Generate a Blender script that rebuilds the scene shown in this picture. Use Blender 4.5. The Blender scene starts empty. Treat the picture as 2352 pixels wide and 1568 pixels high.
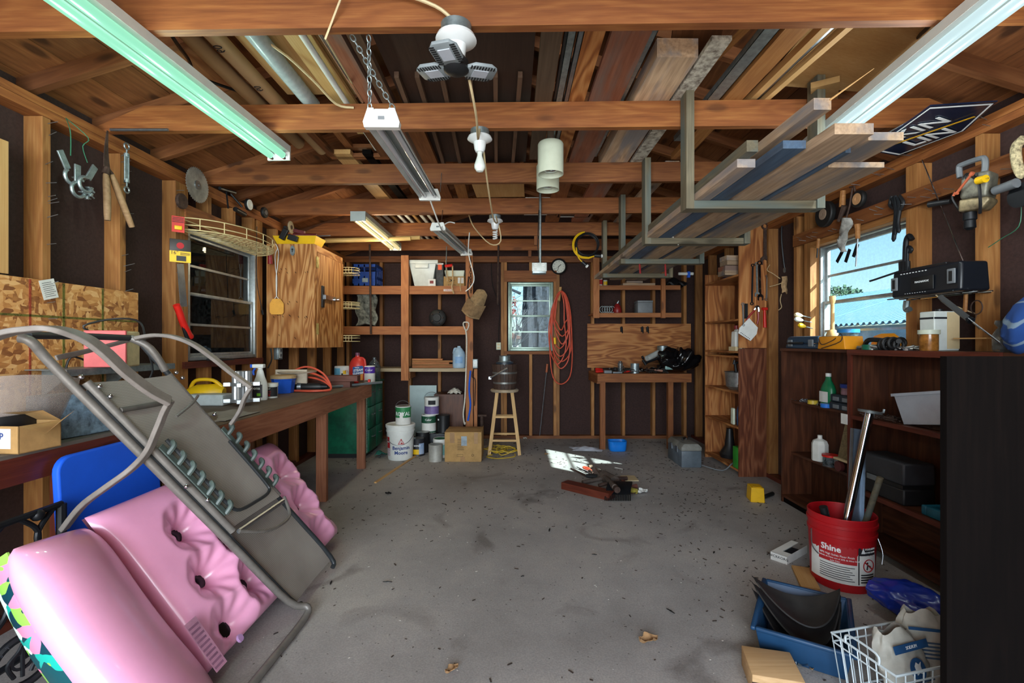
import bpy, math, random
from mathutils import Vector as V, Matrix as Mx, Euler
SC=bpy.context.scene; C=SC.collection; R=random.Random(11)
PI=math.pi; rad=math.radians
F=1090.; CX=1176.; CY=788.; H=1.25
def P(px,py,y): return V(((px-CX)/F*y,y,H-(py-CY)/F*y))
def PZ(px,py,z): return P(px,py,F*(H-z)/(py-CY))
def PX(px,py,x): return P(px,py,F*x/(px-CX))
# ---------- camera, sky, sun, added door fill, exposure
cam=bpy.data.cameras.new('camera'); camo=bpy.data.objects.new('camera',cam); C.objects.link(camo)
cam.sensor_width=36; cam.lens=36*F/2352; cam.shift_y=4/2352; cam.clip_start=.05; cam.clip_end=300
camo.location=(0,0,H); camo.rotation_euler=(PI/2,0,0); SC.camera=camo
SC.view_settings.view_transform='Standard'; SC.view_settings.look='None'; SC.view_settings.gamma=1
SC.view_settings.use_curve_mapping=False; SC.view_settings.exposure=0.0
wd=bpy.data.worlds.new('sky'); SC.world=wd; wd.use_nodes=True; nt=wd.node_tree
sky=nt.nodes.new('ShaderNodeTexSky'); sky.sky_type='NISHITA'; sky.sun_disc=False
sky.sun_elevation=rad(35); sky.sun_rotation=rad(135); sky.dust_density=1.5; sky.ozone_density=1.5
bg=nt.nodes['Background']; bg.inputs[1].default_value=.5
nt.links.new(sky.outputs[0],bg.inputs[0])
def light(name,kind,loc,energy,col,target=None,**k):
    l=bpy.data.lights.new(name,kind); l.energy=energy; l.color=col
    for a,b in k.items(): setattr(l,a,b)
    o=bpy.data.objects.new(name,l); C.objects.link(o); o.location=loc
    if target is not None: o.rotation_euler=(V(target)-V(loc)).to_track_quat('-Z','Y').to_euler()
    return o
light('sun','SUN',(6,-6,7),44,(1,.93,.82),target=(6-1.06,-6+.97,7-1),angle=rad(.6))
light('door_fill','AREA',(-.7,-2.5,1.5),330,(.80,.91,1),target=(-.2,2,1.2),shape='RECTANGLE',size=3.0,size_y=2.1)  # added fill lamp behind the camera, stands in for daylight through the door
# ---------- colour and node helpers
def S(h):
    h=h.lstrip('#'); c=[int(h[i:i+2],16)/255 for i in (0,2,4)]
    return tuple(x/12.92 if x<.04045 else ((x+.055)/1.055)**2.4 for x in c)+(1,)
def newmat(name):
    m=bpy.data.materials.new(name); m.use_nodes=True; n=m.node_tree.nodes; b=n['Principled BSDF']
    return m,m.node_tree,n,b
def nd(nt,t,ins=None,**a):
    x=nt.nodes.new('ShaderNode'+t)
    for k,v in a.items(): setattr(x,k,v)
    for k,v in (ins or {}).items():
        if hasattr(v,'is_output') : nt.links.new(v,x.inputs[k])
        else: x.inputs[k].default_value=v
    return x
def ramp(nt,fac,stops,interp='LINEAR'):
    r=nd(nt,'ValToRGB',{0:fac}); r.color_ramp.interpolation=interp
    e=r.color_ramp.elements
    while len(e)<len(stops): e.new(.5)
    for i,(p,c) in enumerate(stops): e[i].position=p; e[i].color=c
    return r.outputs[0]
def mixc(nt,f,a,b,mode='MIX'):
    x=nd(nt,'Mix',data_type='RGBA',blend_type=mode)
    for i,v in ((0,f),(6,a),(7,b)):
        if hasattr(v,'is_output'): nt.links.new(v,x.inputs[i])
        else: x.inputs[i].default_value=v
    return x.outputs[2]
def coords(nt,scale=(1,1,1),rnd=True):
    tc=nd(nt,'TexCoord'); src=tc.outputs['Object']
    if rnd:
        oi=nd(nt,'ObjectInfo'); ml=nd(nt,'Math',{0:oi.outputs['Random'],1:37.},operation='MULTIPLY')
        cb=nd(nt,'CombineXYZ',{0:ml.outputs[0],1:ml.outputs[0],2:ml.outputs[0]})
        src=nd(nt,'VectorMath',{0:src,1:cb.outputs[0]},operation='ADD').outputs[0]
    return nd(nt,'Mapping',{'Vector':src,'Scale':scale}).outputs[0]
MT={}
def pm(name,col,rough=.5,metal=0,var=.12,sc=9,bump=0,trans=0,emis=0,alpha=1,coat=0,col2=None,ior=1.45,spec=.5):
    """plain procedural material: colour with noise wear"""
    if name in MT: return MT[name]
    m,nt,n,b=newmat(name); c=S(col) if isinstance(col,str) else col
    v=coords(nt); nz=nd(nt,'TexNoise',{'Vector':v,'Scale':sc,'Detail':5,'Roughness':.65})
    c2=S(col2) if col2 else tuple(x*(1-2.2*var) for x in c[:3])+(1,)
    hi=tuple(min(1,x*(1+var)) for x in c[:3])+(1,)
    out=ramp(nt,nz.outputs[0],[(.28,c2),(.62,hi)])
    nt.links.new(out,b.inputs['Base Color'])
    b.inputs['Roughness'].default_value=rough; b.inputs['Metallic'].default_value=metal
    b.inputs['Transmission Weight'].default_value=trans; b.inputs['IOR'].default_value=ior
    b.inputs['Alpha'].default_value=alpha; b.inputs['Coat Weight'].default_value=coat
    b.inputs['Specular IOR Level'].default_value=spec
    if emis: 
        b.inputs['Emission Color'].default_value=c; b.inputs['Emission Strength'].default_value=emis
    if bump:
        bp=nd(nt,'Bump',{'Height':nz.outputs[0],'Strength':bump,'Distance':.01}); nt.links.new(bp.outputs[0],b.inputs['Normal'])
    MT[name]=m; return m
def wood(name,dark,mid,light,rough=.65,fine=1.,ring=1.,knots=.5,hv=.3,spec=.35,gray=None,rw=.085):
    """timber, grain along local X"""
    m,nt,n,b=newmat(name)
    v=coords(nt,(1,1,1))
    lo=nd(nt,'Mapping',{'Vector':v,'Scale':(.7,5*ring,5*ring)}).outputs[0]
    n1=nd(nt,'TexNoise',{'Vector':lo,'Scale':1.6,'Detail':2,'Distortion':.1 if rw<.2 else .7})
    mu=nd(nt,'Math',{0:n1.outputs[0],1:9.*ring},operation='MULTIPLY')
    sn=nd(nt,'Math',{0:nd(nt,'Math',{0:mu.outputs[0],1:6.283},operation='MULTIPLY').outputs[0]},operation='SINE')
    hf=nd(nt,'Mapping',{'Vector':v,'Scale':(2.2,60*fine,60*fine)}).outputs[0]
    n2=nd(nt,'TexNoise',{'Vector':hf,'Scale':1.5,'Detail':5,'Roughness':.7})
    a=nd(nt,'Math',{0:sn.outputs[0],1:rw,2:.5},operation='MULTIPLY_ADD')
    f=nd(nt,'Math',{0:a.outputs[0],1:n2.outputs[0]},operation='ADD')
    f2=nd(nt,'Math',{0:f.outputs[0],1:.5},operation='MULTIPLY')
    col=ramp(nt,f2.outputs[0],[(.28,S(dark)),(.5,S(mid)),(.72,S(light))])
    big=nd(nt,'TexNoise',{'Vector':v,'Scale':1.7,'Detail':4})
    col=mixc(nt,ramp(nt,big.outputs[0],[(.35,(.45,)*3+(1,)),(.65,(0,)*3+(1,))]),col,S(dark),'MIX') if knots>=0 else col
    if gray: col=mixc(nt,ramp(nt,nd(nt,'TexNoise',{'Vector':lo,'Scale':2.4,'Detail':6}).outputs[0],[(.45,(0,)*3+(1,)),(.62,(.8,)*3+(1,))]),col,S(gray))
    if knots>0:
        kv=nd(nt,'Mapping',{'Vector':v,'Scale':(2.2,6,6)}).outputs[0]
        vo=nd(nt,'TexVoronoi',{'Vector':kv,'Scale':1.0})
        k=ramp(nt,vo.outputs['Distance'],[(.0,(1,)*3+(1,)),(.10,(.95,)*3+(1,)),(.17,(0,)*3+(1,))])
        km=nd(nt,'Math',{0:k,1:knots},operation='MULTIPLY')
        dk=tuple(x*.32 for x in S(dark)[:3])+(1,)
        col=mixc(nt,km.outputs[0],col,dk)
    oi=nd(nt,'ObjectInfo'); val=nd(nt,'MapRange',{0:oi.outputs['Random'],3:1-hv,4:1+hv*.55})
    hs=nd(nt,'HueSaturation',{'Value':val.outputs[0],'Color':col})
    nt.links.new(hs.outputs[0],b.inputs['Base Color'])
    b.inputs['Roughness'].default_value=rough; b.inputs['Specular IOR Level'].default_value=spec
    bp=nd(nt,'Bump',{'Height':f2.outputs[0],'Strength':.25,'Distance':.004}); nt.links.new(bp.outputs[0],b.inputs['Normal'])
    MT[name]=m; return m
# ---------- mesh builder
class M:
    def __init__(s): s.v=[];s.f=[];s.mi=[];s.x=Mx.Identity(4);s.k=0
    def at(s,m=None): s.x=m if m is not None else Mx.Identity(4); return s
    def mat(s,k): s.k=k; return s
    def add(s,vs,fs):
        b=len(s.v); s.v+= [s.x@V(p) for p in vs]; s.f+=[tuple(b+i for i in q) for q in fs]; s.mi+=[s.k]*len(fs); return s
    def bx(s,x0,x1,y0,y1,z0,z1,tx=0,ty=0):
        vs=[(x0,y0,z0),(x1,y0,z0),(x1,y1,z0),(x0,y1,z0),(x0+tx,y0+ty,z1),(x1-tx,y0+ty,z1),(x1-tx,y1-ty,z1),(x0+tx,y1-ty,z1)]
        return s.add(vs,[(3,2,1,0),(4,5,6,7),(0,1,5,4),(1,2,6,5),(2,3,7,6),(3,0,4,7)])
    def box(s,c,d,rot=None):
        o=s.x; s.x=o@Mx.Translation(V(c))@(Euler(rot).to_matrix().to_4x4() if rot else Mx.Identity(4))
        a,b,e=[q/2 for q in d]; s.bx(-a,a,-b,b,-e,e); s.x=o; return s
    def tube(s,pts,r,n=8,closed=False,caps=True):
        pts=[V(p) for p in pts]; N=len(pts); vs=[];fs=[]
        rs=r if isinstance(r,(list,tuple)) else [r]*N
        t0=None
        for i in range(N):
            a=pts[i-1] if (i>0 or closed) else pts[i]; c=pts[(i+1)%N] if (i<N-1 or closed) else pts[i]
            t=(c-a); t=t.normalized() if t.length>1e-9 else V((0,0,1))
            if t0 is None:
                u=t.cross(V((0,0,1)) if abs(t.z)<.9 else V((1,0,0))).normalized()
            else:
                q=t0.rotation_difference(t); u=(q@u); u=(u-t*u.dot(t)).normalized()
            w=t.cross(u); t0=t
            vs+=[pts[i]+(u*math.cos(2*PI*j/n)+w*math.sin(2*PI*j/n))*rs[i] for j in range(n)]
        for i in range(N if closed else N-1):
            for j in range(n):
                fs.append((i*n+j,i*n+(j+1)%n,((i+1)%N)*n+(j+1)%n,((i+1)%N)*n+j))
        if caps and not closed: fs+=[tuple(range(n-1,-1,-1)),tuple((N-1)*n+j for j in range(n))]
        return s.add(vs,fs)
    def lathe(s,prof,n=24,c=(0,0,0)):
        c=V(c); vs=[];fs=[]; N=len(prof)
        for r,z in prof: vs+=[c+V((r*math.cos(2*PI*j/n),r*math.sin(2*PI*j/n),z)) for j in range(n)]
        for i in range(N-1):
            for j in range(n): fs.append((i*n+j,i*n+(j+1)%n,(i+1)*n+(j+1)%n,(i+1)*n+j))
        if prof[0][0]>1e-6: fs.append(tuple(range(n-1,-1,-1)))
        if prof[-1][0]>1e-6: fs.append(tuple((N-1)*n+j for j in range(n)))
        return s.add(vs,fs)
    def ring(s,prof,n=24,c=(0,0,0)):   # closed-profile lathe
        c=V(c); vs=[];fs=[];N=len(prof)
        for r,z in prof: vs+=[c+V((r*math.cos(2*PI*j/n),r*math.sin(2*PI*j/n),z)) for j in range(n)]
        for i in range(N):
            for j in range(n): fs.append((i*n+j,i*n+(j+1)%n,((i+1)%N)*n+(j+1)%n,((i+1)%N)*n+j))
        return s.add(vs,fs)
    def prism(s,pts,d,z0=0):
        n=len(pts); vs=[(x,y,z0) for x,y in pts]+[(x,y,z0+d) for x,y in pts]
        return s.add(vs,[tuple(range(n-1,-1,-1)),tuple(range(n,2*n))]+[(i,(i+1)%n,n+(i+1)%n,n+i) for i in range(n)])
    def grid(s,fn,nu,nv,cu=False,cv=False):
        vs=[fn(i/(nu if cu else nu-1),j/(nv if cv else nv-1)) for i in range(nu) for j in range(nv)]; fs=[]
        for i in range(nu if cu else nu-1):
            for j in range(nv if cv else nv-1):
                a=i*nv+j;b=i*nv+(j+1)%nv;c=((i+1)%nu)*nv+(j+1)%nv;d=((i+1)%nu)*nv+j; fs.append((a,d,c,b))
        return s.add(vs,fs)
    def slab(s,fn,nu,nv,t):           # thick sheet: two grids and a rim
        g=[[V(fn(i/(nu-1),j/(nv-1))) for j in range(nv)] for i in range(nu)]
        def nrm(i,j):
            a=g[min(i+1,nu-1)][j]-g[max(i-1,0)][j]; b=g[i][min(j+1,nv-1)]-g[i][max(j-1,0)]; q=a.cross(b)
            return q.normalized() if q.length>1e-12 else V((0,0,1))
        vs=[g[i][j]+nrm(i,j)*t/2 for i in range(nu) for j in range(nv)]+[g[i][j]-nrm(i,j)*t/2 for i in range(nu) for j in range(nv)]
        K=nu*nv; fs=[]
        for i in range(nu-1):
            for j in range(nv-1):
                a,b,c,d=i*nv+j,i*nv+j+1,(i+1)*nv+j+1,(i+1)*nv+j; fs+= [(a,d,c,b),(K+a,K+b,K+c,K+d)]
        rim=[(i,0) for i in range(nu)]+[(nu-1,j) for j in range(1,nv)]+[(i,nv-1) for i in range(nu-2,-1,-1)]+[(0,j) for j in range(nv-2,0,-1)]
        for q in range(len(rim)):
            a=rim[q];b=rim[(q+1)%len(rim)]; a=a[0]*nv+a[1]; b=b[0]*nv+b[1]; fs.append((a,K+a,K+b,b))
        return s.add(vs,fs)
    def ball(s,c,r,n=12,sz=(1,1,1)):
        c=V(c); k=max(4,n//2)
        return s.lathe_like(c,r,n,k,sz)
    def lathe_like(s,c,r,n,k,sz):
        vs=[];fs=[]
        for i in range(k+1):
            t=PI*i/k; rr=max(math.sin(t),1e-4)
            vs+=[c+V((r*rr*math.cos(2*PI*j/n)*sz[0],r*rr*math.sin(2*PI*j/n)*sz[1],-r*math.cos(t)*sz[2])) for j in range(n)]
        for i in range(k):
            for j in range(n): fs.append((i*n+j,i*n+(j+1)%n,(i+1)*n+(j+1)%n,(i+1)*n+j))
        return s.add(vs,fs)
    def mesh(s,name,smooth=38):
        me=bpy.data.meshes.new(name); me.from_pydata([tuple(p) for p in s.v],[],s.f); me.update()
        for i,p in enumerate(me.polygons): p.use_smooth=bool(smooth); p.material_index=s.mi[i]
        if smooth: me.set_sharp_from_angle(angle=rad(smooth))
        return me
WM={}
def wm(o): return WM.get(o.name,Mx.Identity(4)) if o else Mx.Identity(4)
def tag(o,label=None,cat=None,group=None,kind=None):
    for k,v in (('label',label),('category',cat),('group',group),('kind',kind)):
        if v: o[k]=v
    return o
def thing(name,label,cat,loc=(0,0,0),rot=(0,0,0),group=None,kind=None):
    o=bpy.data.objects.new(name,None); C.objects.link(o); o.empty_display_size=.05
    o.location=loc; o.rotation_euler=rot; WM[o.name]=Mx.Translation(V(loc))@Euler(rot).to_matrix().to_4x4()
    return tag(o,label,cat,group,kind)
def put(name,me,mat,par,mw,kind=None,label=None):
    o=bpy.data.objects.new(name,me); C.objects.link(o)
    if mat is not None and not me.materials:
        for q in (mat if isinstance(mat,(list,tuple)) else [mat]): me.materials.append(q)
    o.parent=par; o.matrix_basis=(wm(par).inverted()@mw) if par else mw; WM[o.name]=mw
    return tag(o,label,None,None,kind)
def obj(name,m,mat,par=None,smooth=38,bev=0,seg=2,loc=False,label=None,cat=None,group=None,kind=None,sub=0):
    """mesh in world coordinates (loc=True: in its parent's own coordinates); origin at its base centre"""
    me=m.mesh(name,smooth) if isinstance(m,M) else m
    if loc and par: me.transform(wm(par))
    if len(me.vertices):
        xs=[v.co for v in me.vertices]; c=V(((min(p.x for p in xs)+max(p.x for p in xs))/2,(min(p.y for p in xs)+max(p.y for p in xs))/2,min(p.z for p in xs)))
    else: c=V((0,0,0))
    me.transform(Mx.Translation(-c))
    o=put(name,me,mat,par,Mx.Translation(c),kind)
    if bev: 
        b=o.modifiers.new('b','BEVEL'); b.width=bev; b.segments=seg; b.limit_method='ANGLE'; b.angle_limit=rad(40); b.harden_normals=False
        for p in me.polygons: p.use_smooth=True
    if sub: 
        b=o.modifiers.new('s','SUBSURF'); b.levels=sub; b.render_levels=sub
    return tag(o,label,cat,group,kind)
_bc={}
def frame(p0,p1,up=(0,0,1)):
    p0=V(p0);p1=V(p1); x=(p1-p0).normalized(); z=V(up); z=(z-x*z.dot(x))
    z=z.normalized() if z.length>1e-6 else V((0,1,0)); y=z.cross(x)
    return Mx(((x.x,y.x,z.x,(p0.x+p1.x)/2),(x.y,y.y,z.y,(p0.y+p1.y)/2),(x.z,y.z,z.z,(p0.z+p1.z)/2),(0,0,0,1)))
def board(name,p0,p1,w,t,mat,par=None,up=(0,0,1),label=None,cat=None,group=None,kind=None,rag=0):
    """timber from p0 to p1 (axis through its middle), width w, thickness t along up; grain on local X"""
    L=(V(p1)-V(p0)).length; key=(round(L,4),round(w,4),round(t,4),mat.name if mat else '')
    me=_bc.get(key) if not rag else None
    if me is None:
        m=M(); m.bx(-L/2,L/2,-w/2,w/2,-t/2,t/2); me=m.mesh(name,0); _bc[key]=me
        if rag:
            for q in me.vertices: q.co.x+=R.uniform(-rag,rag)
    o=put(name,me,mat,par,frame(p0,p1,up),kind); return tag(o,label,cat,group,kind)
def bbox(name,x0,x1,y0,y1,z0,z1,mat,par=None,axis=None,**k):
    """axis-aligned timber or sheet, grain along its longest side unless axis is given"""
    d=(x1-x0,y1-y0,z1-z0); c=((x0+x1)/2,(y0+y1)/2,(z0+z1)/2)
    a=axis if axis is not None else max(range(3),key=lambda i:d[i]); o=[i for i in range(3) if i!=a]
    up=min(o,key=lambda i:d[i]); wd_=[i for i in o if i!=up][0]
    p0=list(c);p1=list(c);p0[a]-=d[a]/2;p1[a]+=d[a]/2; u=[0,0,0];u[up]=1
    return board(name,p0,p1,d[wd_],d[up],mat,par,up=u,**k)
def dup(root,loc,rot=None,label=None,group=None):
    def cp(o,par):
        n=o.copy(); C.objects.link(n); n.parent=par
        for ch in list(o.children): cp(ch,n)
        return n
    r=cp(root,None); r.location=loc
    if rot is not None: r.rotation_euler=rot
    WM[r.name]=Mx.Translation(V(loc))@Euler(r.rotation_euler).to_matrix().to_4x4()
    if label: r['label']=label
    if group: r['group']=group
    return r
def text(s,size,mat,par,m,name='lettering',align='CENTER',bend=None,ext=.0006,off=0,shear=0,sx=1):
    cu=bpy.data.curves.new('t','FONT'); cu.body=s; cu.size=size; cu.align_x=align; cu.align_y='CENTER'; cu.extrude=ext; cu.offset=off; cu.shear=shear; cu.resolution_u=2
    t=bpy.data.objects.new('t',cu); C.objects.link(t); bpy.context.view_layer.update()
    me=bpy.data.meshes.new_from_object(t.evaluated_get(bpy.context.evaluated_depsgraph_get())); me.materials.clear()
    bpy.data.objects.remove(t); bpy.data.curves.remove(cu)
    for q in me.vertices:
        x,y,z=q.co; x*=sx
        if bend: a=x/bend; x,y,z=math.sin(a)*(bend+z),y,(bend+z)*math.cos(a)-bend
        q.co=(x,y,z)
    return put(name,me,mat,par,m)
def face_m(c,right,up):
    """matrix that puts local XY on a face: X along right, Y along up, Z outward"""
    x=V(right).normalized(); y=V(up); y=(y-x*y.dot(x)).normalized(); z=x.cross(y); c=V(c)
    return Mx(((x.x,y.x,z.x,c.x),(x.y,y.y,z.y,c.y),(x.z,y.z,z.z,c.z),(0,0,0,1)))
def plate(name,c,right,up,w,h,t,mat,par,r=0,**k):
    m=M().at(face_m(c,right,up))
    if r:
        pts=[]
        for qx,qy,a0 in ((1,1,0),(-1,1,90),(-1,-1,180),(1,-1,270)):
            for i in range(5):
                a=rad(a0+i*22.5); pts.append((qx*(w/2-r)+r*math.cos(a),qy*(h/2-r)+r*math.sin(a)))
        m.prism(pts,t)
    else: m.bx(-w/2,w/2,-h/2,h/2,0,t)
    return obj(name,m,mat,par,smooth=30,**k)
def patch(name,c,r,a0,a1,z0,z1,mat,par,t=.0008,n=12,**k):
    """curved label on an upright cylinder centred at c, angles in degrees from -Y (towards the viewer), + to +X"""
    c=V(c); m=M()
    def fn(u,v):
        a=rad(a0+(a1-a0)*u); return c+V((math.sin(a)*(r+t/2),-math.cos(a)*(r+t/2),z0+(z1-z0)*v))
    m.slab(fn,n,2,t); return obj(name,m,mat,par,**k)
def cyl_m(c,r,az,z):
    """face matrix on a cylinder wall, az degrees from -Y"""
    a=rad(az); o=V((math.sin(a),-math.cos(a),0)); return face_m(V(c)+o*r+V((0,0,z)),(math.cos(a),math.sin(a),0),(0,0,1))
def smooth_path(pts,k=4,closed=False):
    pts=[V(p) for p in pts]; n=len(pts); out=[]
    for i in range(n if closed else n-1):
        p0=pts[i-1] if (i>0 or closed) else pts[i]; p1=pts[i]; p2=pts[(i+1)%n]; p3=pts[(i+2)%n] if (i<n-2 or closed) else p2
        for j in range(k):
            t=j/k; out.append(.5*((2*p1)+(p2-p0)*t+(2*p0-5*p1+4*p2-p3)*t*t+(3*p1-p0-3*p2+p3)*t**3))
    if not closed: out.append(pts[-1])
    return out
# ---------- shared materials
w_lum=wood('lumber','#5e3016','#8c5328','#b0773f',hv=.28,knots=.55)
w_stud=wood('stud_wood','#714523','#9f6b38','#c09058',hv=.22,knots=.7)
w_roof=wood('roof_wood','#5a341c','#84502c','#a26d42',hv=.3,knots=.8,fine=.7)
w_tan=wood('tan_ply','#a87c48','#c39a63','#d6b380',hv=.12,knots=.1,fine=1.4,ring=.5)
w_ply=wood('fir_ply','#7b4520','#a96a36','#c48a52',hv=.12,knots=.3,ring=.8,fine=.8,rw=.34)
w_plyd=wood('dark_ply','#34190e','#5b3522','#734830',hv=.15,knots=.35,ring=.9,fine=.8,rough=.45)
w_blk=wood('black_ply','#060404','#0c0807','#140d0b',hv=.05,knots=.2,ring=.9,rough=.8,spec=.08)
w_wea=wood('weathered','#7a624c','#b99c7e','#dcc0a0',hv=.35,knots=.7,gray='#6f7177')
w_rack=wood('rack_wood','#494436','#6f6753','#8d8268',hv=.2,knots=.6,gray='#56625f')
w_bench=wood('bench_wood','#6a3d27','#a0684a','#bd8867',hv=.12,knots=.8)
w_red=wood('red_wood','#3f1a12','#5e2a1c','#7a3c28',hv=.15,knots=.6,rough=.4)
w_cedar=wood('cedar','#6f3f2c','#955c43','#ac7459',hv=.2,knots=.4,gray='#7a6a62')
m_sheath=pm('fibreboard','#36231f',rough=.9,var=.16,sc=60,bump=.15)
m_steel=pm('steel','#8f9499',rough=.35,metal=.9,var=.1,sc=20)
m_chrome=pm('chrome','#c9cdd2',rough=.15,metal=1,var=.03)
m_galv=pm('galvanised','#8f9a9c',rough=.45,metal=.8,var=.15,sc=30)
m_rust=pm('rusty_steel','#4a3830',rough=.75,metal=.4,var=.25,sc=22,bump=.2,col2='#2a1d18')
m_iron=pm('black_iron','#15181c',rough=.45,metal=.3,var=.2,sc=14)
m_black=pm('black_plastic','#17181a',rough=.45,var=.1)
m_rub=pm('black_rubber','#141414',rough=.6,var=.2,sc=20)
m_white=pm('white_plastic','#d9dbd6',rough=.45,var=.05)
m_wenam=pm('white_enamel','#c9cfca',rough=.35,var=.06)
m_gray=pm('grey_plastic','#6d7276',rough=.5,var=.1)
m_paper=pm('paper','#d4d4cf',rough=.8,var=.06)
m_card=pm('cardboard','#a3804f',rough=.85,var=.1,sc=12)
m_rope=pm('white_rope','#c8c4b8',rough=.8,var=.1,sc=60)
m_romex=pm('cream_cable','#c8b48c',rough=.5,var=.06)
m_red=pm('red_plastic','#c32018',rough=.4,var=.08)
m_yel=pm('yellow_plastic','#e0b413',rough=.4,var=.06)
m_blue=pm('blue_plastic','#1a57c9',rough=.45,var=.06)
m_orange=pm('orange_rubber','#c9523a',rough=.5,var=.08)
m_twine=pm('twine','#b39a73',rough=.9,var=.15,sc=80)
m_ink=pm('dark_ink','#1c1d22',rough=.7,var=0)
m_inkw=pm('white_ink','#dfe2e2',rough=.7,var=0)
m_inkr=pm('red_ink','#a51c22',rough=.7,var=0)
m_inkb=pm('blue_ink','#28407e',rough=.7,var=0)
def glassmat(name,tint,rough=.02,amount=.5,dirt=.06,spec=.03):
    """thin tinted pane: see-through share, mirror share, dust"""
    m,nt,n,b=newmat(name); v=coords(nt)
    tr=nd(nt,'BsdfTransparent',{'Color':S(tint)}); gl=nd(nt,'BsdfGlossy',{'Color':(1,1,1,1),'Roughness':rough})
    lw=nd(nt,'LayerWeight',{0:.5}); pw=nd(nt,'Math',{0:lw.outputs['Facing'],1:5.},operation='POWER'); fr=nd(nt,'Math',{0:pw.outputs[0],1:.9,2:spec},operation='MULTIPLY_ADD'); mx=nd(nt,'MixShader',{0:fr.outputs[0],1:tr.outputs[0],2:gl.outputs[0]})
    df=nd(nt,'BsdfDiffuse',{'Color':S('#9aa3a8')}); nz=nd(nt,'TexNoise',{'Vector':v,'Scale':55.,'Detail':6})
    f=nd(nt,'MapRange',{0:nz.outputs[0],1:.35,2:.8,3:0.,4:dirt*2})
    m2=nd(nt,'MixShader',{0:f.outputs[0],1:mx.outputs[0],2:df.outputs[0]})
    nt.links.new(m2.outputs[0],n['Material Output'].inputs[0]); MT[name]=m; return m
g_pane=glassmat('window_glass','#cfdde2',dirt=.05,spec=.004)
g_clear=glassmat('clear_plastic','#dfe6e8',rough=.12,dirt=.12)
g_frost=pm('frosted_plastic','#c6ccd6',rough=.35,var=.05,alpha=.55)
# concrete slab
m,nt,n,b=newmat('concrete'); v=coords(nt,rnd=False)
big=nd(nt,'TexNoise',{'Vector':v,'Scale':.9,'Detail':8,'Roughness':.62})
c=ramp(nt,big.outputs[0],[(.32,S('#888583')),(.5,S('#a19e9c')),(.68,S('#b5b0aa'))])
st=nd(nt,'TexNoise',{'Vector':v,'Scale':2.6,'Detail':7,'Distortion':.8})
c=mixc(nt,ramp(nt,st.outputs[0],[(.60,(0,0,0,1)),(.72,(.55,)*3+(1,))]),c,S('#5c5450'))
fine=nd(nt,'TexNoise',{'Vector':v,'Scale':140.,'Detail':4})
c=mixc(nt,.35,c,ramp(nt,fine.outputs[0],[(.3,S('#5d5855')),(.7,S('#bdb8b1'))]),'OVERLAY')
sp=nd(nt,'TexVoronoi',{'Vector':v,'Scale':26.})
c=mixc(nt,ramp(nt,sp.outputs['Distance'],[(.06,(.8,)*3+(1,)),(.1,(0,0,0,1))]),c,S('#4a4542'))
# oil stains of their own shape
for sx,sy,sr,col in ((.18,2.05,.17,'#4e4a49'),(.42,1.92,.12,'#45423f'),(.05,1.95,.2,'#55504e'),(.55,1.8,.10,'#45423f')):
    d=nd(nt,'VectorMath',{0:nd(nt,'Mapping',{'Vector':v,'Location':(-sx,-sy,0)}).outputs[0]},operation='LENGTH')
    e=nd(nt,'Math',{0:nd(nt,'TexNoise',{'Vector':v,'Scale':9.,'Detail':5}).outputs[0],1:-.30,2:.15},operation='MULTIPLY_ADD')
    e2=nd(nt,'Math',{0:d.outputs['Value'],1:e.outputs[0]},operation='ADD')
    c=mixc(nt,ramp(nt,e2.outputs[0],[(sr*.55,(.6,)*3+(1,)),(sr,(0,0,0,1))]),c,S(col))
nt.links.new(c,b.inputs['Base Color']); b.inputs['Roughness'].default_value=.62
bp=nd(nt,'Bump',{'Height':fine.outputs[0],'Strength':.12,'Distance':.004}); nt.links.new(bp.outputs[0],b.inputs['Normal']); m_conc=m
# oriented strand board
m,nt,n,b=newmat('strand_board'); v=coords(nt)
w1=nd(nt,'TexNoise',{'Vector':v,'Scale':3.,'Detail':2}); vv=mixc(nt,.10,v,w1.outputs['Color'],'ADD')
a1=nd(nt,'TexVoronoi',{'Vector':nd(nt,'Mapping',{'Vector':vv,'Scale':(24,55,55),'Rotation':(0,0,.6)}).outputs[0],'Scale':1.})
a2=nd(nt,'TexVoronoi',{'Vector':nd(nt,'Mapping',{'Vector':vv,'Scale':(60,22,55),'Rotation':(0,0,.25)}).outputs[0],'Scale':1.})
g=nd(nt,'SeparateColor',{0:a1.outputs['Color']}); g2=nd(nt,'SeparateColor',{0:a2.outputs['Color']})
pk=nd(nt,'Math',{0:g.outputs[1],1:.5},operation='GREATER_THAN')
fl=mixc(nt,pk.outputs[0],g.outputs[0],g2.outputs[0])
grn=nd(nt,'TexNoise',{'Vector':nd(nt,'Mapping',{'Vector':vv,'Scale':(30,90,90)}).outputs[0],'Scale':1.,'Detail':4})
fl=mixc(nt,.35,fl,grn.outputs[0])
nt.links.new(ramp(nt,fl,[(.2,S('#7d4a23')),(.42,S('#b0773f')),(.6,S('#c48d50')),(.85,S('#d9ab72'))]),b.inputs['Base Color'])
b.inputs['Roughness'].default_value=.7; m_osb=m
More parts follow.
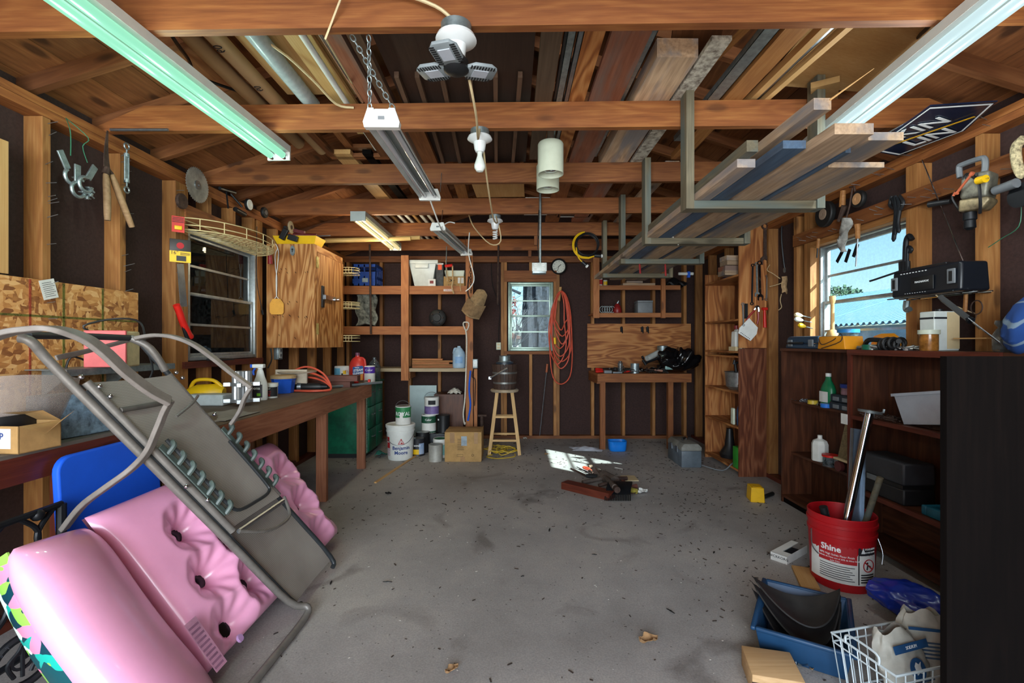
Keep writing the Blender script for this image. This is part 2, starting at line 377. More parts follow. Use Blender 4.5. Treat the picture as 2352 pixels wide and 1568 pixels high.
# ---------- setting
XL,XR,YB,YF=-2.19,2.38,6.22,-2.6   # stud faces, open garage door at YF
ZP=2.39                          # top of plates
fl=M(); fl.bx(-2.34,2.54,YF,6.4,-.12,0); obj('floor',fl,m_conc,kind='structure',smooth=0)
def wall(name,rects,mat):
    m=M()
    for r in rects: m.bx(*r)
    return obj(name,m,mat,kind='structure',smooth=0)
xl0,xl1=-2.31,XL-.089
WL=(3.21,4.08,1.13,2.03); WR=(2.82,3.795,1.085,2.03); WB=(-.05,.54,1.15,2.05)
wl=wall('wall_left',[(xl0,xl1,YF,WL[0],0,2.5),(xl0,xl1,WL[1],6.33,0,2.5),(xl0,xl1,WL[0],WL[1],0,WL[2]),(xl0,xl1,WL[0],WL[1],WL[3],2.5)],m_sheath)
xr0,xr1=XR+.089,2.49
wr=wall('wall_right',[(xr0,xr1,YF,WR[0],0,2.5),(xr0,xr1,WR[1],6.33,0,2.5),(xr0,xr1,WR[0],WR[1],0,WR[2]),(xr0,xr1,WR[0],WR[1],WR[3],2.5)],m_sheath)
yb0,yb1=YB+.089,6.33
wb=wall('wall_back',[(xl1,WB[0],yb0,yb1,0,2.5),(WB[1],xr0,yb0,yb1,0,2.5),(WB[0],WB[1],yb0,yb1,0,WB[2]),(WB[0],WB[1],yb0,yb1,WB[3],2.5)],m_sheath)
gb=M(); gb.prism([(xl0,2.5),(xr1,2.5),(.1,3.2)],.02); gb2=M().at(Mx.Translation((0,6.33,0))@Mx.Rotation(PI/2,4,'X')); gb2.prism([(xl0,2.5),(xr1,2.5),(.1,3.22)],.02)
obj('gable',gb2,m_sheath,par=wb,smooth=0)
def stud(par,x0,x1,y0,y1,z0=.04,z1=2.31,mat=None,name='stud'): bbox(name,x0,x1,y0,y1,z0,z1,mat or w_stud,par,axis=2)
ys=[2.214+.438*k for k in range(-11,3)]+[4.125,4.404,4.842,5.28,5.72,6.18]
for y in ys: stud(wl,XL-.089,XL,y,y+.038)
stud(wl,XL-.089,XL,3.13,3.168); stud(wl,XL-.089,XL,3.17,3.208); stud(wl,XL-.089,XL,4.085,4.123)
for y in (3.42,3.72,4.0): stud(wl,XL-.089,XL,y,y+.038,z1=WL[2]-.045,name='cripple'); stud(wl,XL-.089,XL,y,y+.038,WL[3]+.13,name='cripple')
bbox('header',XL-.06,XL+.012,3.17,4.12,WL[3]+.01,WL[3]+.15,w_lum,wl)
bbox('sill',XL-.089,XL+.02,3.15,4.14,WL[2]-.05,WL[2]-.005,w_red,wl)
for x0,x1,p in ((XL-.089,XL,wl),(XR,XR+.089,wr)):
    for z0,nm in ((0.,'bottom_plate'),(2.312,'top_plate'),(2.352,'top_plate')): bbox(nm,x0,x1,YF,6.33,z0,z0+.038,w_lum if z0 else w_red,p)
for y in [2.40-.438*k for k in range(12)]: stud(wr,XR,XR+.089,y,y+.038)
for y in (2.79,2.829,3.787,3.826,3.97,4.4,4.85,5.28,5.72,6.15): stud(wr,XR,XR+.089,y,y+.038)
for y in (3.05,3.4): stud(wr,XR,XR+.089,y,y+.038,z1=1.085,name='cripple')
bbox('ledger',XR-.025,XR,.9,3.98,2.055,2.15,w_lum,wr)
bbox('header',XR,XR+.06,2.868,3.786,2.012,2.054,w_stud,wr)
bbox('sill',XR,XR+.089,2.868,3.786,1.085,1.115,w_stud,wr)
for x in (-2.17,-1.735,-1.36,-.97,-.145,-.105,.545,.585,1.04,1.445,1.84,2.25): stud(wb,x,x+.038,YB,YB+.089)
stud(wb,.226,.264,YB,YB+.089,z1=WB[2]-.045,name='cripple'); stud(wb,.226,.264,YB,YB+.089,WB[3]+.15,name='cripple')
bbox('header',-.105,.585,YB-.012,YB+.06,WB[3]+.045,WB[3]+.15,w_lum,wb); bbox('casing',-.105,.585,YB-.005,YB+.05,WB[3]+.005,WB[3]+.043,w_lum,wb)
bbox('sill',-.105,.585,YB-.01,YB+.089,WB[2]-.045,WB[2]-.005,w_lum,wb)
for x0,x1 in ((-.066,WB[0]-.002),(WB[1]+.002,.545)): pass
bbox('bottom_plate',-2.1,2.3,YB,YB+.089,0,.038,w_lum,wb)
for z0 in (2.312,2.352): bbox('top_plate',-2.27,2.46,YB,YB+.089,z0,z0+.038,w_lum,wb)
# nails standing proud of the studs
m_nail=pm('nail_steel','#8d8f92',rough=.4,metal=.8,var=.1)
nl=M()
for k in range(46):
    y=R.choice([1.776,2.214,2.652,3.09])+.019; z=R.uniform(1.35,2.3); a=V((XL,y+R.uniform(-.012,.012),z)); nl.tube([a,a+V((.05,R.uniform(-.02,.02),R.uniform(0,.02)))],.0016,5)
for k in range(40):
    y=R.uniform(2.0,3.9); z=R.choice([2.07,2.1,2.33,2.37]); a=V((XR-.025 if z<2.2 else XR,y,z)); nl.tube([a,a+V((-.05,R.uniform(-.02,.02),R.uniform(0,.02)))],.0016,5)
obj('nails',nl,m_nail,par=wl,kind='stuff')
# ceiling: joists, rafters and roof boards, each a piece of its own
cl=thing('ceiling',None,None,(0,0,ZP),kind='structure')
XM=.1; slope=.31; ZR=ZP+(XM-XL)*slope
JY=[.87,1.72,2.53,3.38,4.19,5.04,5.83]
for i,y in enumerate(JY):
    t=.02 if 0<i<5 else .008
    a=V((XL-.06,y+2.3*t,ZP+.068)); b=V((XR+.06,y-2.3*t,ZP+.068))
    m=M(); L=(b-a).length/2; k=.27   # ends cut to the roof slope
    m.at(Mx.Rotation(PI/2,4,'X')).prism([(-L,-.068),(L,-.068),(L,-.045),(L-k,.068),(-L+k,.068),(-L,-.045)],.038,-.019)
    me=m.mesh('joist',0); fm=frame(a,b); put('joist',me,w_lum,cl,fm)
for y in [.87-.83+.04]+[q+d for q in JY for d in (.045,.46)]:
    for s,xe in ((-1,XL-.1),(1,XR+.1)):
        zz=ZP+.05; board('rafter',(xe,y+.019,zz),(XM-s*-.02,y+.019,zz+abs(XM-xe)*slope),.038,.10,w_roof,cl,up=(0,0,1))
bbox('ridge_board',XM-.019,XM+.019,-2.7,6.3,ZP+.05+abs(XM-XL)*slope-.06,ZP+.05+abs(XM-XL)*slope+.1,w_roof,cl)
nb=13
for s,xe in ((-1,XL-.25),(1,XR+.25)):
    for k in range(nb):
        f0=k/nb; x0=xe+(XM-xe)*f0; x1=xe+(XM-xe)*(k+1)/nb; xc=(x0+x1)/2
        zc=ZP+.112+R.uniform(0,.006)+(abs(xc-(XL if s<0 else XR))*slope if (xc-XL if s<0 else XR-xc)>0 else -abs(xc-(XL if s<0 else XR))*slope)
        dx=abs(x1-x0)*math.hypot(1,slope)-.005
        board('roof_board',(xc,-2.8,zc),(xc,6.5,zc),dx,.018,w_roof,cl,up=(s*slope,0,1))
rf=M()
for s,xe in ((-1,XL-.28),(1,XR+.28)):
    ze=ZP+.15-.28*slope; zr=ZP+.15+abs(XM-(XL if s<0 else XR))*slope
    rf.add([(xe,-2.85,ze),(XM,-2.85,zr),(XM,6.55,zr),(xe,6.55,ze),(xe,-2.85,ze+.03),(XM,-2.85,zr+.03),(XM,6.55,zr+.03),(xe,6.55,ze+.03)],[(0,1,2,3),(7,6,5,4),(0,4,5,1),(1,5,6,2),(2,6,7,3),(3,7,4,0)])
obj('roof',rf,pm('shingle','#2c2a29',rough=.9),par=cl,smooth=0)
# ---------- windows: aluminium double-hung sashes with two bars each
m_alu=pm('aluminium','#a3a9aa',rough=.4,metal=.7,var=.12,sc=25)
m_alug=pm('greenish_aluminium','#93a79c',rough=.4,metal=.5,var=.12,sc=25)
def window(name,axis,x,w,mat,inn,glass):
    """axis 0: pane in the YZ plane at X=x; axis 1: pane in the XZ plane at Y=x. w=(a0,a1,z0,z1); inn=sign towards the room"""
    a0,a1,z0,z1=w
    def bb(m,p0,p1,q0,q1,d0,d1):
        d0,d1=sorted((x+inn*d0,x+inn*d1))
        m.bx(d0,d1,p0,p1,q0,q1) if axis==0 else m.bx(p0,p1,d0,d1,q0,q1)
    r=thing(name,None,None,(x,(a0+a1)/2,z0) if axis==0 else ((a0+a1)/2,x,z0),kind='structure')
    f=M(); t=.028
    for e in ((a0,a0+t,z0,z1),(a1-t,a1,z0,z1),(a0+t,a1-t,z0,z0+t),(a0+t,a1-t,z1-t,z1)): bb(f,*e,-.03,.045)
    obj('window_frame',f,mat,r,smooth=0,bev=.002)
    zm=z0+(z1-z0)*.51
    for lo,hi,d in ((z0+t,zm+.012,.018),(zm-.012,z1-t,-.006)):
        s=M(); u=.022
        for e in ((a0+t,a0+t+u,lo,hi),(a1-t-u,a1-t,lo,hi),(a0+t+u,a1-t-u,lo,lo+u),(a0+t+u,a1-t-u,hi-u,hi)): bb(s,*e,d-.012,d+.012)
        o=obj('sash',s,mat,r,smooth=0,bev=.0015)
        b=M(); zc=(lo+hi)/2; bb(b,a0+t+u,a1-t-u,zc-.008,zc+.008,d-.008,d+.008); obj('muntin',b,mat,o,smooth=0)
        for q0,q1 in ((lo+u,zc-.008),(zc+.008,hi-u)):
            g=M(); bb(g,a0+t+u,a1-t-u,q0,q1,d-.001,d+.001); obj('pane',g,glass,o,smooth=0)
    return r
w1=window('window_1',0,XL-.05,WL,m_alu,1,glassmat('dim_glass','#a5b0b5',dirt=.03))
m=M(); m.bx(XL-.085,XL-.083,WL[0]+.03,WL[1]-.03,WL[2]+.03,WL[2]+.45); obj('insect_screen',m,pm('screen_mesh','#1d1a18',rough=.9,alpha=.8),w1,smooth=0)
w2=window('window_2',0,XR+.115,WR,m_alu,-1,g_pane)
w3=window('window_3',1,YB+.05,WB,m_alug,-1,g_pane)
# ---------- outside
m,nt,n,b=newmat('winter_grass'); v=coords(nt); z1_=nd(nt,'TexNoise',{'Vector':v,'Scale':1.4,'Detail':8}); z2_=nd(nt,'TexNoise',{'Vector':v,'Scale':30.,'Detail':5})
cc=mixc(nt,.5,ramp(nt,z1_.outputs[0],[(.35,S('#55544a')),(.65,S('#86826f'))]),ramp(nt,z2_.outputs[0],[(.3,S('#4a493f')),(.7,S('#8f8b7d'))]))
nt.links.new(cc,b.inputs['Base Color']); b.inputs['Roughness'].default_value=.9
g=M(); g.bx(-60,60,-60,90,-.4,-.12); obj('ground_outside',g,m,kind='structure',smooth=0)
bark=pm('bark','#24272e',rough=.95,var=.6,sc=14,bump=1.,col2='#07080b')
t=thing('tree','thick grey furrowed tree trunk just outside the back window','tree',(.53,11.2,-.12))
m=M()
def tr(u,v):
    a=2*PI*u; r=.33-.05*v+.03*math.sin(a*9+v*7)+.018*math.sin(a*17+v*23)
    return V((.53+r*math.cos(a)+.12*v,11.2+r*math.sin(a),-.12+5.2*v))
m.grid(tr,48,30,cu=True); obj('trunk',m,bark,t)
m=M()
def twig(p,d,L,r,k):
    q=p+d*L; m.tube([p,p+d*L*.5+V((R.uniform(-.1,.1),0,R.uniform(-.05,.1)))*L,q],[r,r*.8,r*.55],5)
    if k:
        for _ in range(3): twig(p+d*L*R.uniform(.4,1),(d+V((R.uniform(-.8,.8),R.uniform(-.5,.5),R.uniform(-.3,.6)))).normalized(),L*R.uniform(.5,.75),r*.5,k-1)
for a,z,L in ((1,2.2,1.6),(1,1.6,1.3),(-1,2.4,1.2),(1,2.9,1.6),(-1,3.1,1.6)): twig(V((.6+a*.4,11.0,z)),V((a,.2,.3)).normalized(),L,.035,3)
obj('branches',m,bark,t,kind='stuff')
t=thing('tree','bare young tree with a few red leaves beyond the back window','tree',(-.35,9.3,-.12))
m=M(); 
for k in range(6): twig(V((-.6+.1*k,9.3,.6)),V((R.uniform(-.4,.4),.1,1)).normalized(),1.0,.02,3)
m.tube([(-.35,9.3,-.12),(-.35,9.3,.9)],.05,8)
obj('branches',m,bark,t,kind='stuff')
lf=M()
for k in range(160):
    c=V((R.uniform(-.5,.1),9.2+R.uniform(-.2,.2),R.uniform(1.75,2.2))); lf.box(c,(.05,.004,.03),(R.uniform(-1,1),R.uniform(-1,1),R.uniform(-1,1)))
obj('leaves',lf,pm('red_leaves','#6e302c',rough=.8,var=.3),t,kind='stuff')
t=thing('house','low white shed with a brown roof across the yard','house',(-1.0,22,-.12))
m=M(); m.bx(-2.6,.3,22,25,-.12,1.5); obj('wall',m,pm('white_siding','#7d7d7b',rough=.8),t,smooth=0)
m=M(); m.at(Mx.Translation((0,25.3,0))@Mx.Rotation(PI/2,4,'X')); m.prism([(-2.9,1.45),(.6,1.45),(-1.15,2.3)],3.6); obj('roof',m,pm('brown_roof','#4a3028',rough=.8),t,smooth=0)
m=M(); m.bx(-.9,-.25,21.97,22,.55,1.05); obj('pane',m,pm('dark_pane','#6d7580',rough=.1),t,smooth=0)
# shrubs and far trees: one crown each
def crown(x,y,z,rx,rz,mat,n=900,trunk=True,label=None,name='tree',group=None):
    t=thing(name,label,'tree',(x,y,-.12),group=group); lf=M()
    for k in range(n):
        a=R.uniform(0,2*PI); q=math.acos(R.uniform(-1,1)); rr=R.uniform(.6,1)
        c=V((x+rx*rr*math.sin(q)*math.cos(a),y+rx*rr*math.sin(q)*math.sin(a),z+rz*rr*math.cos(q))); s=rx*R.uniform(.04,.11)
        lf.box(c,(s,s*.2,s),(R.uniform(-2,2),R.uniform(-2,2),0))
    obj('foliage',lf,mat,t,kind='stuff',smooth=0)
    m=M(); m.tube([(x,y,-.12),(x,y,z)],[rx*.12,rx*.06],8); obj('trunk',m,bark,t)
m_grn=pm('far_green','#3f5a45',rough=.9,var=.3); m_brn=pm('winter_scrub','#5c5c5c',rough=.9,var=.35)
crown(41,60,6.6,3.2,1.9,m_grn,label='round dark green tree beyond the metal roofed building')
for k,(x,y) in enumerate(((-9,36),(-3.2,37),(2.6,39),(8.4,48))): crown(x,y,2.2,2.5,3.2,m_brn,500,label='pale bare winter tree beyond the yard, '+('behind the shed','behind the trunk','past the trunk','beside the metal roof')[k],group='bare trees beyond the yard')
# neighbour building with a ribbed metal roof, seen through the side window
t=thing('metal_roofed_building','long low building with a ribbed blue-grey metal roof','building',(14,16,-.12))
m=M(); m.bx(9.6,19,4,34,-.12,1.72); obj('wall',m,pm('pale_block','#8da3b8',rough=.85,sc=3),t,smooth=0)
m=M()
def ro(u,v): 
    ph=(u*150)%1; return V((9.2+4.6*v,3+32*u,1.72+1.45*v+(.07 if ph<.35 else 0)))
m.slab(ro,601,2,.02); obj('roof',m,pm('metal_roof','#5f8299',rough=.4,metal=.3,var=.05,sc=3),t,smooth=0)
# dark lean-to beyond the other side window
t=wall('wall_outer',[(-4.4,-4.35,1.5,6,-.12,2.6),(-4.4,-2.33,1.45,1.5,-.12,2.6),(-4.4,-2.33,6,6.05,-.12,2.6),(-4.45,-2.33,1.4,6.1,2.3,2.36)],m_sheath)
# ---------- lumber and oddments lying across the joists
Za=ZP+.137
def plank(name,xa,ya,xb,yb,z,w,t,mat,label,group=None,cat='board',tilt=0):
    o=board(name,(xa,ya,z+t/2),(xb,yb,z+t/2),w,t,mat,up=(tilt,0,1)); return tag(o,label,cat,group)
def pipe(name,xa,ya,xb,yb,z,r,mat,label,cat,wall_=0,n=16):
    m=M()
    if wall_:
        d=V((xb-xa,yb-ya,0)); L=d.length; m.at(frame((xa,ya,z+r),(xb,yb,z+r))@Mx.Rotation(PI/2,4,'Y')); m.ring([(r,-L/2),(r,L/2),(r-wall_,L/2),(r-wall_,-L/2)],n)
    else: m.tube([(xa,ya,z+r),(xb,yb,z+r)],r,n)
    return obj(name,m,mat,label=label,cat=cat)
m_tube=pm('kraft_tube','#a98a62',rough=.8,var=.05,sc=3)
ta=pipe('cardboard_tube',-1.36,1.1,-1.40,3.12,Za,.036,m_tube,'brown cardboard tube on the joists, the one farther from the clear sleeve','tube',.004)
tb=pipe('cardboard_tube',-1.255,1.1,-1.29,3.22,Za,.036,m_tube,'brown cardboard tube on the joists printed with 60, nearest the clear sleeve','tube',.004)
for y,sz in ((2.06,.055),(2.38,.05)): text('60',sz,m_ink,tb,face_m((-1.272,y,Za-.0012),(0,-1,0),(1,0,0)),bend=None)
plank('plywood_sheet',-1.02,.7,-1.02,2.60,Za+.085,.42,.012,w_tan,'thin tan plywood sheet above the joists behind the clear sleeve')
plank('tan_board',-.93,.9,-.915,3.0,Za+.045,.12,.02,w_tan,'tan board beside the white pipe on the joists')
pipe('clear_sleeve',-1.09,1.2,-1.10,2.62,Za,.04,pm('clear_sleeve','#b9c3c8',rough=.25,var=.08,alpha=.55,sc=30),'clear plastic sleeve lying over the joists beside the cardboard tubes','tube',.003)
pipe('plastic_pipe',-.865,1.2,-.90,3.15,Za,.015,m_white,'white plastic pipe resting on the joists','pipe',.002,12)
pipe('metal_pipe',-.80,1.2,-.795,2.75,Za,.012,m_chrome,'shiny thin metal pipe resting on the joists beside the white pipe','pipe',0,12)
plank('joist_board',-.745,1.1,-.745,3.3,Za,.075,.035,w_cedar,'reddish brown board beside the shiny metal pipe overhead')
plank('joist_board',-.655,1.0,-.66,3.5,Za+.0,.06,.035,wood('brown_old','#3c2a20','#5a4232','#735845'),'dark old board edging the large brown sheet overhead')
m_hard=wood('hardboard','#2e211b','#3b2b23','#47352b',hv=.05,knots=0,rough=.6)
plank('hardboard_sheet',-.25,1.2,-.25,3.46,Za+.045,.70,.006,m_hard,'large dark brown hardboard sheet lying over the joists')
for k,x in enumerate((-.60,-.50,-.38,-.245,-.12,.0)):
    plank('batten',x+.04,2.3,x,3.6,Za+.01,.022,.03,wood('batten_wood','#4e3a2c','#6b5140','#806552') if 'batten_wood' not in MT else MT['batten_wood'],'narrow brown batten under the hardboard sheet, '+('on the chair side edge','second from the chair side','third from the chair side','third from the can lamps','second from the can lamps','closest to the can lamps')[k],'battens under the hardboard sheet','batten')
plank('joist_board',.165,1.0,.165,3.3,Za,.088,.03,wood('brown_old2','#4a3a2c','#665240','#7d6853'),'grey-brown board with strong grain edging the hardboard sheet')
def channel(name,xa,ya,xb,yb,z,w,h,mat,label):
    m=M().at(frame((xa,ya,z),(xb,yb,z))); L=math.hypot(xb-xa,yb-ya)/2; t=.003
    m.bx(-L,L,-w/2,w/2,0,t); m.bx(-L,L,-w/2,-w/2+t,0,h); m.bx(-L,L,w/2-t,w/2,0,h)
    return obj(name,m,mat,label=label,cat='channel',smooth=0)
channel('metal_channel',.245,1.0,.25,3.2,Za,.035,.03,m_galv,'galvanised metal channel over the joists beside a dark strip')
plank('black_strip',.222,1.0,.228,3.2,Za+.005,.012,.03,m_black,'thin black strip beside the galvanised channel',cat='strip')
channel('metal_channel',.283,1.0,.287,3.2,Za,.025,.02,m_steel,'narrow steel strip with screw holes over the joists')
plank('plywood_strip',.345,1.1,.335,3.4,Za,.085,.02,w_ply,'figured brown plywood strip over the joists')
plank('cedar_board',.50,1.0,.48,3.5,Za,.165,.025,w_cedar,'wide reddish cedar board with swirling grain over the joists')
channel('metal_channel',.605,1.1,.575,3.3,Za+.02,.03,.05,m_galv,'grey metal edging beside the wide cedar board')
plank('timber_block',.74,2.12,.72,3.45,Za,.185,.085,w_wea,'heavy weathered timber beam lying on the joists',cat='beam')
plank('timber_block',.77,1.86,.93,2.5,Za+.14,.22,.03,w_roof,'short dark board lying over the heavy timber beam')
plank('painted_board',.885,2.0,.88,3.6,Za,.085,.02,pm('flaking_paint','#a9a496',rough=.9,var=.35,sc=30,col2='#4b3a30'),'board with flaking white paint beside the heavy beam')
channel('metal_channel',1.06,1.0,1.055,3.0,Za,.065,.03,m_galv,'ribbed grey metal channel beside a pine board overhead')
plank('pine_board',1.165,1.0,1.155,3.3,Za,.10,.04,w_stud,'pale pine board beside the ribbed metal channel overhead')
plank('pine_strip',1.14,1.2,.90,2.53,Za+.05,.028,.018,w_stud,'thin pine strip laid across the metal channel',cat='strip')
plank('pine_strip',1.30,1.2,1.27,2.7,Za+.01,.035,.035,w_tan,'tan strip beside the curled plywood sheet',cat='strip')
channel('metal_channel',1.34,1.2,1.30,2.68,Za+.02,.018,.02,m_steel,'thin dark metal rod beside the tan strip')
plank('pine_strip',1.37,1.9,1.33,2.65,Za,.03,.03,w_tan,'short ruler-like strip under the curled plywood',cat='strip')
m=M(); m.slab(lambda u,v: V((1.36+.44*u,1.55+1.02*v-.10*u,Za+.035+.09*(1-u)+.04*math.sin(PI*v)*(1-u))),6,8,.006)
obj('plywood_sheet',m,w_tan,label='curled tan plywood sheet under the roof beside the glowing lamp',cat='sheet')
plank('cardboard_scrap',1.55,2.35,1.72,2.62,Za,.12,.03,m_card,'crumpled brown cardboard piece on the joists',cat='cardboard')
# between the far joists
for k,(x,y0,y1,w,mt,lb) in enumerate(((-1.15,3.2,4.4,.12,w_tan,'wide tan board over the middle joists beside the dark trim'),(-.98,3.2,4.6,.06,w_blk,'dark curved trim board over the middle joists'),(-.70,2.62,4.5,.10,w_cedar,'reddish board crossing the middle joists above the hanging lamp'),(-.58,2.62,4.6,.10,w_roof,'dark board beside the reddish one over the middle joists'),
    (-.42,3.55,4.7,.09,w_stud,'first pale board past the hanging lamp over the middle joists'),(.40,3.5,5.0,.14,w_roof,'brown board over the middle joists by the can lamps'),(.72,3.5,5.0,.18,w_cedar,'wide cedar board over the middle joists beyond the beam'),(.95,3.65,5.2,.09,w_roof,'narrow brown board over the middle joists beside the cedar'),(1.15,3.4,5.3,.1,w_wea,'weathered board over the middle joists near the rack'))):
    plank('joist_board',x,y0,x+R.uniform(-.02,.02),y1,Za,w,.03,mt,lb)
plank('plywood_sheet',-.13,3.42,-.1,4.15,Za,.42,.012,w_tan,'small tan plywood sheet over the middle joists above the bulb cable')
for k,(x,y) in enumerate(((-1.05,2.75),(-.93,2.72))):
    t=thing('wooden_surround',('brown wooden cabinet frame over the joists, lower of the pair','brown wooden cabinet frame over the joists, upper of the pair')[k],'frame',(x,y,Za+.05*k))
    for a,b,c,d in ((-.2,.2,0,.05),(-.2,.2,.5,.55),(-.2,-.15,.05,.5),(.15,.2,.05,.5)): bbox('rail',x+a,x+b,y+c,y+d,Za+.05*k,Za+.05*k+.025,w_roof,t)
for x,y in ((.28,4.22),(.62,4.3)):
    t=thing('framed_board','dark panel with a white frame lying on the joists '+('nearer the can lamps' if x<.5 else 'farther from the can lamps'),'panel',(x,y,Za))
    m=M()
    for e in ((-.16,.16,0,.012),(-.16,.16,.5,.512),(-.16,-.148,.012,.5),(.148,.16,.012,.5)): m.bx(x+e[0],x+e[1],y+e[2],y+e[3],Za,Za+.02)
    obj('frame_edge',m,m_white,t,smooth=0); m=M(); m.bx(x-.148,x+.148,y+.012,y+.5,Za+.004,Za+.012); obj('panel',m,m_black,t,smooth=0)
for k in range(9): plank('trim_strip',-1.45+.075*k,4.35,-1.40+.075*k,6.0,Za,.028,.016,m_paper if k%3 else w_tan,'pale trim strip lying in the row over the far joists','trim strips over the far joists','strip')
# ---------- yard sign lying between lamp and wall plate
m_sign=pm('sign_navy','#101c33',rough=.25,var=.1); zs=ZP-.045
q=[V((1.93,2.19,zs)),V((2.20,2.15,zs)),V((2.318,2.43,zs-.008)),V((2.235,2.75,zs-.01)),V((2.03,2.70,zs))]
t=thing('yard_sign','navy blue yard sign with white capitals and a yellow stripe, under the roof','sign',(2.12,2.45,zs-.01))
m=M(); m.add(q+[p+V((0,0,.005)) for p in q],[(0,1,2,3,4),(9,8,7,6,5)]+[(i,5+i,5+(i+1)%5,(i+1)%5) for i in range(5)]); obj('panel',m,m_sign,t,smooth=0)
c=sum(q,V())/5
m=M()
for i in range(5):
    a,b=q[i],q[(i+1)%5]; ia,ib=a+(c-a)*.05,b+(c-b)*.05; ja,jb=a+(c-a)*.10,b+(c-b)*.10
    dz=V((0,0,-.0012)); m.add([p+dz for p in (ia,ib,jb,ja)],[(0,1,2,3)])
obj('border',m,m_inkw,t,smooth=0)
dn=lambda p,r,u: face_m(p,r,u)
R_=V((.30,-.72,0)).normalized(); U_=V((-.72,-.30,0)).normalized()
text('KIN',.15,m_inkw,t,dn(V((2.075,2.41,zs-.004)),R_*1,U_*1),off=.002,sx=.9)
text('LIN',.15,m_inkw,t,dn(V((2.20,2.50,zs-.012)),R_*1,U_*1),off=.002,sx=.9)
m=M().at(dn(V((2.145,2.45,zs-.009)),R_,U_)); m.bx(-.19,.19,-.007,.007,0,.001); obj('stripe',m,pm('sign_yellow','#d9a51c',rough=.3),t,smooth=0)
m=M(); m.tube([(1.98,2.35,zs+.012),(1.98,2.7,zs+.012)],.004,6); obj('wire_stake',m,m_steel,t)
# ---------- fluorescent fixtures
def tubemat(name,col,e):
    m=pm(name,'#15191a',rough=.3,var=0); b=m.node_tree.nodes['Principled BSDF']; b.inputs['Emission Color'].default_value=S(col); b.inputs['Emission Strength'].default_value=e; return m
def strip_light(name,label,x0,y0,x1,y1,zt,tm,body,w=.13,L=None,group=None,glow=None):
    t=thing(name,label,'lamp',((x0+x1)/2,(y0+y1)/2,zt))
    fm=frame((x0,y0,zt),(x1,y1,zt)); L=math.hypot(x1-x0,y1-y0)
    m=M().at(fm); h=ZP-zt-.002
    m.bx(-L/2,L/2,-w/2,w/2,.024,h)
    b=obj('housing',m,body,t,smooth=0)
    for e in (-1,1):
        m=M().at(fm); m.bx(e*L/2-.006,e*L/2+.006,-w/2,w/2,-.02,h); obj('end_plate',m,body,t,smooth=0)
    for s in (-1,1):
        m=M().at(fm); m.tube([(-L/2+.02,s*.036,0),(L/2-.02,s*.036,0)],.019,14); o=obj('tube',m,tm,t)
        for e in (-1,1):
            m=M().at(fm); m.tube([(e*(L/2-.004),s*.036,0),(e*(L/2-.03),s*.036,0)],.0196,14); obj('cap',m,m_chrome,o)
    if glow:
        for f in (-.36,-.12,.12,.36):   # the lamp's own light, below its tubes
            p=fm@V((f*L,0,-.11)); l=bpy.data.lights.new('tube_light','POINT'); l.energy=glow[0]/4; l.color=glow[1]; l.shadow_soft_size=.03
            lo=bpy.data.objects.new('tube_light',l); C.objects.link(lo); lo.parent=t; lo.matrix_basis=wm(t).inverted()@Mx.Translation(p)
    return t
m_lwhite=pm('lamp_white','#c7c7c0',rough=.4,var=.04)
strip_light('strip_light','lit double tube lamp glowing green under the joists above the patio chair',-1.405,1.40,-1.345,2.74,2.325,tubemat('tube_green','#9cf0c8',1.0),m_lwhite,glow=(15,(.66,1,.86)))
strip_light('strip_light','lit double tube lamp glowing pale blue above the lumber rack',1.545,1.36,1.70,2.72,2.325,tubemat('tube_cool','#d3f0f4',.95),m_lwhite,glow=(15,(.9,1,1)))
strip_light('strip_light','lit double tube lamp glowing warm yellow above the wall cabinet',-1.33,4.10,-1.325,5.40,2.325,tubemat('tube_warm','#f2dc9c',.95),pm('lamp_grey','#9ba3a0',rough=.4,var=.06),glow=(17,(1,.84,.56)))
m_unl=pm('unlit_tube','#c3c8ce',rough=.12,var=.02,coat=.5)
def shop_light(label,p0,p1,chain_top=None):
    p0=V(p0);p1=V(p1); t=thing('shop_light',label,'lamp',(p0+p1)/2); fm=frame(p0,p1); L=(p1-p0).length
    m=M().at(fm)   # reflector wings
    m.add([(-L/2,-.06,-.012),(L/2,-.06,-.012),(L/2,-.028,.03),(-L/2,-.028,.03),(L/2,.028,.03),(-L/2,.028,.03),(L/2,.06,-.012),(-L/2,.06,-.012)],[(0,1,2,3),(3,2,4,5),(5,4,6,7)])
    obj('reflector',m,m_wenam,t,smooth=0)
    m=M().at(fm); m.bx(-L/2,L/2,-.028,.028,.03,.052); obj('housing',m,m_wenam,t,smooth=0)
    for e in (-1,1):
        m=M().at(fm@Mx.Translation((e*L/2,0,0))@Mx.Rotation(PI/2,4,'Z')@Mx.Rotation(PI/2,4,'X'))
        m.prism([(-.064,-.02),(.064,-.02),(.068,.0),(.05,.05),(.028,.05),(.026,.043),(-.026,.043),(-.028,.05),(-.05,.05),(-.068,0)],.03,-.015)
        o=obj('end_cap',m,m_white,t,smooth=0)
        if e<0:
            m=M().at(fm); m.bx(-L/2-.017,-L/2-.015,-.012,.012,.008,.02); obj('switch_plate',m,m_gray,o,smooth=0)
    for s in (-1,1):
        m=M().at(fm); m.tube([(-L/2+.015,s*.03,.004),(L/2-.015,s*.03,.004)],.0125,12); obj('tube',m,m_unl,t)
    return t,fm,L
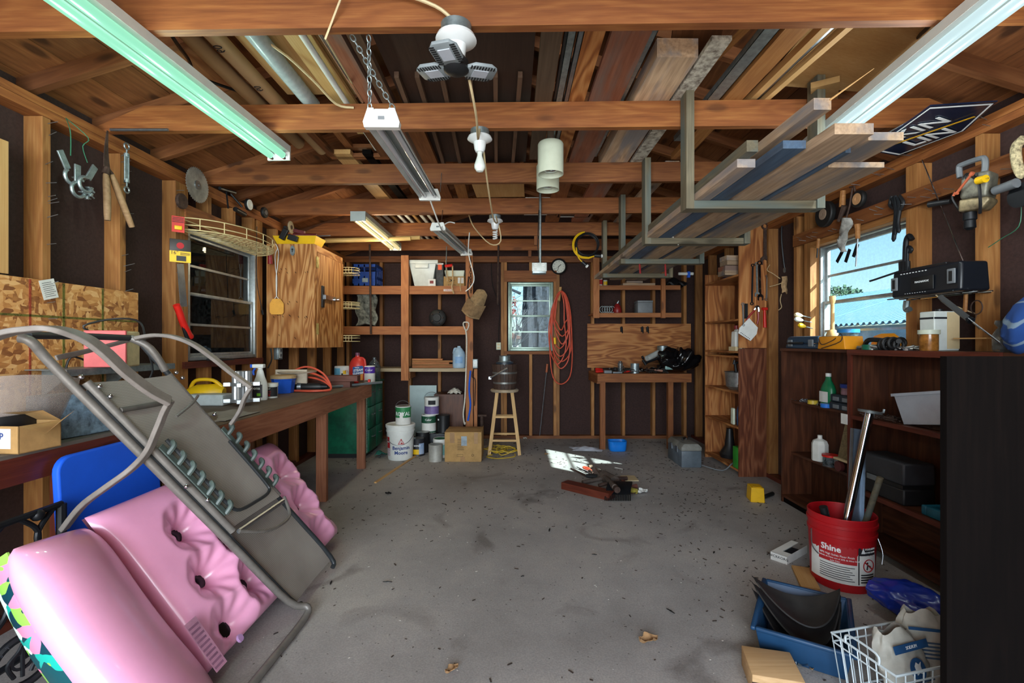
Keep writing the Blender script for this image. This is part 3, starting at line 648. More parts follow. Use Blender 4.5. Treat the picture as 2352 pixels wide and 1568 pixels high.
def chain(name,a,b,par,mat,link=.03,r=.0022,label=None,cat=None):
    a=V(a);b=V(b); d=b-a; n=max(2,int(d.length/(link*.78))); m=M(); fm=frame(a,b)
    for k in range(n):
        x=-d.length/2+(k+.5)*d.length/n; pts=[]
        for j in range(10):
            q=2*PI*j/10; u=link/2*math.cos(q); w=link*.28*math.sin(q); pts.append(fm@V((x+u,w if k%2 else 0,0 if k%2 else w)))
        m.tube(pts,r,5,closed=True)
    return obj(name,m,mat,par,label=label,cat=cat,kind='stuff')
t,fm,L=shop_light('white unlit shop light hung on two chains in front of the second joist',(-.487,1.78,2.075),(-.515,2.98,2.165))
for s,tx in ((-1,-.60),(1,-.535)): chain('chain',fm@V((-L/2,s*.045,.048)),(tx,1.772,2.40),t,m_galv)
m=M(); m.tube([fm@V((L/2,.02,.05)),V((-.50,3.30,2.30)),V((-.5,3.372,2.46))],.002,5); obj('hanging_wire',m,m_galv,t)
t,fm,L=shop_light('short white unlit shop light hung beside the warm lamp near the back',(-.635,4.08,2.235),(-.505,5.28,2.245))
m=M(); m.tube([fm@V((-L/2,0,.05)),(-.62,4.16,2.30),(-.61,4.17,2.42)],.0025,5); m.tube([fm@V((L/2,0,.05)),(-.505,5.2,2.32),(-.5,5.03,2.42)],.0025,5); obj('hanging_wire',m,m_rust,t)
m=M(); m.tube(smooth_path([(-.515,2.98,2.15),(-.50,3.3,2.06),(-.56,3.9,2.16),(-.60,4.05,2.24),(-.55,4.12,2.30),(-.50,4.15,2.30)]),.005,6); obj('linking_cable',m,m_white,label='white cable looping between the two hanging shop lights',cat='cable')
# ---------- ceiling lampholders with their cables
m_porc=pm('porcelain','#d9dcdc',rough=.25,var=.03,coat=.3)
def lampholder(label,x,y,z,s=1.,cable=None):
    t=thing('ceiling_lampholder',label,'lamp',(x,y,z-.14*s))
    m=M(); m.lathe([(.0,z),(.052*s,z),(.052*s,z-.04*s),(0,z-.04*s)],20,(x,y,0)); obj('junction_box',m,m_galv,t)
    m=M(); m.lathe([(.0,z-.04*s),(.065*s,z-.04*s),(.07*s,z-.052*s),(.05*s,z-.064*s),(.036*s,z-.07*s),(.030*s,z-.11*s),(.022*s,z-.125*s),(0,z-.125*s)],28,(x,y,0)); obj('porcelain_base',m,m_porc,t)
    return t,z-.125*s
t,zb=lampholder('white porcelain lampholder with a three winged panel lamp under the first joist',-.20,1.70,ZP-.002,1.05)
zb+=.02; m=M(); m.lathe([(0,zb),(.03,zb),(.045,zb-.02),(.045,zb-.05),(.03,zb-.06),(0,zb-.06)],20,(-.20,1.70,0)); hub=obj('lamp_hub',m,m_black,t)
m_led=pm('led_panel','#aeb4bd',rough=.4,var=.05); m_fin=pm('grey_wing','#7d8588',rough=.45,var=.05)
for a in (160,255,20):
    fm=Mx.Translation((-.20,1.70,zb-.045))@Mx.Rotation(rad(a),4,'Z')@Mx.Rotation(rad(-4),4,'Y')
    m=M().at(fm); m.prism([(.035,-.03),(.06,-.05),(.12,-.05),(.145,-.03),(.145,.03),(.12,.05),(.06,.05),(.035,.03)],.012,-.006); w=obj('lamp_wing',m,m_fin,t,smooth=0,bev=.002)
    m=M().at(fm); m.bx(.06,.115,-.022,.022,-.009,-.0055); obj('led_panel',m,m_led,w,smooth=0)
    m=M().at(fm)
    for k in range(9):
        for sy in (-1,1): m.bx(.045+.0105*k,.049+.0105*k,sy*.028,sy*.046,-.0085,-.0055) if sy>0 else m.bx(.045+.0105*k,.049+.0105*k,-.046,-.028,-.0085,-.0055)
    obj('fins',m,m_black,w,smooth=0,kind='stuff')
t,zb=lampholder('white porcelain lampholder with a bare round bulb under the second joist',-.172,2.535,ZP-.002,.95)
m=M(); m.lathe([(0,zb+.01),(.013,zb+.01),(.014,zb-.02),(.022,zb-.045),(.030,zb-.07),(.029,zb-.085),(.018,zb-.102),(0,zb-.107)],20,(-.172,2.535,0)); obj('bulb',m,pm('milk_glass','#d8ddd6',rough=.15,var=.02,coat=.5),t)
t,zb=lampholder('white porcelain lampholder with a spiral bulb, farthest of the cabled lampholders',-.15,4.2,ZP-.01,1.0)
m=M(); m.tube([V((-.15+.017*math.cos(k*.7),4.2+.017*math.sin(k*.7),zb-.012-.0022*k)) for k in range(34)],.007,6); obj('spiral_bulb',m,m_porc,t)
m=M()
m.tube(smooth_path([(-.60,1.2,2.56),(-.60,1.66,2.50),(-.40,1.667,2.478),(-.27,1.668,2.435),(-.21,1.67,2.39)]),.006,6)
m.tube(smooth_path([(-.19,1.76,2.37),(-.16,1.80,2.24),(-.15,2.0,2.20),(-.165,2.3,2.24),(-.17,2.5,2.38)]),.0055,6)
m.tube(smooth_path([(-.16,2.56,2.37),(-.145,2.7,2.2),(-.13,3.3,2.12),(-.12,3.9,2.24),(-.14,4.15,2.36)]),.0055,6)
m.tube(smooth_path([(-.13,4.2,2.35),(-.10,4.22,2.16),(-.2,4.3,2.15),(-.36,4.5,2.35),(-.42,4.6,2.5)]),.0055,6)
obj('lamp_cable',m,m_romex,label='cream electric cable looping from lampholder to lampholder',cat='cable')
m=M(); m.tube(smooth_path([(-1.25,1.9,2.60),(-1.05,2.1,2.56),(-.97,2.3,2.53),(-.92,2.48,2.50),(-.84,2.52,2.50)]),.006,6); m.tube([(-.61,1.72,2.6),(-.60,1.665,2.46),(-.68,1.73,2.36),(-.80,2.40,2.55)],.004,6)
obj('slack_cable',m,m_romex,label='slack cream cable drooping across the clear sleeve overhead',cat='cable')
# can lamps on a short conduit
m_can=pm('cream_can','#c3c9b4',rough=.4,var=.04)
for x,y,zb_,h,lb in ((.228,2.80,2.245,.185,'cream cylinder spot lamp, nearer of the hanging pair'),(.24,3.18,2.275,.17,'cream cylinder spot lamp, farther of the hanging pair')):
    t=thing('cylinder_lamp',lb,'lamp',(x,y,zb_)); m=M(); m.ring([(.076,zb_),(.076,zb_+h-.01),(.07,zb_+h),(.0,zb_+h),(0,zb_+h-.004),(.068,zb_+h-.006),(.0715,zb_+h-.014),(.0715,zb_)],28,(x,y,0)); obj('shade',m,m_can,t)
    m=M(); m.lathe([(0,zb_+.016),(.03,zb_+.018),(.048,zb_+.03),(.05,zb_+.045),(.02,zb_+.1),(0,zb_+.1)],22,(x,y,0)); obj('reflector_bulb',m,m_chrome,t)
    m=M(); m.tube([(x,y,zb_+h),(x,y,2.60)],.02,12); obj('stem',m,pm('stem_brown','#5c4f44',rough=.5),t)
# conduit drop with outlet box
t=thing('outlet_drop','metal outlet box at the end of a steel conduit hanging from the joists','outlet',(.235,4.12,1.84))
m=M(); m.tube([(.245,4.12,1.92),(.245,4.12,2.6)],.011,12); obj('conduit',m,m_galv,t)
m=M(); m.tube([(.235,4.11,1.95),(.222,4.10,2.1),(.232,4.1,2.4)],.004,6); obj('side_wire',m,m_black,t)
m=M(); m.bx(.175,.295,4.08,4.16,1.85,1.94); b=obj('outlet_box',m,m_galv,t,smooth=0,bev=.004)
m=M(); m.bx(.172,.298,4.074,4.08,1.868,1.942); pl=obj('cover_plate',m,m_wenam,b,smooth=0,bev=.002)
m=M()
for dx in (-.032,.032):
    for dz in (-.018,.018): m.at(Mx.Translation((.235+dx,4.0735,1.905+dz))@Mx.Rotation(PI/2,4,'X')).lathe([(0,.002),(.014,.002),(.014,-.002),(0,-.002)],14); m.at()
obj('sockets',m,m_white,t,kind='stuff')
m=M()
for dx in (-.032,.032):
    for dz in (-.018,.018):
        for e in (-.005,.005): m.bx(.235+dx+e-.001,.235+dx+e+.001,4.0705,4.072,1.905+dz-.004,1.905+dz+.004)
obj('slots',m,m_ink,t,smooth=0)
# ---------- lumber rack of hanging frames
m_=w_rack
for k,(y,xa,xb) in enumerate(((2.485,.90,1.555),(3.335,.93,1.605),(4.145,.95,1.62),(4.995,.962,1.64))):
    zb_=1.93; t=thing('lumber_rack',('nearest','second','third','farthest')[k]+' weathered hanging frame of the lumber rack, counted from the chair end','rack',((xa+xb)/2,y,zb_))
    zt=2.52 if k else 2.6
    bbox('post',xa-.02,xa+.02,y-.09,y-.008,zb_,zt,m_,t); bbox('post',xb-.02,xb+.02,y-.1,y-.018,zb_,zt,m_,t)
    bbox('crossbar',xa+.02,xb-.02,y-.09,y-.012,zb_,zb_+.04,m_,t)
zp=1.972
w_blue=wood('blue_painted','#33465c','#4a6078','#68788a',hv=.1,knots=.2,gray='#3a3f48')
def rp(x0,x1,y0,y1,z,t,mat,lb,dx=0,cat='plank'):
    return plank('rack_plank',(x0+x1)/2,y0,(x0+x1)/2+dx,y1,z,x1-x0,t,mat,lb,cat=cat)
rp(.925,1.0,1.95,5.35,zp,.035,w_wea,'weathered plank at the inner edge of the lumber rack')
rp(1.005,1.09,1.76,5.3,zp,.03,w_blue,'blue painted plank in the bottom layer of the lumber rack')
rp(1.115,1.25,1.64,5.42,zp,.038,w_wea,'thick grey plank with the nearest end on the lumber rack, bottom layer')
rp(1.265,1.285,1.8,5.3,zp,.05,w_blue,'thin dark blue strip standing between planks on the lumber rack')
rp(1.30,1.53,1.95,5.45,zp,.022,w_wea,'widest grey plank on the lumber rack beside the wall')
rp(.93,.975,1.88,4.9,zp+.037,.045,w_rack,'narrow short grey plank on top at the inner edge of the rack')
rp(1.03,1.09,1.62,5.1,zp+.075,.04,w_wea,'upper tilted plank with a splintered end on the lumber rack',dx=-.02)
rp(1.0,1.08,2.1,5.2,zp+.034,.035,w_cedar,'reddish plank in the middle layer of the lumber rack')
rp(1.31,1.44,1.745,5.2,zp+.024,.03,w_wea,'cracked grey plank on top of the widest rack plank')
rp(1.15,1.22,2.3,5.3,zp+.04,.04,w_cedar,'brown upper plank over the thick grey rack plank')
rp(1.46,1.53,2.05,5.0,zp+.024,.02,w_blue,'blue grey strip on top of the widest rack plank')
m=M(); m.tube([(1.085,1.62,2.08),(1.16,1.52,2.13)],[.004,.001],4); obj('splinter',m,w_tan,label='thin pale splinter sticking out of the rack plank',cat='splinter')
for k,(x0,x1,y,lb) in enumerate(((1.72,2.12,3.0,'nearest short pale shingle lying under the roof near the wall plate'),(1.75,2.1,3.18,'middle short pale shingle lying under the roof near the wall plate'),(1.75,2.1,3.5,'farthest short pale shingle lying under the roof near the wall plate'))):
    plank('shingle',x0,y,x1,y+.05,2.392+.003,.1,.02,w_wea,lb,cat='shingle')
m=M()
for dx,k in ((0,1),(.22,2)):
    m.tube(smooth_path([(1.10+dx,4.145-.05,1.975),(1.10+dx,4.09,1.93),(1.105+dx,4.09,1.87-.02*k)]),.008,6)
obj('red_strap',m,pm('red_strap','#8e1a1c',rough=.7),label='dark red strap dangling from the third rack frame',cat='strap')
m=M(); m.tube(smooth_path([(1.07,3.29,1.955),(1.10,3.27,1.985),(1.13,3.28,1.95),(1.15,3.27,1.93)]),.007,6); obj('string_scrap',m,m_rope,label='scrap of white string caught on the second rack frame',cat='string')
for k,(x,y) in enumerate(((.235,5.045),(.20,5.84))): o=bbox('wood_cleat',x,x+.038,y-.02,y+.02,2.29 if not k else 2.31,2.388,w_lum,axis=2); tag(o,('short wood cleat under the joist before the cord coil','short wood cleat under the farthest joist')[k],'cleat')
for a,b,lb in ((P(392,78,1.95),P(455,175,2.35),'black cable under the roof above the green glowing lamp'),(P(2150,40,1.85),P(2085,120,2.2),'black cable under the roof above the pale blue lamp')): m=M(); m.tube(smooth_path([a+V((0,-.2,.12)),a,a.lerp(b,.6)+V((0,0,.01)),b,b+V((.05,.25,.06))]),.008,6); obj('roof_cable',m,m_black,label=lb,cat='cable')
# coil of cord hung on the far joist
t=thing('cord_coil','coiled black and yellow power cord hung on the far joist','cord',(.79,5.0,2.1))
m=M()
for k in range(7):
    r=.115+R.uniform(-.008,.008); m.tube([V((.79+r*math.cos(2*PI*j/28),4.985+.012*(k-3),2.40-.115+r*math.sin(2*PI*j/28))) for j in range(28)],.0055,6,closed=True)
obj('cord_loops',m,m_black,t)
m=M()
for k in range(2):
    m.tube([V((.76+(.115+.012*k)*math.cos(PI*.5+PI*j/16),4.96,2.275+(.125+.012*k)*math.sin(PI*.5+PI*j/16))) for j in range(17)]+[V((.80,4.955,2.145-.01*k)),V((.86,4.955,2.16))],.006,6)
m.tube(smooth_path([(.67,4.955,2.25),(.69,4.95,2.15),(.74,4.95,2.09)]),.006,6)
obj('yellow_cord',m,m_yel,t)
for a,b in (((.86,4.955,2.165),(.93,4.95,2.16)),((.73,4.95,2.10),(.775,4.95,2.06))):
    m=M(); m.tube([a,b],.02,12); p=obj('plug',m,m_black,t); a=V(a);b=V(b); d=(b-a).normalized(); m=M(); m.tube([b,b+d*.02],.019,12); obj('plug_face',m,m_white,p)
# ================= wall with the wide window: benches and what hangs there
t=thing('workbench','dark red-brown workbench with a worn top along the strand board wall','workbench',(-2.0,1.7,0))
bbox('bench_top',-2.18,-1.80,.5,2.27,.835,.85,wood('worn_top','#4f4a45','#6b645c','#837a70',knots=.3),t,axis=1); bbox('apron',-1.84,-1.80,.5,2.27,.735,.835,w_red,t)
for y in (.55,1.95): bbox('leg',-1.90,-1.845,y,y+.05,0,.835,w_red,t)
m=M(); m.bx(-1.80,-1.797,1.60,1.66,.765,.785); obj('tag',m,m_paper,t)
o=bbox('strand_board',XL,XL+.011,.3,2.766,.86,1.543,m_osb,axis=1); tag(o,'orange strand board panel with spray painted lines nailed over the studs','panel')
m_spray=pm('spray_olive','#6e6a2e',rough=.8,var=.3,sc=40,alpha=.75); m_spr2=pm('spray_red','#a5482f',rough=.8,var=.3,sc=40,alpha=.7)
ln=M(); x=XL+.0125
for y in (2.30,2.52): ln.bx(XL+.011,x,y,y+.012,.86,1.54)
ln.bx(XL+.011,x,.4,2.76,1.37,1.38); o2=obj('painted_lines',ln,m_spray,o,smooth=0,kind='stuff')
ln=M(); ln.bx(XL+.011,x,2.14,2.15,.86,1.54); obj('painted_line',ln,m_spr2,o,smooth=0)
o=bbox('ply_offcut',XL,XL+.015,1.2,2.05,1.55,2.12,w_tan,axis=2); tag(o,'tan plywood offcut nailed above the strand board','panel')
t=thing('note_card','white printed card hanging from a nail on the strand board','card',PX(112,665,XL+.03))
fm=Mx.Translation(PX(112,664,XL+.03))@Mx.Rotation(PI/2,4,'Z')@Mx.Rotation(PI/2,4,'X')@Mx.Rotation(rad(16),4,'Z')
m=M().at(fm); m.bx(-.037,.037,-.045,.045,0,.0008); obj('card',m,m_paper,t,smooth=0)
m=M().at(fm)
for k in range(8): m.bx(-.026,.02+.006*(k%3),.03-.009*k,.032-.009*k,.0008,.0012)
obj('print',m,m_ink,t,smooth=0,kind='stuff')
# long workbench
t=thing('workbench','long workbench with a rough apron and timber legs under the wall cabinet','workbench',(-1.8,3.5,0))
bbox('bench_top',-2.18,-1.425,2.30,4.78,.832,.85,wood('worn_top2','#54483e','#70604f','#887560',knots=.4),t,axis=1)
bbox('apron',-1.46,-1.42,2.30,4.80,.712,.846,w_bench,t); bbox('apron',-2.10,-1.46,4.74,4.78,.72,.832,w_bench,t); bbox('apron',-2.18,-1.46,2.30,2.34,.72,.832,w_bench,t)
for y in (3.74,4.72): bbox('leg',-1.545,-1.465,y,y+.04,0,.832 if y<4 else .72,w_bench,t)
bbox('leg',-2.1,-2.06,3.74,3.78,0,.832,w_bench,t)
bbox('floor_rail',-2.18,-2.14,2.4,4.7,0.002,.09,w_red,t)
# ---- battery charger on an angle shelf
t=thing('angle_shelf','grey steel angle shelf on brackets against the strand board','shelf',(-2.1,2.45,1.09))
m=M(); m.bx(-2.178,-1.99,2.12,2.80,1.128,1.132); m.bx(-1.992,-1.988,2.12,2.80,1.10,1.128); obj('angle_rail',m,m_galv,t,smooth=0)
for y in (2.55,2.2):
    m=M().at(Mx.Translation((0,y,0))@Mx.Rotation(PI/2,4,'X')); m.prism([(-2.178,1.126),(-2.02,1.126),(-2.06,1.09),(-2.178,1.0)],.003); obj('bracket',m,m_galv,t,smooth=0)
c=P(262,838,2.36); t=thing('battery_charger','pink-red metal battery charger with cream sides and black leads','charger',(c.x,c.y,1.134),(0,0,rad(12)))
m=M(); m.bx(-.085,.085,-.06,.06,0,.175); obj('case',m,pm('cream_metal','#c9b98f',rough=.5,var=.15),t,bev=.008,loc=True)
m=M(); m.bx(-.088,.088,-.075,-.06,0,.178); obj('front',m,pm('pink_red','#cf6464',rough=.45,var=.08),t,bev=.004,loc=True)
m=M(); m.tube(smooth_path([(-.08,.02,.16),(-.12,-.02,.2),(-.02,.05,.24),(.10,.03,.22),(.14,0,.10),(.16,.02,-.02),(.12,.03,-.1)]),.005,6)
m.tube(smooth_path([(-.10,.0,.02),(-.13,-.09,.05),(-.14,-.1,-.05),(-.05,-.12,-.10),(-.02,-.11,-.2)]),.005,6); obj('leads',m,m_black,t,loc=True,kind='stuff')
# ---- things standing on the near bench
def PB(px,py): return PZ(px,py,.85)
c=PB(20,1032); t=thing('parts_box','open cardboard parts box with a white address label and tape','box',(c.x,c.y,.851),(0,0,rad(-4)))
m=M(); w,d,h,k=.26,.15,.10,.003
for e in ((-w/2,w/2,-d/2,-d/2+k,0,h),(-w/2,w/2,d/2-k,d/2,0,h),(-w/2,-w/2+k,-d/2,d/2,0,h),(w/2-k,w/2,-d/2,d/2,0,h),(-w/2,w/2,-d/2,d/2,0,k)): m.bx(*e)
obj('box_body',m,m_card,t,smooth=0,loc=True)
m=M(); m.add([(-w/2,d/2,h),(w/2,d/2,h),(w/2+.02,-.01,h+.05),(-w/2,-.03,h+.03)],[(0,1,2,3)]); m.add([(w/2,d/2,h),(w/2,-d/2,h),(w/2+.08,-d/2+.02,h-.03),(w/2+.06,d/2,h+.04)],[(0,1,2,3)]); obj('flaps',m,m_card,t,smooth=0,loc=True)
W=wm(t); fm=W@face_m((.015,-d/2-.0005,.055),(1,0,0),(0,0,1))
m=M().at(fm); m.bx(-.10,.085,-.036,.036,0,.0006); lb=obj('label',m,m_paper,t,smooth=0)
text('VI',.04,m_inkb,lb,fm@Mx.Translation((-.062,.012,.0008)),off=.001); text('Jeep',.032,m_inkb,lb,fm@Mx.Translation((.03,.016,.0008)),off=.0008)
text('8125554',.026,m_ink,lb,fm@Mx.Translation((-.005,-.016,.0008)),sx=1.1)
m=M().at(fm); m.bx(-.036,-.008,-.09,.05,.0015,.002); obj('tape',m,pm('packing_tape','#b7ae7e',rough=.3,alpha=.7),t,smooth=0)
a=V((-1.87,1.93,.851)); t=thing('foam_block','dusty blue-grey block beside the cardboard parts box','block',(-1.90,2.06,.851),(0,0,rad(82)))
m=M(); m.bx(-.145,.145,-.055,.055,0,.185); obj('block',m,pm('dusty_blue','#64798a',rough=.95,var=.3,sc=30,bump=.5,col2='#37444f'),t,bev=.006,loc=True)
c=P(120,905,2.02); t=thing('face_shield','clear face shield with a dark headband lying on the bench','face shield',(-2.0,1.9,.851))
def vis(u,v):
    a=rad(-95+120*u); r=.17+.03*v; return V((-1.99+r*math.cos(a)*.75,1.93+r*math.sin(a)*1.25,.90+.20*v+.03*math.sin(PI*u)))
m=M(); m.slab(vis,18,6,.002); obj('visor',m,pm('hazy_visor','#a89c94',rough=.25,var=.06,alpha=.5),t)
m=M(); m.slab(lambda u,v: V((-2.03+.17*math.cos(rad(-120+240*u)),1.83+.16*math.sin(rad(-120+240*u)),.86+.09*v+.03*math.sin(PI*u))),20,3,.006); obj('headband',m,m_black,t)
m=M(); m.ball((-2.05,1.97,.90),.05,14,(1,1.2,.8)); obj('teal_pad',m,pm('teal_glossy','#2b7488',rough=.15,coat=.5),t)
m=M(); m.tube(smooth_path([(-1.95,1.87,.856),(-1.9,1.9,.858),(-1.88,1.93,.857),(-1.93,1.99,.857)]),.005,6); obj('purple_string',m,pm('purple','#6b4a78',rough=.5),label='thin purple cord on the bench between box and blue-grey block',cat='cord')
# ---- hanging on the plate and studs above
def hang(px,py,x): return PX(px,py,x)
t=thing('pipe_clamps','cluster of three galvanised fence clamps hung on green wires','clamps',PX(175,440,-2.12))
cz=PX(175,400,-2.12)
for k,(dy,dz,a) in enumerate(((-.045,.02,.5),(0,-.03,0),(.05,-.0,-.5))):
    fm=Mx.Translation(cz+V((.01*k,dy,dz)))@Mx.Rotation(PI/2,4,'Z')@Mx.Rotation(PI/2,4,'X')@Mx.Rotation(a,4,'Z')
    m=M().at(fm); m.tube([(.035*math.cos(rad(q)),-.045+.035*math.sin(rad(q)),0) for q in range(100,400,20)],.009,6); m.bx(-.02,.012,-.01,.075,-.004,.004); m.bx(.01,.05,-.055,-.047,-.012,.012); m.tube([(.03,-.07,0),(.07,-.07,0)],.004,6); m.box((.045,-.07,0),(.012,.018,.018))
    obj('clamp',m,m_galv,t,bev=.002)
gw=pm('green_wire','#2f6b4f',rough=.5); b_=V((XL+.02,cz.y+.0,2.345))
for dy in (-.04,.05):
    m=M(); m.tube(smooth_path([cz+V((.01,dy,.075)),cz+V((.0,dy*.7,.15)),cz+V((.01,dy*1.1,.2)),b_]),.002,5); obj('wire',m,gw,t)
t=thing('hedge_shears','old hedge shears with wooden handles hanging from the wall plate','shears',PX(262,520,-2.13))
p=lambda px,py,x=-2.13: PX(px,py,x)
m=M(); m.slab(lambda u,v: p(247-6*math.sin(u*2)+4*u,300+85*u)+V((0,(.03*u+.008)*(v-.5),0)),8,2,.004); m.tube([p(246,385),p(242,400)],[.014,.018],8); m.tube([p(246,385),p(258,400)],.008,8); obj('blades',m,m_rust,t)
for a,b,c_ in ((p(243,398),p(246,450),p(247,506)),(p(256,400),p(277,455),p(303,521))):
    m=M(); m.tube([a,a.lerp(b,.4),b,c_.lerp(b,.3),c_],[.012,.016,.017,.016,.014],12); obj('handle',m,wood('handle_wood','#7a5c40','#9a7a58','#b29270',knots=.2) if 'handle_wood' not in MT else MT['handle_wood'],t)
m=M(); m.tube([P(254,298,2.50),P(386,298,2.50)],.0075,10); o=obj('metal_rod',m,m_steel,label='grey metal rod lying across the top of the shears',cat='rod')
t=thing('turnbuckle','galvanised turnbuckle with an eye at each end hanging beside the shears','turnbuckle',PX(290,440,-2.14))
a=PX(291,336,-2.14); b=PX(291,436,-2.14); m=M()
for dy in (-.012,.012): m.tube([a+V((0,dy,-.05)),b+V((0,dy,.05))],.005,8)
m.tube([a+V((0,0,-.04)),a+V((0,0,-.06))],.014,10); m.tube([b+V((0,0,.04)),b+V((0,0,.06))],.014,10); m.tube([a+V((0,0,-.02)),b+V((0,0,.02))],.004,8); obj('body',m,m_galv,t)
for q in (a,b):
    m=M(); m.tube([q+V((0,.017*math.cos(2*PI*k/12),.017*math.sin(2*PI*k/12))) for k in range(12)],.0045,6,closed=True); obj('eye',m,m_galv,t)
def disc_on_wall(name,label,cat,px,py,x,r,th,mat,teeth=0,hub=None,wall=-1):
    c=PX(px,py,x); t=thing(name,label,cat,c-V((0,0,r))); fm=Mx.Translation(c)@Mx.Rotation(PI/2 if wall<0 else -PI/2,4,'Y')
    m=M().at(fm)
    if teeth:
        pts=[]
        for k in range(teeth):
            a0=2*PI*k/teeth; pts+=[((r-.008)*math.cos(a0),(r-.008)*math.sin(a0)),(r*math.cos(a0+.02),r*math.sin(a0+.02)),(r*math.cos(a0+.05),r*math.sin(a0+.05))]
        m.prism(pts,th)
    else: m.lathe([(0,0),(r*.94,0),(r,th*.2),(r,th*.8),(r*.94,th),(0,th)],28)
    d=obj('disc',m,mat,t,smooth=30 if not teeth else 0)
    if hub:
        m=M().at(fm); m.lathe([(0,th),(hub[0],th),(hub[0],th+.004),(hub[0]*.35,th+.004),(hub[0]*.35,th+.001),(0,th+.001)],24); obj('hub',m,hub[1],t)
    return t
m_bl=pm('blade_steel','#9a9d9a',rough=.4,metal=.6,var=.25,sc=7)
disc_on_wall('circular_saw','round circular saw blade with fine teeth hung on the wall plate','saw blade',453,425,-2.14,.118,.003,m_bl,40,(.03,m_steel))
disc_on_wall('circular_saw','stack of grey saw blades hung on the stud below the round blade','saw blades',414,462,-2.16,.05,.02,m_rust)
disc_on_wall('grinding_disc','white centred grinding wheel on the plate past the saw blade','wheel',568,470,-2.13,.048,.02,m_black,0,(.04,m_white))
disc_on_wall('grinding_disc','black rubber wheel on the plate above the wire basket','wheel',604,488,-2.13,.045,.025,m_rub,0,(.02,m_steel))
disc_on_wall('abrasive_disc','tan abrasive disc on the plate beside the yellow tray','disc',667,522,-2.12,.06,.01,pm('tan_disc','#9a8e76',rough=.8),0,(.02,m_rust))
t=thing('iron_bracket','dark iron pulley arm hanging from the plate over the basket','pulley',PX(535,480,-2.12))
m=M(); m.tube([PX(520,440,-2.13),PX(524,478,-2.1)],.006,8); m.tube([PX(530,445,-2.13),PX(556,475,-2.08)],.008,8); m.tube([PX(540,480,-2.1),PX(562,492,-2.1)],.018,10); m.tube([PX(505,432,-2.13),PX(540,442,-2.13)],.012,8); obj('arm',m,m_iron,t)
# corner wire basket hung upside against the header
def wire(m,pts,r=.003): m.tube(pts,r,5)
m_cream=pm('cream_wire','#d3c08e',rough=.4,var=.05)
t=thing('wire_basket','cream half-round wire basket hung from the plate over the window','basket',(-1.98,3.55,1.98))
cz=1.985; yc,L=3.53,.47
def ar(f,z,s=1): a=PI*f; return V((-2.15+.30*s*math.sin(a),yc-L*s*math.cos(a),z))
m=M()
for z in (cz+.075,cz+.03,cz): m.tube([ar(k/24,z) for k in range(25)],.0035,5)
for z in (cz+.075,cz): m.tube([(-2.15,yc-L,z),(-2.15,yc+L,z)],.0035,5)
for k in range(0,25,3): m.tube([ar(k/24,cz),ar(k/24,cz+.075)],.003,5)
for k in range(1,22):
    y=yc-L+2*L*k/22; m.tube([(-2.15,y,cz),(-2.15+.30*math.sqrt(max(0,1-((y-yc)/L)**2)),y,cz)],.0022,4)
for k in range(5): m.tube([ar(j/24,cz-.002,.2+.16*k) for j in range(25)],.002,4)
obj('wires',m,m_cream,t,kind='stuff')
# pruning saw, packets, wire and fly swatter
t=thing('blade_packet','red and yellow packet hanging on the window post','packet',PX(409,530,-2.1)); fm=face_m(PX(409,515,-2.10),(.75,.66,0),(0,0,1)); m=M().at(fm); m.bx(-.033,.033,-.05,.05,0,.003); pk=obj('card',m,m_red,t,smooth=0); m=M().at(fm); m.bx(-.02,.02,-.035,-.01,.003,.012); obj('blister',m,m_yel,pk,smooth=0,bev=.003)
m=M().at(fm)
for k in range(4): m.bx(-.03,.03,.012+.009*k,.016+.009*k,.003,.0036)
obj('print',m,m_ink,pk,smooth=0,kind='stuff')
t=thing('chain_packet','black and yellow clamshell packet on the window post above the saw','packet',PX(413,600,-2.08)); fm=face_m(PX(414,577,-2.08),(.8,.6,0),(0,0,1)); m=M().at(fm); m.bx(-.055,.055,-.02,.075,0,.004); obj('card',m,pm('packet_black','#2a2220',rough=.5),t,smooth=0,bev=.002)
m=M().at(fm); m.bx(-.055,.055,-.07,-.0,.004,.008); yl=obj('yellow_band',m,m_yel,t,smooth=0); m=M().at(fm); m.bx(-.02,.03,-.062,-.03,.008,.012); obj('window',m,m_black,yl,smooth=0)
text('16"',.03,m_ink,yl,fm@Mx.Translation((-.03,-.013,.0085))); m=M().at(fm); m.lathe([(0,.0045),(.02,.0045),(.02,.0055),(0,.0055)],12,(0,.035,0)); obj('badge',m,m_inkr,t)
m=M().at(fm)
for k in range(3): m.bx(.0,.05,-.012-.006*k,-.009-.006*k,.008,.0086)
obj('print',m,m_ink,yl,smooth=0,kind='stuff')
t=thing('pruning_saw','folding pruning saw with a red curved handle hung on the window post','saw',PX(415,770,-2.07))
q=lambda px,py: PX(px,py,-2.08); m=M(); m.slab(lambda u,v: q(414+8*u+ (v-.5)*15,606+98*u),8,2,.003); obj('blade',m,m_steel,t)
m=M(); pts=smooth_path([q(405,700),q(412,716),q(420,740),q(432,766),q(440,776)]); m.tube(pts,[.020,.020]+[.021]*(len(pts)-4)+[.018,.012],10); obj('handle',m,m_red,t)
m=M(); pts=smooth_path([q(420,745),q(430,775),q(443,798)]); m.tube(pts,.012,8); obj('lower_grip',m,m_black,t)
t=thing('fly_swatter','yellow fly swatter on a white wire handle hung beside the cabinet','fly swatter',P(636,720,4.215)); 
m=M(); W_=lambda px,py: P(px,py,4.205); m.tube(smooth_path([W_(633,560),W_(638,570),W_(640,585),W_(637,615),W_(634,640),W_(635,680)]),.0035,5); m.tube(smooth_path([W_(638,570),W_(632,585),W_(633,615),W_(636,640),W_(635,680)]),.0035,5); m.tube([W_(635,680),W_(628,690)],.003,5); m.tube([W_(635,680),W_(643,690)],.003,5); obj('wire_handle',m,m_white,t)
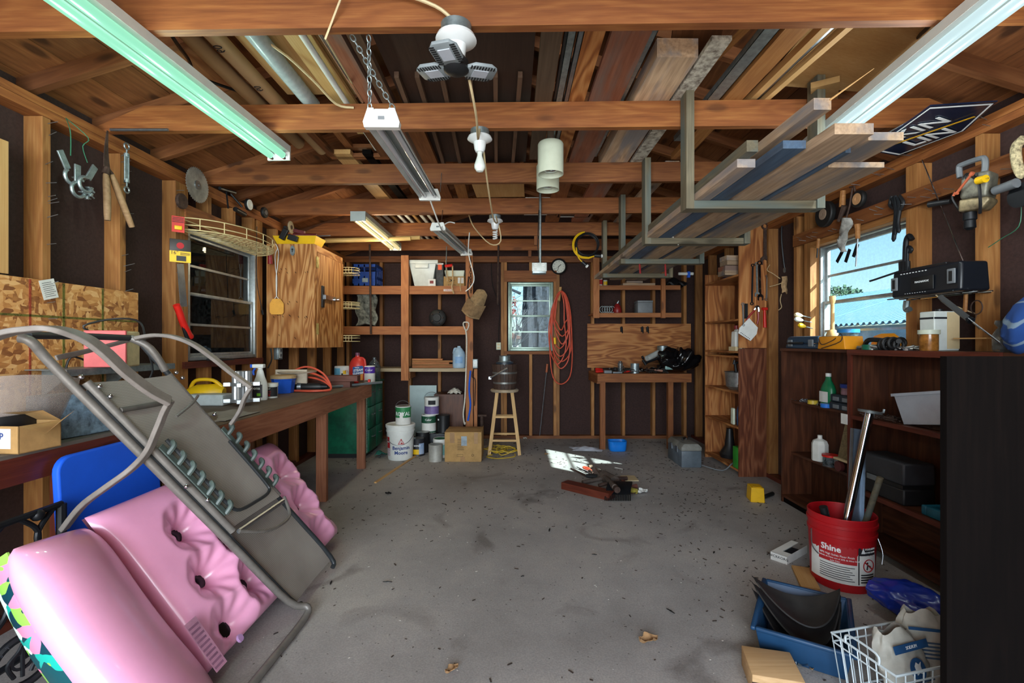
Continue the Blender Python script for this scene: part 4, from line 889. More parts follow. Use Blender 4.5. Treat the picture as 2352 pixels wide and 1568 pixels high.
m=M(); pts=[W_(*e) for e in ((627,686),(644,686),(652,697),(652,717),(649,722),(624,722),(620,717),(620,697))]; m.add([p_ for p_ in pts]+[p_+V((0,-.004,0)) for p_ in pts],[tuple(range(8)),tuple(range(15,7,-1))]+[(i,8+i,8+(i+1)%8,(i+1)%8) for i in range(8)]); obj('paddle',m,pm('amber_plastic','#d79b3c',rough=.5,var=.1),t,smooth=0)
t=thing('red_pulley','small red pulley block hung on the corner stud by the cabinet','pulley',PX(620,600,-2.12)); m=M(); m.tube([PX(620,585,-2.12),PX(621,606,-2.12)],[.018,.022],10); obj('cheek',m,pm('dark_red','#8e2328',rough=.4),t); m=M(); m.tube(smooth_path([PX(621,585,-2.12),PX(617,572,-2.13),PX(622,565,-2.14)]),.004,6); obj('hook',m,m_rust,t)
m=M(); m.tube(smooth_path([PX(590,520,-2.12),PX(589,600,-2.12),PX(592,660,-2.12),PX(603,715,-2.1)]),.003,5); m.tube([PX(602,712,-2.1),PX(604,722,-2.1)],.009,6); obj('hanging_string',m,m_iron,label='thin dark cord with a clip hanging past the window corner',cat='cord')
t=thing('wall_outlet','grey outlet box on the stud under the wall cabinet','outlet',PX(645,830,-2.15)); m=M(); m.bx(-2.19,-2.145,4.36,4.44,1.10,1.22); obj('box',m,m_galv,t,smooth=0,bev=.003); m=M(); m.bx(-2.145,-2.142,4.375,4.425,1.115,1.205); f_=obj('face',m,m_wenam,t,smooth=0)
m=M(); m.bx(-2.142,-2.1405,4.385,4.415,1.125,1.15); m.bx(-2.142,-2.1405,4.385,4.415,1.17,1.195); obj('sockets',m,m_gray,f_,smooth=0,kind='stuff')
m=M(); m.tube(smooth_path([PX(622,800,-2.14),PX(624,825,-2.12),PX(615,845,-2.12)]),.006,6); obj('wall_cable',m,m_black,label='short black cable behind the bench under the wall cabinet',cat='cable')
m=M(); m.bx(-2.165,-2.06,3.36,3.52,1.126,1.14); obj('black_tray',m,m_black,label='small black hinge plate on the window sill',cat='hinge',bev=.003)
# ---- wall cabinet
t=thing('wall_cabinet','figured plywood wall cabinet with a hasp beside the window','cabinet',(-1.97,4.58,1.21))
z0,z1=1.21,2.135; y0,y1=4.23,4.93; x0,x1=-2.188,-1.76
w_cab=wood('cab_ply','#85501f','#b0763f','#cb9a60',hv=.06,knots=.2,ring=.9,rw=.38)
bbox('side_panel',x0,x1-.02,y0,y0+.018,z0,z1,w_cab,t,axis=2); bbox('side_panel',x0,x1-.02,y1-.018,y1,z0,z1,w_cab,t,axis=2)
bbox('top_panel',x0,x1-.02,y0+.018,y1-.018,z1-.018,z1,w_cab,t,axis=1); bbox('bottom_panel',x0,x1-.02,y0+.018,y1-.018,z0,z0+.018,w_cab,t,axis=1)
bbox('face_frame',x1-.02,x1,y0,y0+.05,z0,z1,w_cab,t,axis=2); bbox('face_frame',x1-.02,x1,y0+.05,y1,z1-.06,z1,w_cab,t,axis=1)
d=bbox('door',x1-.014,x1+.006,y0+.055,y1,z0,z1-.065,w_cab,t,axis=2)
for z in (1.33,1.93):
    m=M(); m.bx(x1+.004,x1+.009,y0+.03,y0+.075,z,z+.10); m.tube([(x1+.009,y0+.052,z),(x1+.009,y0+.052,z+.1)],.005,6); obj('hinge',m,pm('brass','#9d8a4f',rough=.4,metal=.7),t,smooth=30)
m=M(); m.bx(x1+.006,x1+.02,y0+.13,y0+.18,1.58,1.78); pl=obj('hasp_plate',m,m_black,d,bev=.004)
m=M(); m.bx(x1+.02,x1+.03,y0+.18,y0+.42,1.66,1.70); m.tube([(x1+.02,y0+.46,1.68),(x1+.06,y0+.46,1.68)],.022,10); obj('hasp',m,m_chrome,d)
m=M(); m.at(Mx.Translation((-1.955,y0-.003,2.075))@Mx.Rotation(PI/2,4,'X')).prism([(.02*math.cos(rad(a))*1.1,.045*math.sin(rad(a))) for a in range(0,360,20)],.006,-.003); ke=obj('escutcheon',m,m_galv,t,smooth=0); m=M(); m.tube([(-1.955,y0-.0062,2.085),(-1.955,y0-.008,2.085)],.008,10); m.bx(-1.958,-1.952,y0-.008,y0-.0062,2.06,2.082); obj('keyhole',m,m_ink,ke)
m=M()
for k in range(26): 
    a=V((R.uniform(-2.15,-1.82),y0-.001,R.choice([1.32,1.5,1.62,1.9])+R.uniform(-.02,.02))); m.tube([a,a+V((.02,-.028,-.015))],.002,4)
obj('nails',m,m_rust,t,kind='stuff')
for z,lb,dz in ((1.98,'upper',.03),(1.62,'middle',.02),(1.27,'lowest',.02)):
    tt=thing('wire_tray',lb+' cream wire tray on the far side of the wall cabinet','tray',(-1.66,5.0,z)); m=M(); yc_=5.02
    for zz in (z,z+.035,z+.06): m.tube([(-1.90,yc_-.08,zz),(-1.70,yc_-.08,zz),(-1.64,yc_-.05,zz),(-1.62,yc_,zz),(-1.64,yc_+.1,zz),(-1.90,yc_+.12,zz)],.003,5)
    for k in range(8): m.tube([(-1.88+.03*k,yc_-.08,z),(-1.88+.03*k,yc_-.08,z+.06)],.0022,4); m.tube([(-1.88+.03*k,yc_-.08,z),(-1.88+.03*k,yc_+.11,z)],.0022,4)
    obj('wires',m,m_cream,tt,kind='stuff')
# yellow tray of tools on the cabinet
t=thing('tool_tray','yellow plastic tray standing on the wall cabinet','tray',(-1.97,4.35,2.136)); m=M(); zt=2.136
m.add([(-2.11,4.27,zt),(-1.78,4.27,zt),(-1.78,4.43,zt),(-2.11,4.43,zt),(-2.14,4.24,zt+.075),(-1.75,4.24,zt+.075),(-1.75,4.46,zt+.075),(-2.14,4.46,zt+.075),(-2.13,4.25,zt+.075),(-1.76,4.25,zt+.075),(-1.76,4.45,zt+.075),(-2.13,4.45,zt+.075),(-2.10,4.28,zt+.006),(-1.79,4.28,zt+.006),(-1.79,4.42,zt+.006),(-2.10,4.42,zt+.006)],[(3,2,1,0),(0,1,5,4),(1,2,6,5),(2,3,7,6),(3,0,4,7),(4,5,9,8),(5,6,10,9),(6,7,11,10),(7,4,8,11),(8,9,13,12),(9,10,14,13),(10,11,15,14),(11,8,12,15),(12,13,14,15)])
obj('tray_body',m,m_yel,t,smooth=0)
t=thing('caulking_gun','dark red caulking gun lying across the yellow tray','tool',(-1.93,4.36,zt+.08)); m=M(); m.tube([(-2.0,4.34,zt+.10),(-1.80,4.37,zt+.10)],.022,10); m.box((-1.95,4.35,zt+.135),(.1,.03,.03),(0,.2,0)); obj('barrel',m,pm('maroon','#5e2020',rough=.5),t); m=M(); m.tube([(-1.80,4.37,zt+.10),(-1.68,4.39,zt+.11)],.006,6); obj('nozzle',m,m_steel,t)
m=M(); m.box((-2.03,4.225,zt+.085),(.05,.03,.10),(.1,.5,0)); m.box((-1.95,4.222,zt+.05),(.09,.02,.05),(0,.3,0)); obj('black_clip',m,m_black,label='black spring clamp hooked on the edge of the yellow tray',cat='clamp',bev=.004)
m=M(); m.bx(-2.075,-2.045,4.30,4.34,zt+.01,zt+.18); obj('stapler',m,m_black,label='upright black tool in the yellow tray',cat='tool',bev=.006)
for k,(y,zz) in enumerate(((4.9,2.40),(4.99,2.425))):
    m=M(); m.tube([(-2.06+.1*k,y,2.30+.03*k),(-1.05+.08*k,y+.02,2.335+.03*k)],.021,12); obj('bamboo_pole',m,wood('bamboo','#a08250','#c2a266','#d4b880',hv=.1,knots=.1) if 'bamboo' not in MT else MT['bamboo'],label='pale bamboo pole under the joists over the wall cabinet, '+('lower' if not k else 'upper')+' one',cat='pole')
# ================= on the long bench
zb=.851
c=PZ(556,930,zb); t=thing('ribbed_cylinder','ribbed chrome cylinder with two knobbed clamp rings','cylinder',c)
x,y=c.x,c.y; m=M(); pts=[]; m_rib=pm('ribbed_metal','#a9adb0',rough=.35,metal=.75,var=.06)
for k in range(36): pts.append(((.058 if k%2 else .052)*math.cos(2*PI*k/36),(.058 if k%2 else .052)*math.sin(2*PI*k/36)))
m.at(Mx.Translation((x,y,zb+.02))); m.prism(pts,.2); obj('body',m,m_rib,t,smooth=0)
for z in (zb+.02,zb+.125):
    m=M(); m.ring([(.066,z),(.066,z+.022),(.058,z+.022),(.058,z)],26,(x,y,0))
    for a in range(0,360,90): m.at(Mx.Translation((x,y,z+.011))@Mx.Rotation(rad(a+20),4,'Z')).bx(.064,.105,-.013,.013,-.013,.013); m.at()
    obj('clamp_ring',m,m_rib,t,bev=.002)
c=PZ(598,918,zb); t=thing('spray_bottle','white spray bottle with a blue trigger and dark label','bottle',c); x,y=c.x,c.y
def oval(prof,cx_,cy_,sx,sy,n=24):
    m=M(); m.at(Mx.Translation((cx_,cy_,0))@Mx.Diagonal((sx,sy,1,1))); m.lathe(prof,n); return m
b=oval([(0,zb),(.046,zb),(.05,zb+.01),(.05,zb+.10),(.044,zb+.13),(.030,zb+.165),(.022,zb+.20),(.016,zb+.215),(0,zb+.215)],x,y,1.0,.7); obj('bottle',b,m_white,t)
m=M(); m.bx(x-.05,x+.028,y-.02,y+.02,zb+.225,zb+.252); m.tube([(x,y,zb+.212),(x,y,zb+.235)],.017,12); obj('spray_head',m,m_white,t,bev=.005)
m=M(); m.tube(smooth_path([(x-.035,y,zb+.225),(x-.05,y,zb+.20),(x-.045,y,zb+.175)]),.007,8); m.bx(x-.066,x-.05,y-.012,y+.012,zb+.228,zb+.25); obj('trigger',m,m_blue,t)
m=M(); m.at(Mx.Translation((x,y,0))@Mx.Diagonal((1,.7,1,1))); 
for a0,a1,z0_,z1_ in ((-75,35,.02,.11),): m.slab(lambda u,v: V((.0512*math.sin(rad(a0+(a1-a0)*u)),-.0512*math.cos(rad(a0+(a1-a0)*u)),zb+z0_+(z1_-z0_)*v)),12,2,.0012)
lb=obj('label',m,pm('label_dark','#2b2a33',rough=.4),t); text('ona',.03,m_inkw,lb,face_m((x-.005,y-.0375,zb+.085),(1,0.05,0),(0,0,1)),off=.0005)
m=M(); m.bx(x-.005,x+.02,y-.0385,y-.036,zb+.03,zb+.05); obj('green_mark',m,pm('lime','#7fc63a',rough=.5),lb)
c=PZ(624,913,zb); t=thing('spackle_tub','small white-lidded tub with a black and red label','tub',c); x,y=c.x,c.y
m=M(); m.lathe([(0,zb),(.040,zb),(.042,zb+.085),(0,zb+.085)],26,(x,y,0)); obj('tub',m,m_white,t); m=M(); m.lathe([(0,zb+.086),(.045,zb+.086),(.045,zb+.108),(0,zb+.108)],26,(x,y,0)); obj('lid',m,m_white,t)
lb=patch('label',(x,y,zb),.0415,-90,90,.012,.08,m_ink,t)
for s,z,sz,mt in (('DAP',.068,.016,m_inkw),('Plastic',.05,.016,m_inkr),('Wood',.036,.014,m_inkr)): text(s,sz,mt,lb,cyl_m((x,y,zb),.0428,-5,z),bend=.043)
patch('red_spot',(x,y,zb),.0424,-10,14,.016,.028,m_inkr,lb)
c=PZ(650,903,zb); t=thing('blue_tub','blue plastic tub with a tan lid','tub',(c.x-.01,c.y+.05,zb)); x,y=c.x-.02,c.y+.05
m=M(); m.at(Mx.Translation((x,y,0))@Mx.Rotation(rad(22.5),4,'Z')); m.lathe([(0,zb),(.075,zb),(.088,zb+.10),(.092,zb+.105),(.092,zb+.115),(0,zb+.115)],8); obj('tub_body',m,m_blue,t,smooth=20)
m=M(); m.lathe([(0,zb+.116),(.096,zb+.116),(.096,zb+.138),(.08,zb+.145),(0,zb+.145)],24,(x,y,0)); obj('lid',m,pm('tan_lid','#b39a72',rough=.5),t)
m=M(); m.bx(x-.12,x+.14,y+.11,y+.13,zb+.02,zb+.18); m.at(Mx.Translation((x+.02,y+.2,zb+.15))); m.lathe([(0,.0),(.15,.0),(.16,.012),(0,.02)],24); obj('plastic_cover',m,pm('dusty_lid','#b7ab98',rough=.5,var=.15),label='dusty round plastic lid leaning behind the blue tub',cat='lid')
c=PZ(505,925,zb); t=thing('yellow_can','yellow plastic fuel can lying on its side behind the patio chair','can',(c.x-.08,c.y,zb)); x,y=c.x-.10,c.y
m=M(); m.tube([(x-.12,y,zb+.062),(x-.05,y,zb+.065),(x+.06,y+.02,zb+.065),(x+.11,y+.03,zb+.06)],[.03,.058,.062,.04],16); obj('can_body',m,m_yel,t)
m=M(); m.tube(smooth_path([(x-.1,y,zb+.09),(x-.06,y,zb+.15),(x+.04,y+.02,zb+.15),(x+.10,y+.03,zb+.10)]),.012,10); m.tube([(x+.1,y-.07,zb+.014),(x-.1,y-.10,zb+.014)],.013,10); obj('handle',m,m_yel,t)
m=M(); m.bx(-2.10,-1.84,3.02,3.16,zb,zb+.07,.012,.012); obj('grey_case',m,pm('pale_grey','#a9b2b3',rough=.5),label='pale grey plastic case behind the ribbed cylinder',cat='case',bev=.008)
m=M(); m.slab(lambda u,v: V((-1.72+.26*u,2.42+.34*v,zb+.004+.012*math.sin(7*u+5*v)*math.sin(PI*u))),12,6,.002); obj('crumpled_sheet',m,pm('grey_cloth','#8c857d',rough=.9),label='crumpled grey cloth at the bench edge by the ribbed cylinder',cat='cloth')
# grinder, cord, planks
c=PZ(705,898,zb); t=thing('angle_grinder','black angle grinder with a steel collar lying on the bench','grinder',(c.x,c.y,zb)); x,y=c.x,c.y; zz=zb+.036
m=M(); m.tube([(x-.10,y-.01,zz),(x-.04,y,zz),(x+.10,y+.01,zz),(x+.12,y+.01,zz)],[.022,.033,.034,.026],16); obj('body',m,m_black,t); m=M(); m.tube([(x-.075,y-.006,zz),(x-.045,y,zz)],.036,18); obj('collar',m,m_steel,t); m=M(); m.tube([(x-.10,y-.01,zz),(x-.19,y+.02,zz-.012)],[.02,.014],10); m.tube([(x-.14,y-.01,zz),(x-.16,y-.07,zz-.02)],.012,8); obj('handle',m,m_rub,t); m=M(); m.tube([(x+.12,y+.01,zz),(x+.17,y+.01,zz)],[.026,.018],12); obj('gear_head',m,m_iron,t)
t=thing('cord_bundle','orange extension cord looped over the dark bench planks','cord',(-1.72,4.0,zb))
m=M()
for k,(rx,h,dz) in enumerate(((.21,.15,0),(.19,.10,.01),(.20,.06,.02))): m.tube(smooth_path([(-1.93+.01*k,3.95+dz,zb+.02),(-1.92,3.97,zb+.03+h*.5),(-1.75,4.0+dz,zb+.05+h),(-1.58,3.97,zb+.04+h*.7),(-1.50,3.93,zb+.02),(-1.6,3.88-.02*k,zb+.012),(-1.8,3.88,zb+.012)],6),.008,7)
obj('loops',m,m_orange,t)
for k,(z,lb) in enumerate(((0,'lower dark red-brown plank of the pair on the bench'),(.052,'upper dark red-brown plank of the pair with a rounded end on the bench'))):
    plank('bench_plank',-1.90+.0*k,4.32+.02*k,-1.47+.05*k,4.36+.04*k,zb+z,.15,.05,wood('purplish','#4b2a22','#6b4034','#835548',hv=.1) if 'purplish' not in MT else MT['purplish'],lb)
m=M(); m.tube([(-1.62,4.15,zb+.014),(-1.28,4.66,zb+.016)],.012,10); obj('grey_pipe',m,pm('grey_pipe','#6c7376',rough=.5,metal=.3),label='grey pipe lying over the corner of the bench',cat='pipe')
t=thing('caulk_gun','red and silver caulk gun lying on the bench planks','tool',(-1.5,4.5,zb+.02)); m=M(); m.tube([(-1.63,4.53,zb+.035),(-1.36,4.56,zb+.035)],.009,8); obj('rod',m,m_chrome,t); m=M(); m.tube([(-1.52,4.545,zb+.036),(-1.47,4.55,zb+.036)],.022,10); m.tube([(-1.38,4.555,zb+.035),(-1.36,4.557,zb+.035)],.02,10); obj('grip',m,m_red,t)
# ---- green cabinet and what stands on it
m_gren=pm('green_paint','#14684c',rough=.4,var=.18,sc=6,col2='#0b3d30')
x0,x1,y0,y1=-2.10,-1.555,5.15,5.72; zt=.82
t=thing('green_cabinet','dark green painted chest with drawers and chipped paint beyond the long workbench','cabinet',((x0+x1)/2,(y0+y1)/2,0))
m=M(); m.bx(x0,x1-.02,y0,y1,.05,zt-.02); obj('carcass',m,m_gren,t,smooth=0,bev=.003); m=M(); m.bx(x0-.01,x1+.012,y0-.015,y1+.015,zt-.02,zt); obj('top',m,m_gren,t,smooth=0,bev=.003); m=M(); m.bx(x0+.02,x1-.06,y0+.03,y1-.03,0,.05); obj('plinth',m,m_black,t,smooth=0)
for k in range(3):
    for j in range(2):
        ya=y0+.015+.275*j; z0_=.07+.245*k; m=M(); m.bx(x1-.02,x1,ya,ya+.265,z0_,z0_+.235); d=obj('drawer',m,m_gren,t,smooth=0,bev=.004)
        m=M(); m.tube([(x1,ya+.09,z0_+.15),(x1+.018,ya+.10,z0_+.15),(x1+.018,ya+.165,z0_+.15),(x1,ya+.175,z0_+.15)],.006,6); obj('handle',m,m_steel,d)
m=M()
for yy,ww in ((y0-.002,.004),): m.bx(x1-.022,x1-.016,y0-.002,y0,.06,zt-.03); m.bx(x1-.075,x1-.071,y0-.002,y0,.06,zt-.03)
obj('chipped_edges',m,pm('chip','#a9c4bd',rough=.7,var=.3,sc=60),t,smooth=0,kind='stuff')
m=M(); m.slab(lambda u,v: V((-1.50+.10*u,5.17+.22*v,.02+.03*math.sin(3*v+2*u)+.012*math.sin(9*u))),6,8,.004); obj('teal_rag',m,pm('teal_cloth','#2b7a70',rough=.8),label='folded teal cloth on the floor before the green cabinet',cat='cloth')
zt+=.001
c=P(790,846,5.3); t=thing('paint_can','low blue and white can with a coloured label behind the red jug','can',(-1.88,5.28,zt)); x,y=-1.88,5.28
m=M(); m.lathe([(0,zt),(.09,zt),(.09,zt+.17),(.086,zt+.175),(.075,zt+.17),(0,zt+.17)],28,(x,y,0)); obj('can',m,m_paper,t); patch('band',(x,y,zt),.0905,-85,0,.02,.155,pm('pale_blue','#6fb0cc',rough=.5),t); patch('yellow_patch',(x,y,zt),.0905,18,40,.09,.13,m_yel,t); lb=patch('dark_spot',(x,y,zt),.0905,8,20,.07,.1,m_ink,t); text('55',.035,m_inkr,t,cyl_m((x,y,zt),.0912,42,.12),bend=.0912)
m=M(); m.lathe([(0,zt),(.05,zt),(.05,zt+.03),(0,zt+.03)],20,(-2.02,5.24,0)); m.v=[p_+V((0,0,.0)) for p_ in m.v]; obj('flat_tin',m,m_steel,label='flat metal tin beside the low blue and white can',cat='tin')
x,y=-1.70,5.22; t=thing('cleaner_jug','red plastic jug with a blue and orange steam cleaner label','jug',(x,y,zt))
b=oval([(0,zt),(.085,zt),(.092,zt+.02),(.092,zt+.17),(.08,zt+.22),(.05,zt+.265),(.024,zt+.28),(.022,zt+.30),(0,zt+.30)],x,y,1.0,.68); obj('jug_body',b,pm('jug_red','#c0352c',rough=.35,var=.05),t)
m=M(); m.tube(smooth_path([(x+.03,y,zt+.27),(x+.075,y,zt+.25),(x+.088,y,zt+.17)]),.012,8); obj('handle',m,pm('jug_red','#c0352c'),t); m=M(); m.lathe([(0,zt+.295),(.024,zt+.295),(.024,zt+.325),(0,zt+.325)],14,(x,y,0)); obj('cap',m,pm('cap_plum','#6b3a52'),t)
fm=face_m((x+.028,y-.0645,zt+.10),(1,0,0),(0,0,1)); m=M().at(fm); m.prism([(-.058,-.095),(.05,-.095),(.058,.07),(.045,.085),(-.058,.07)],.002); lb=obj('label',m,pm('label_orange','#d98a3a',rough=.4),t,smooth=0)
m=M().at(fm); m.prism([(-.058,-.03),(.056,.0),(.058,.07),(.045,.085),(-.058,.07)],.003); obj('blue_band',m,pm('label_blue','#1d4f8f',rough=.4),lb,smooth=0)
text('Perfecto',.014,m_inkw,lb,fm@Mx.Translation((-.01,.064,.0034)),off=.0006); text('STEAM',.034,m_inkw,lb,fm@Mx.Translation((0,.035,.0034))@Mx.Rotation(.12,4,'Z'),off=.001,shear=.2); text('CLEANER',.028,m_inkw,lb,fm@Mx.Translation((0,.003,.0034))@Mx.Rotation(.12,4,'Z'),off=.001,shear=.2)
x,y=-1.60,5.52; m=M(); m.lathe([(0,zt),(.065,zt),(.07,zt+.02),(.07,zt+.16),(.05,zt+.21),(.02,zt+.24),(.02,zt+.265),(.016,zt+.265),(.016,zt+.24),(.046,zt+.205),(.066,zt+.16),(.066,zt+.01),(0,zt+.01)],24,(x,y,0)); obj('glass_jug',m,g_clear,label='clear glass jug behind the red cleaner jug',cat='jug')
x,y=-1.575,5.24; t=thing('purple_can','purple and white paint can at the corner of the green cabinet','can',(x,y,zt)); m=M(); m.lathe([(0,zt),(.062,zt),(.062,zt+.175),(.058,zt+.18),(.05,zt+.175),(0,zt+.175)],26,(x,y,0)); obj('can',m,m_paper,t); lb=patch('purple_band',(x,y,zt),.0625,-100,100,.10,.17,pm('purple_ink','#4b2a93',rough=.4),t); text('Color',.035,m_inkw,lb,cyl_m((x,y,zt),.0634,12,.135),bend=.0634)
# ================= back wall: open shelves, both sides of the window
w_shelf=wood('shelf_wood','#7a4526','#a4683b','#bb8252',hv=.15,knots=.7)
def rackshelf(label,posts,rails,yf,yb):
    t=thing('wall_shelf',label,'shelf',((posts[0][0]+posts[-1][0])/2,yf,rails[-1][2]))
    for x,z0,z1,w in posts: bbox('post',x-w/2,x+w/2,yf-.038,yf,z0,z1,w_shelf,t)
    for x0,x1,z,h in rails:
        bbox('rail',x0,x1,yf,yf+.03,z-h,z,w_shelf,t,axis=0); bbox('shelf_board',x0,x1,yf+.03,yb,z-.018,z-.002,w_shelf,t,axis=0)
    return t
YS=5.76
tsl=rackshelf('tall open timber shelves between the green cabinet and the back window',[(-1.293,.80,2.31,.09),(-.515,.02,2.31,.088)],[(-2.15,-.56,1.945,.10),(-2.15,-.56,1.455,.10)],YS,YB)
bbox('lower_shelf',-1.95,-.56,YS,YB,.905,.945,wood('pale_shelf','#8a7a62','#ab9a7d','#c4b596',hv=.1),tsl,axis=0); bbox('shelf_bracket',-1.27,-1.24,YS+.02,6.1,.82,.9,w_shelf,tsl,axis=1)
YT=5.86
tsr=rackshelf('open timber shelves above the plywood back board',[(1.035,1.56,2.31,.075),(1.86,1.56,2.31,.05)],[(1.075,2.08,1.965,.055),(1.0,2.09,1.625,.055)],YT,YB)
o=bbox('plywood_sheet',.985,2.34,YB-.014,YB-.002,.93,1.505,w_ply,axis=0); tag(o,'figured plywood board on the back wall over the small bench','panel')
# contents of the upper shelf by the corner
zs=1.946
def tub(m,x0,x1,y0,y1,z0,z1,tp,th=.004):
    cx_,cy_=(x0+x1)/2,(y0+y1)/2
    def loop(s,z,i): return [(cx_+(a-cx_)*s-(i if a>cx_ else -i),cy_+(b-cy_)*s-(i if b>cy_ else -i),z) for a,b in ((x0,y0),(x1,y0),(x1,y1),(x0,y1))]
    vs=loop(tp,z0,0)+loop(1,z1,0)+loop(1,z1,th)+loop(tp,z0+th,th)
    fs=[(3,2,1,0)]+[(k*4+i,k*4+(i+1)%4,k*4+4+(i+1)%4,k*4+4+i) for k in range(3) for i in range(4)]+[(12,13,14,15)]
    m.add(vs,fs); return m
t=thing('white_tub','tall white plastic tub on the upper open shelf by the post','tub',(-1.09,5.93,zs)); m=M(); tub(m,-1.265,-.925,5.80,6.1,zs,zs+.315,.62); obj('tub_body',m,m_wenam,t,smooth=0,bev=.006); m=M(); m.bx(-1.285,-.905,5.785,5.80,zs+.275,zs+.32); m.bx(-1.18,-1.02,5.78,5.79,zs+.22,zs+.275); obj('rim',m,m_wenam,t,smooth=0,bev=.004)
m=M(); m.bx(-1.02,-.93,5.775,5.80,zs,zs+.085); o=obj('small_box',m,m_paper,label='small white box with a dark red mark in front of the white tub',cat='box',smooth=0); m=M(); m.bx(-1.0,-.955,5.773,5.775,zs+.03,zs+.065); obj('mark',m,pm('mark_red','#7e3a3a',rough=.7),o,smooth=0)
t=thing('carton','dark tall carton with an orange top patch beside the white tub','box',(-.885,5.9,zs)); m=M(); m.bx(-.93,-.845,5.83,5.93,zs,zs+.285); b_=obj('carton_body',m,pm('carton_dark','#2e3133',rough=.6,var=.3,sc=20),t,smooth=0); m=M(); m.bx(-.91,-.862,5.828,5.83,zs+.205,zs+.27); obj('orange_patch',m,pm('patch_orange','#d8562b',rough=.6),b_,smooth=0); m=M(); m.bx(-.932,-.843,5.828,5.832,zs+.27,zs+.286); obj('white_top',m,m_paper,b_,smooth=0)
t=thing('carton','low cardboard carton with a black drawing under a cream tray','box',(-.72,5.93,zs)); m=M(); m.bx(-.84,-.585,5.83,6.05,zs,zs+.125); b_=obj('carton_body',m,m_card,t,smooth=0); m=M(); m.bx(-.665,-.595,5.827,5.83,zs+.04,zs+.11); obj('label',m,m_paper,b_,smooth=0)
fm=face_m((-.74,5.8285,zs+.075),(1,0,0),(0,0,1)); m=M().at(fm); 
for k in range(5): a=k*1.25; m.tube([(0.0,0,0),(.035*math.cos(a),.03*math.sin(a),0)],[.006,.002],5)
obj('drawing',m,m_ink,b_); text('BLACK-EYED',.018,m_ink,b_,face_m((-.735,5.829,zs+.02),(1,0,0),(0,0,1)))
m=M(); tub(m,-.83,-.585,5.84,6.05,zs+.126,zs+.20,.9); obj('cream_tray',m,m_can,label='cream plastic tray on top of the cardboard carton',cat='tray',smooth=0,bev=.006)
t=thing('trowel_strap','red clamp and tan strap dangling over the shelf rail before the carton','strap',(-.72,5.72,zs-.12)); m=M(); m.tube([(-.80,5.745,zs+.30),(-.78,5.735,zs+.05)],.008,6); m.tube(smooth_path([(-.72,5.74,zs+.24),(-.715,5.73,zs+.06),(-.725,5.72,zs-.02),(-.70,5.72,zs-.10)]),.010,6); m.tube(smooth_path([(-.62,5.745,zs+.1),(-.625,5.72,zs),(-.615,5.72,zs-.07)]),.006,6); obj('straps',m,m_twine,t,kind='stuff'); m=M(); m.tube([(-.81,5.735,zs+.235),(-.72,5.735,zs+.245)],.018,8); obj('clamp',m,m_red,t); m=M(); m.tube([(-.80,5.735,zs+.1),(-.79,5.735,2.42)],.006,6); obj('clear_rod',m,m_galv,t)
m=M(); m.bx(-.83,-.72,YS-.0015,YS-.0005,zs-.065,zs-.04); o=obj('sticker',m,m_paper,tsl,smooth=0); text('CORONA',.02,m_inkr,o,face_m((-.775,YS-.0018,zs-.0525),(1,0,0),(0,0,1)),off=.0006)
# milk crate in the corner
t=thing('milk_crate','blue plastic crate with hand holes in the upper corner of the shelves','crate',(-1.78,5.95,zs)); x0,x1,y0,y1,z0,z1=-1.95,-1.66,5.80,6.09,zs,zs+.27
m=M(); m.bx(x0,x1,y0,y1,z0,z0+.01)
for z in (z0,z0+.09,z0+.235): 
    for e in ((x0,x1,y0,y0+.012),(x0,x1,y1-.012,y1),(x0,x0+.012,y0,y1),(x1-.012,x1,y0,y1)): m.bx(*e,z,z+.035)
for k in range(5):
    a=x0+(x1-x0-.012)*k/4; m.bx(a,a+.014,y0,y0+.010,z0,z1-.005); a=y0+(y1-y0-.012)*k/4; m.bx(x1-.010,x1,a,a+.014,z0,z1-.005)
m.bx(x0,x1,y0+.006,y0+.009,z0,z0+.18); m.bx(x1-.009,x1-.006,y0,y1,z0,z0+.18)
obj('crate_body',m,pm('crate_blue','#123a86',rough=.4),t,smooth=0); m=M(); m.slab(lambda u,v: V((-1.83+.07*u,y0-.002,zs+.05+.05*v)),2,2,.003); obj('hand_hole',m,m_galv,t,smooth=0)
m=M(); m.slab(lambda u,v: V((-1.92+.24*u+.02*math.sin(9*v),5.83+.12*math.sin(PI*v)*.5+.02*math.sin(11*u+7*v),1.49+.38*v-.05*abs(u-.5))),12,12,.02); obj('camo_bag',m,pm('camouflage','#6f7068',rough=.9,var=.5,sc=22,col2='#1d211c'),label='mottled camouflage cloth bundle on the middle shelf in the corner',cat='cloth')
m=M(); m.tube([(-1.985+.27,5.72,2.44),(-1.70,5.72,1.36)],.012,8); obj('dark_rod',m,m_rust,label='dark iron rod hanging in front of the corner shelves',cat='rod')
t=thing('wheel_hub','black wheel hub with ribs standing on the middle open shelf','hub',(-.925,5.93,1.457)); m=M(); m.at(Mx.Translation((-.925,5.88,1.565))@Mx.Rotation(PI/2,4,'X')); m.lathe([(0,.04),(.045,.04),(.05,.02),(.085,.015),(.105,-.0),(.108,-.06),(.1,-.1),(0,-.1)],28); obj('drum',m,m_rub,t); m=M(); m.at(Mx.Translation((-.925,5.88,1.565))@Mx.Rotation(PI/2,4,'X'))
for k in range(5): m.tube([(.07*math.cos(k*1.257),.07*math.sin(k*1.257),.0),(.07*math.cos(k*1.257),.07*math.sin(k*1.257),.05)],.008,6)
obj('studs',m,m_rust,t,kind='stuff')
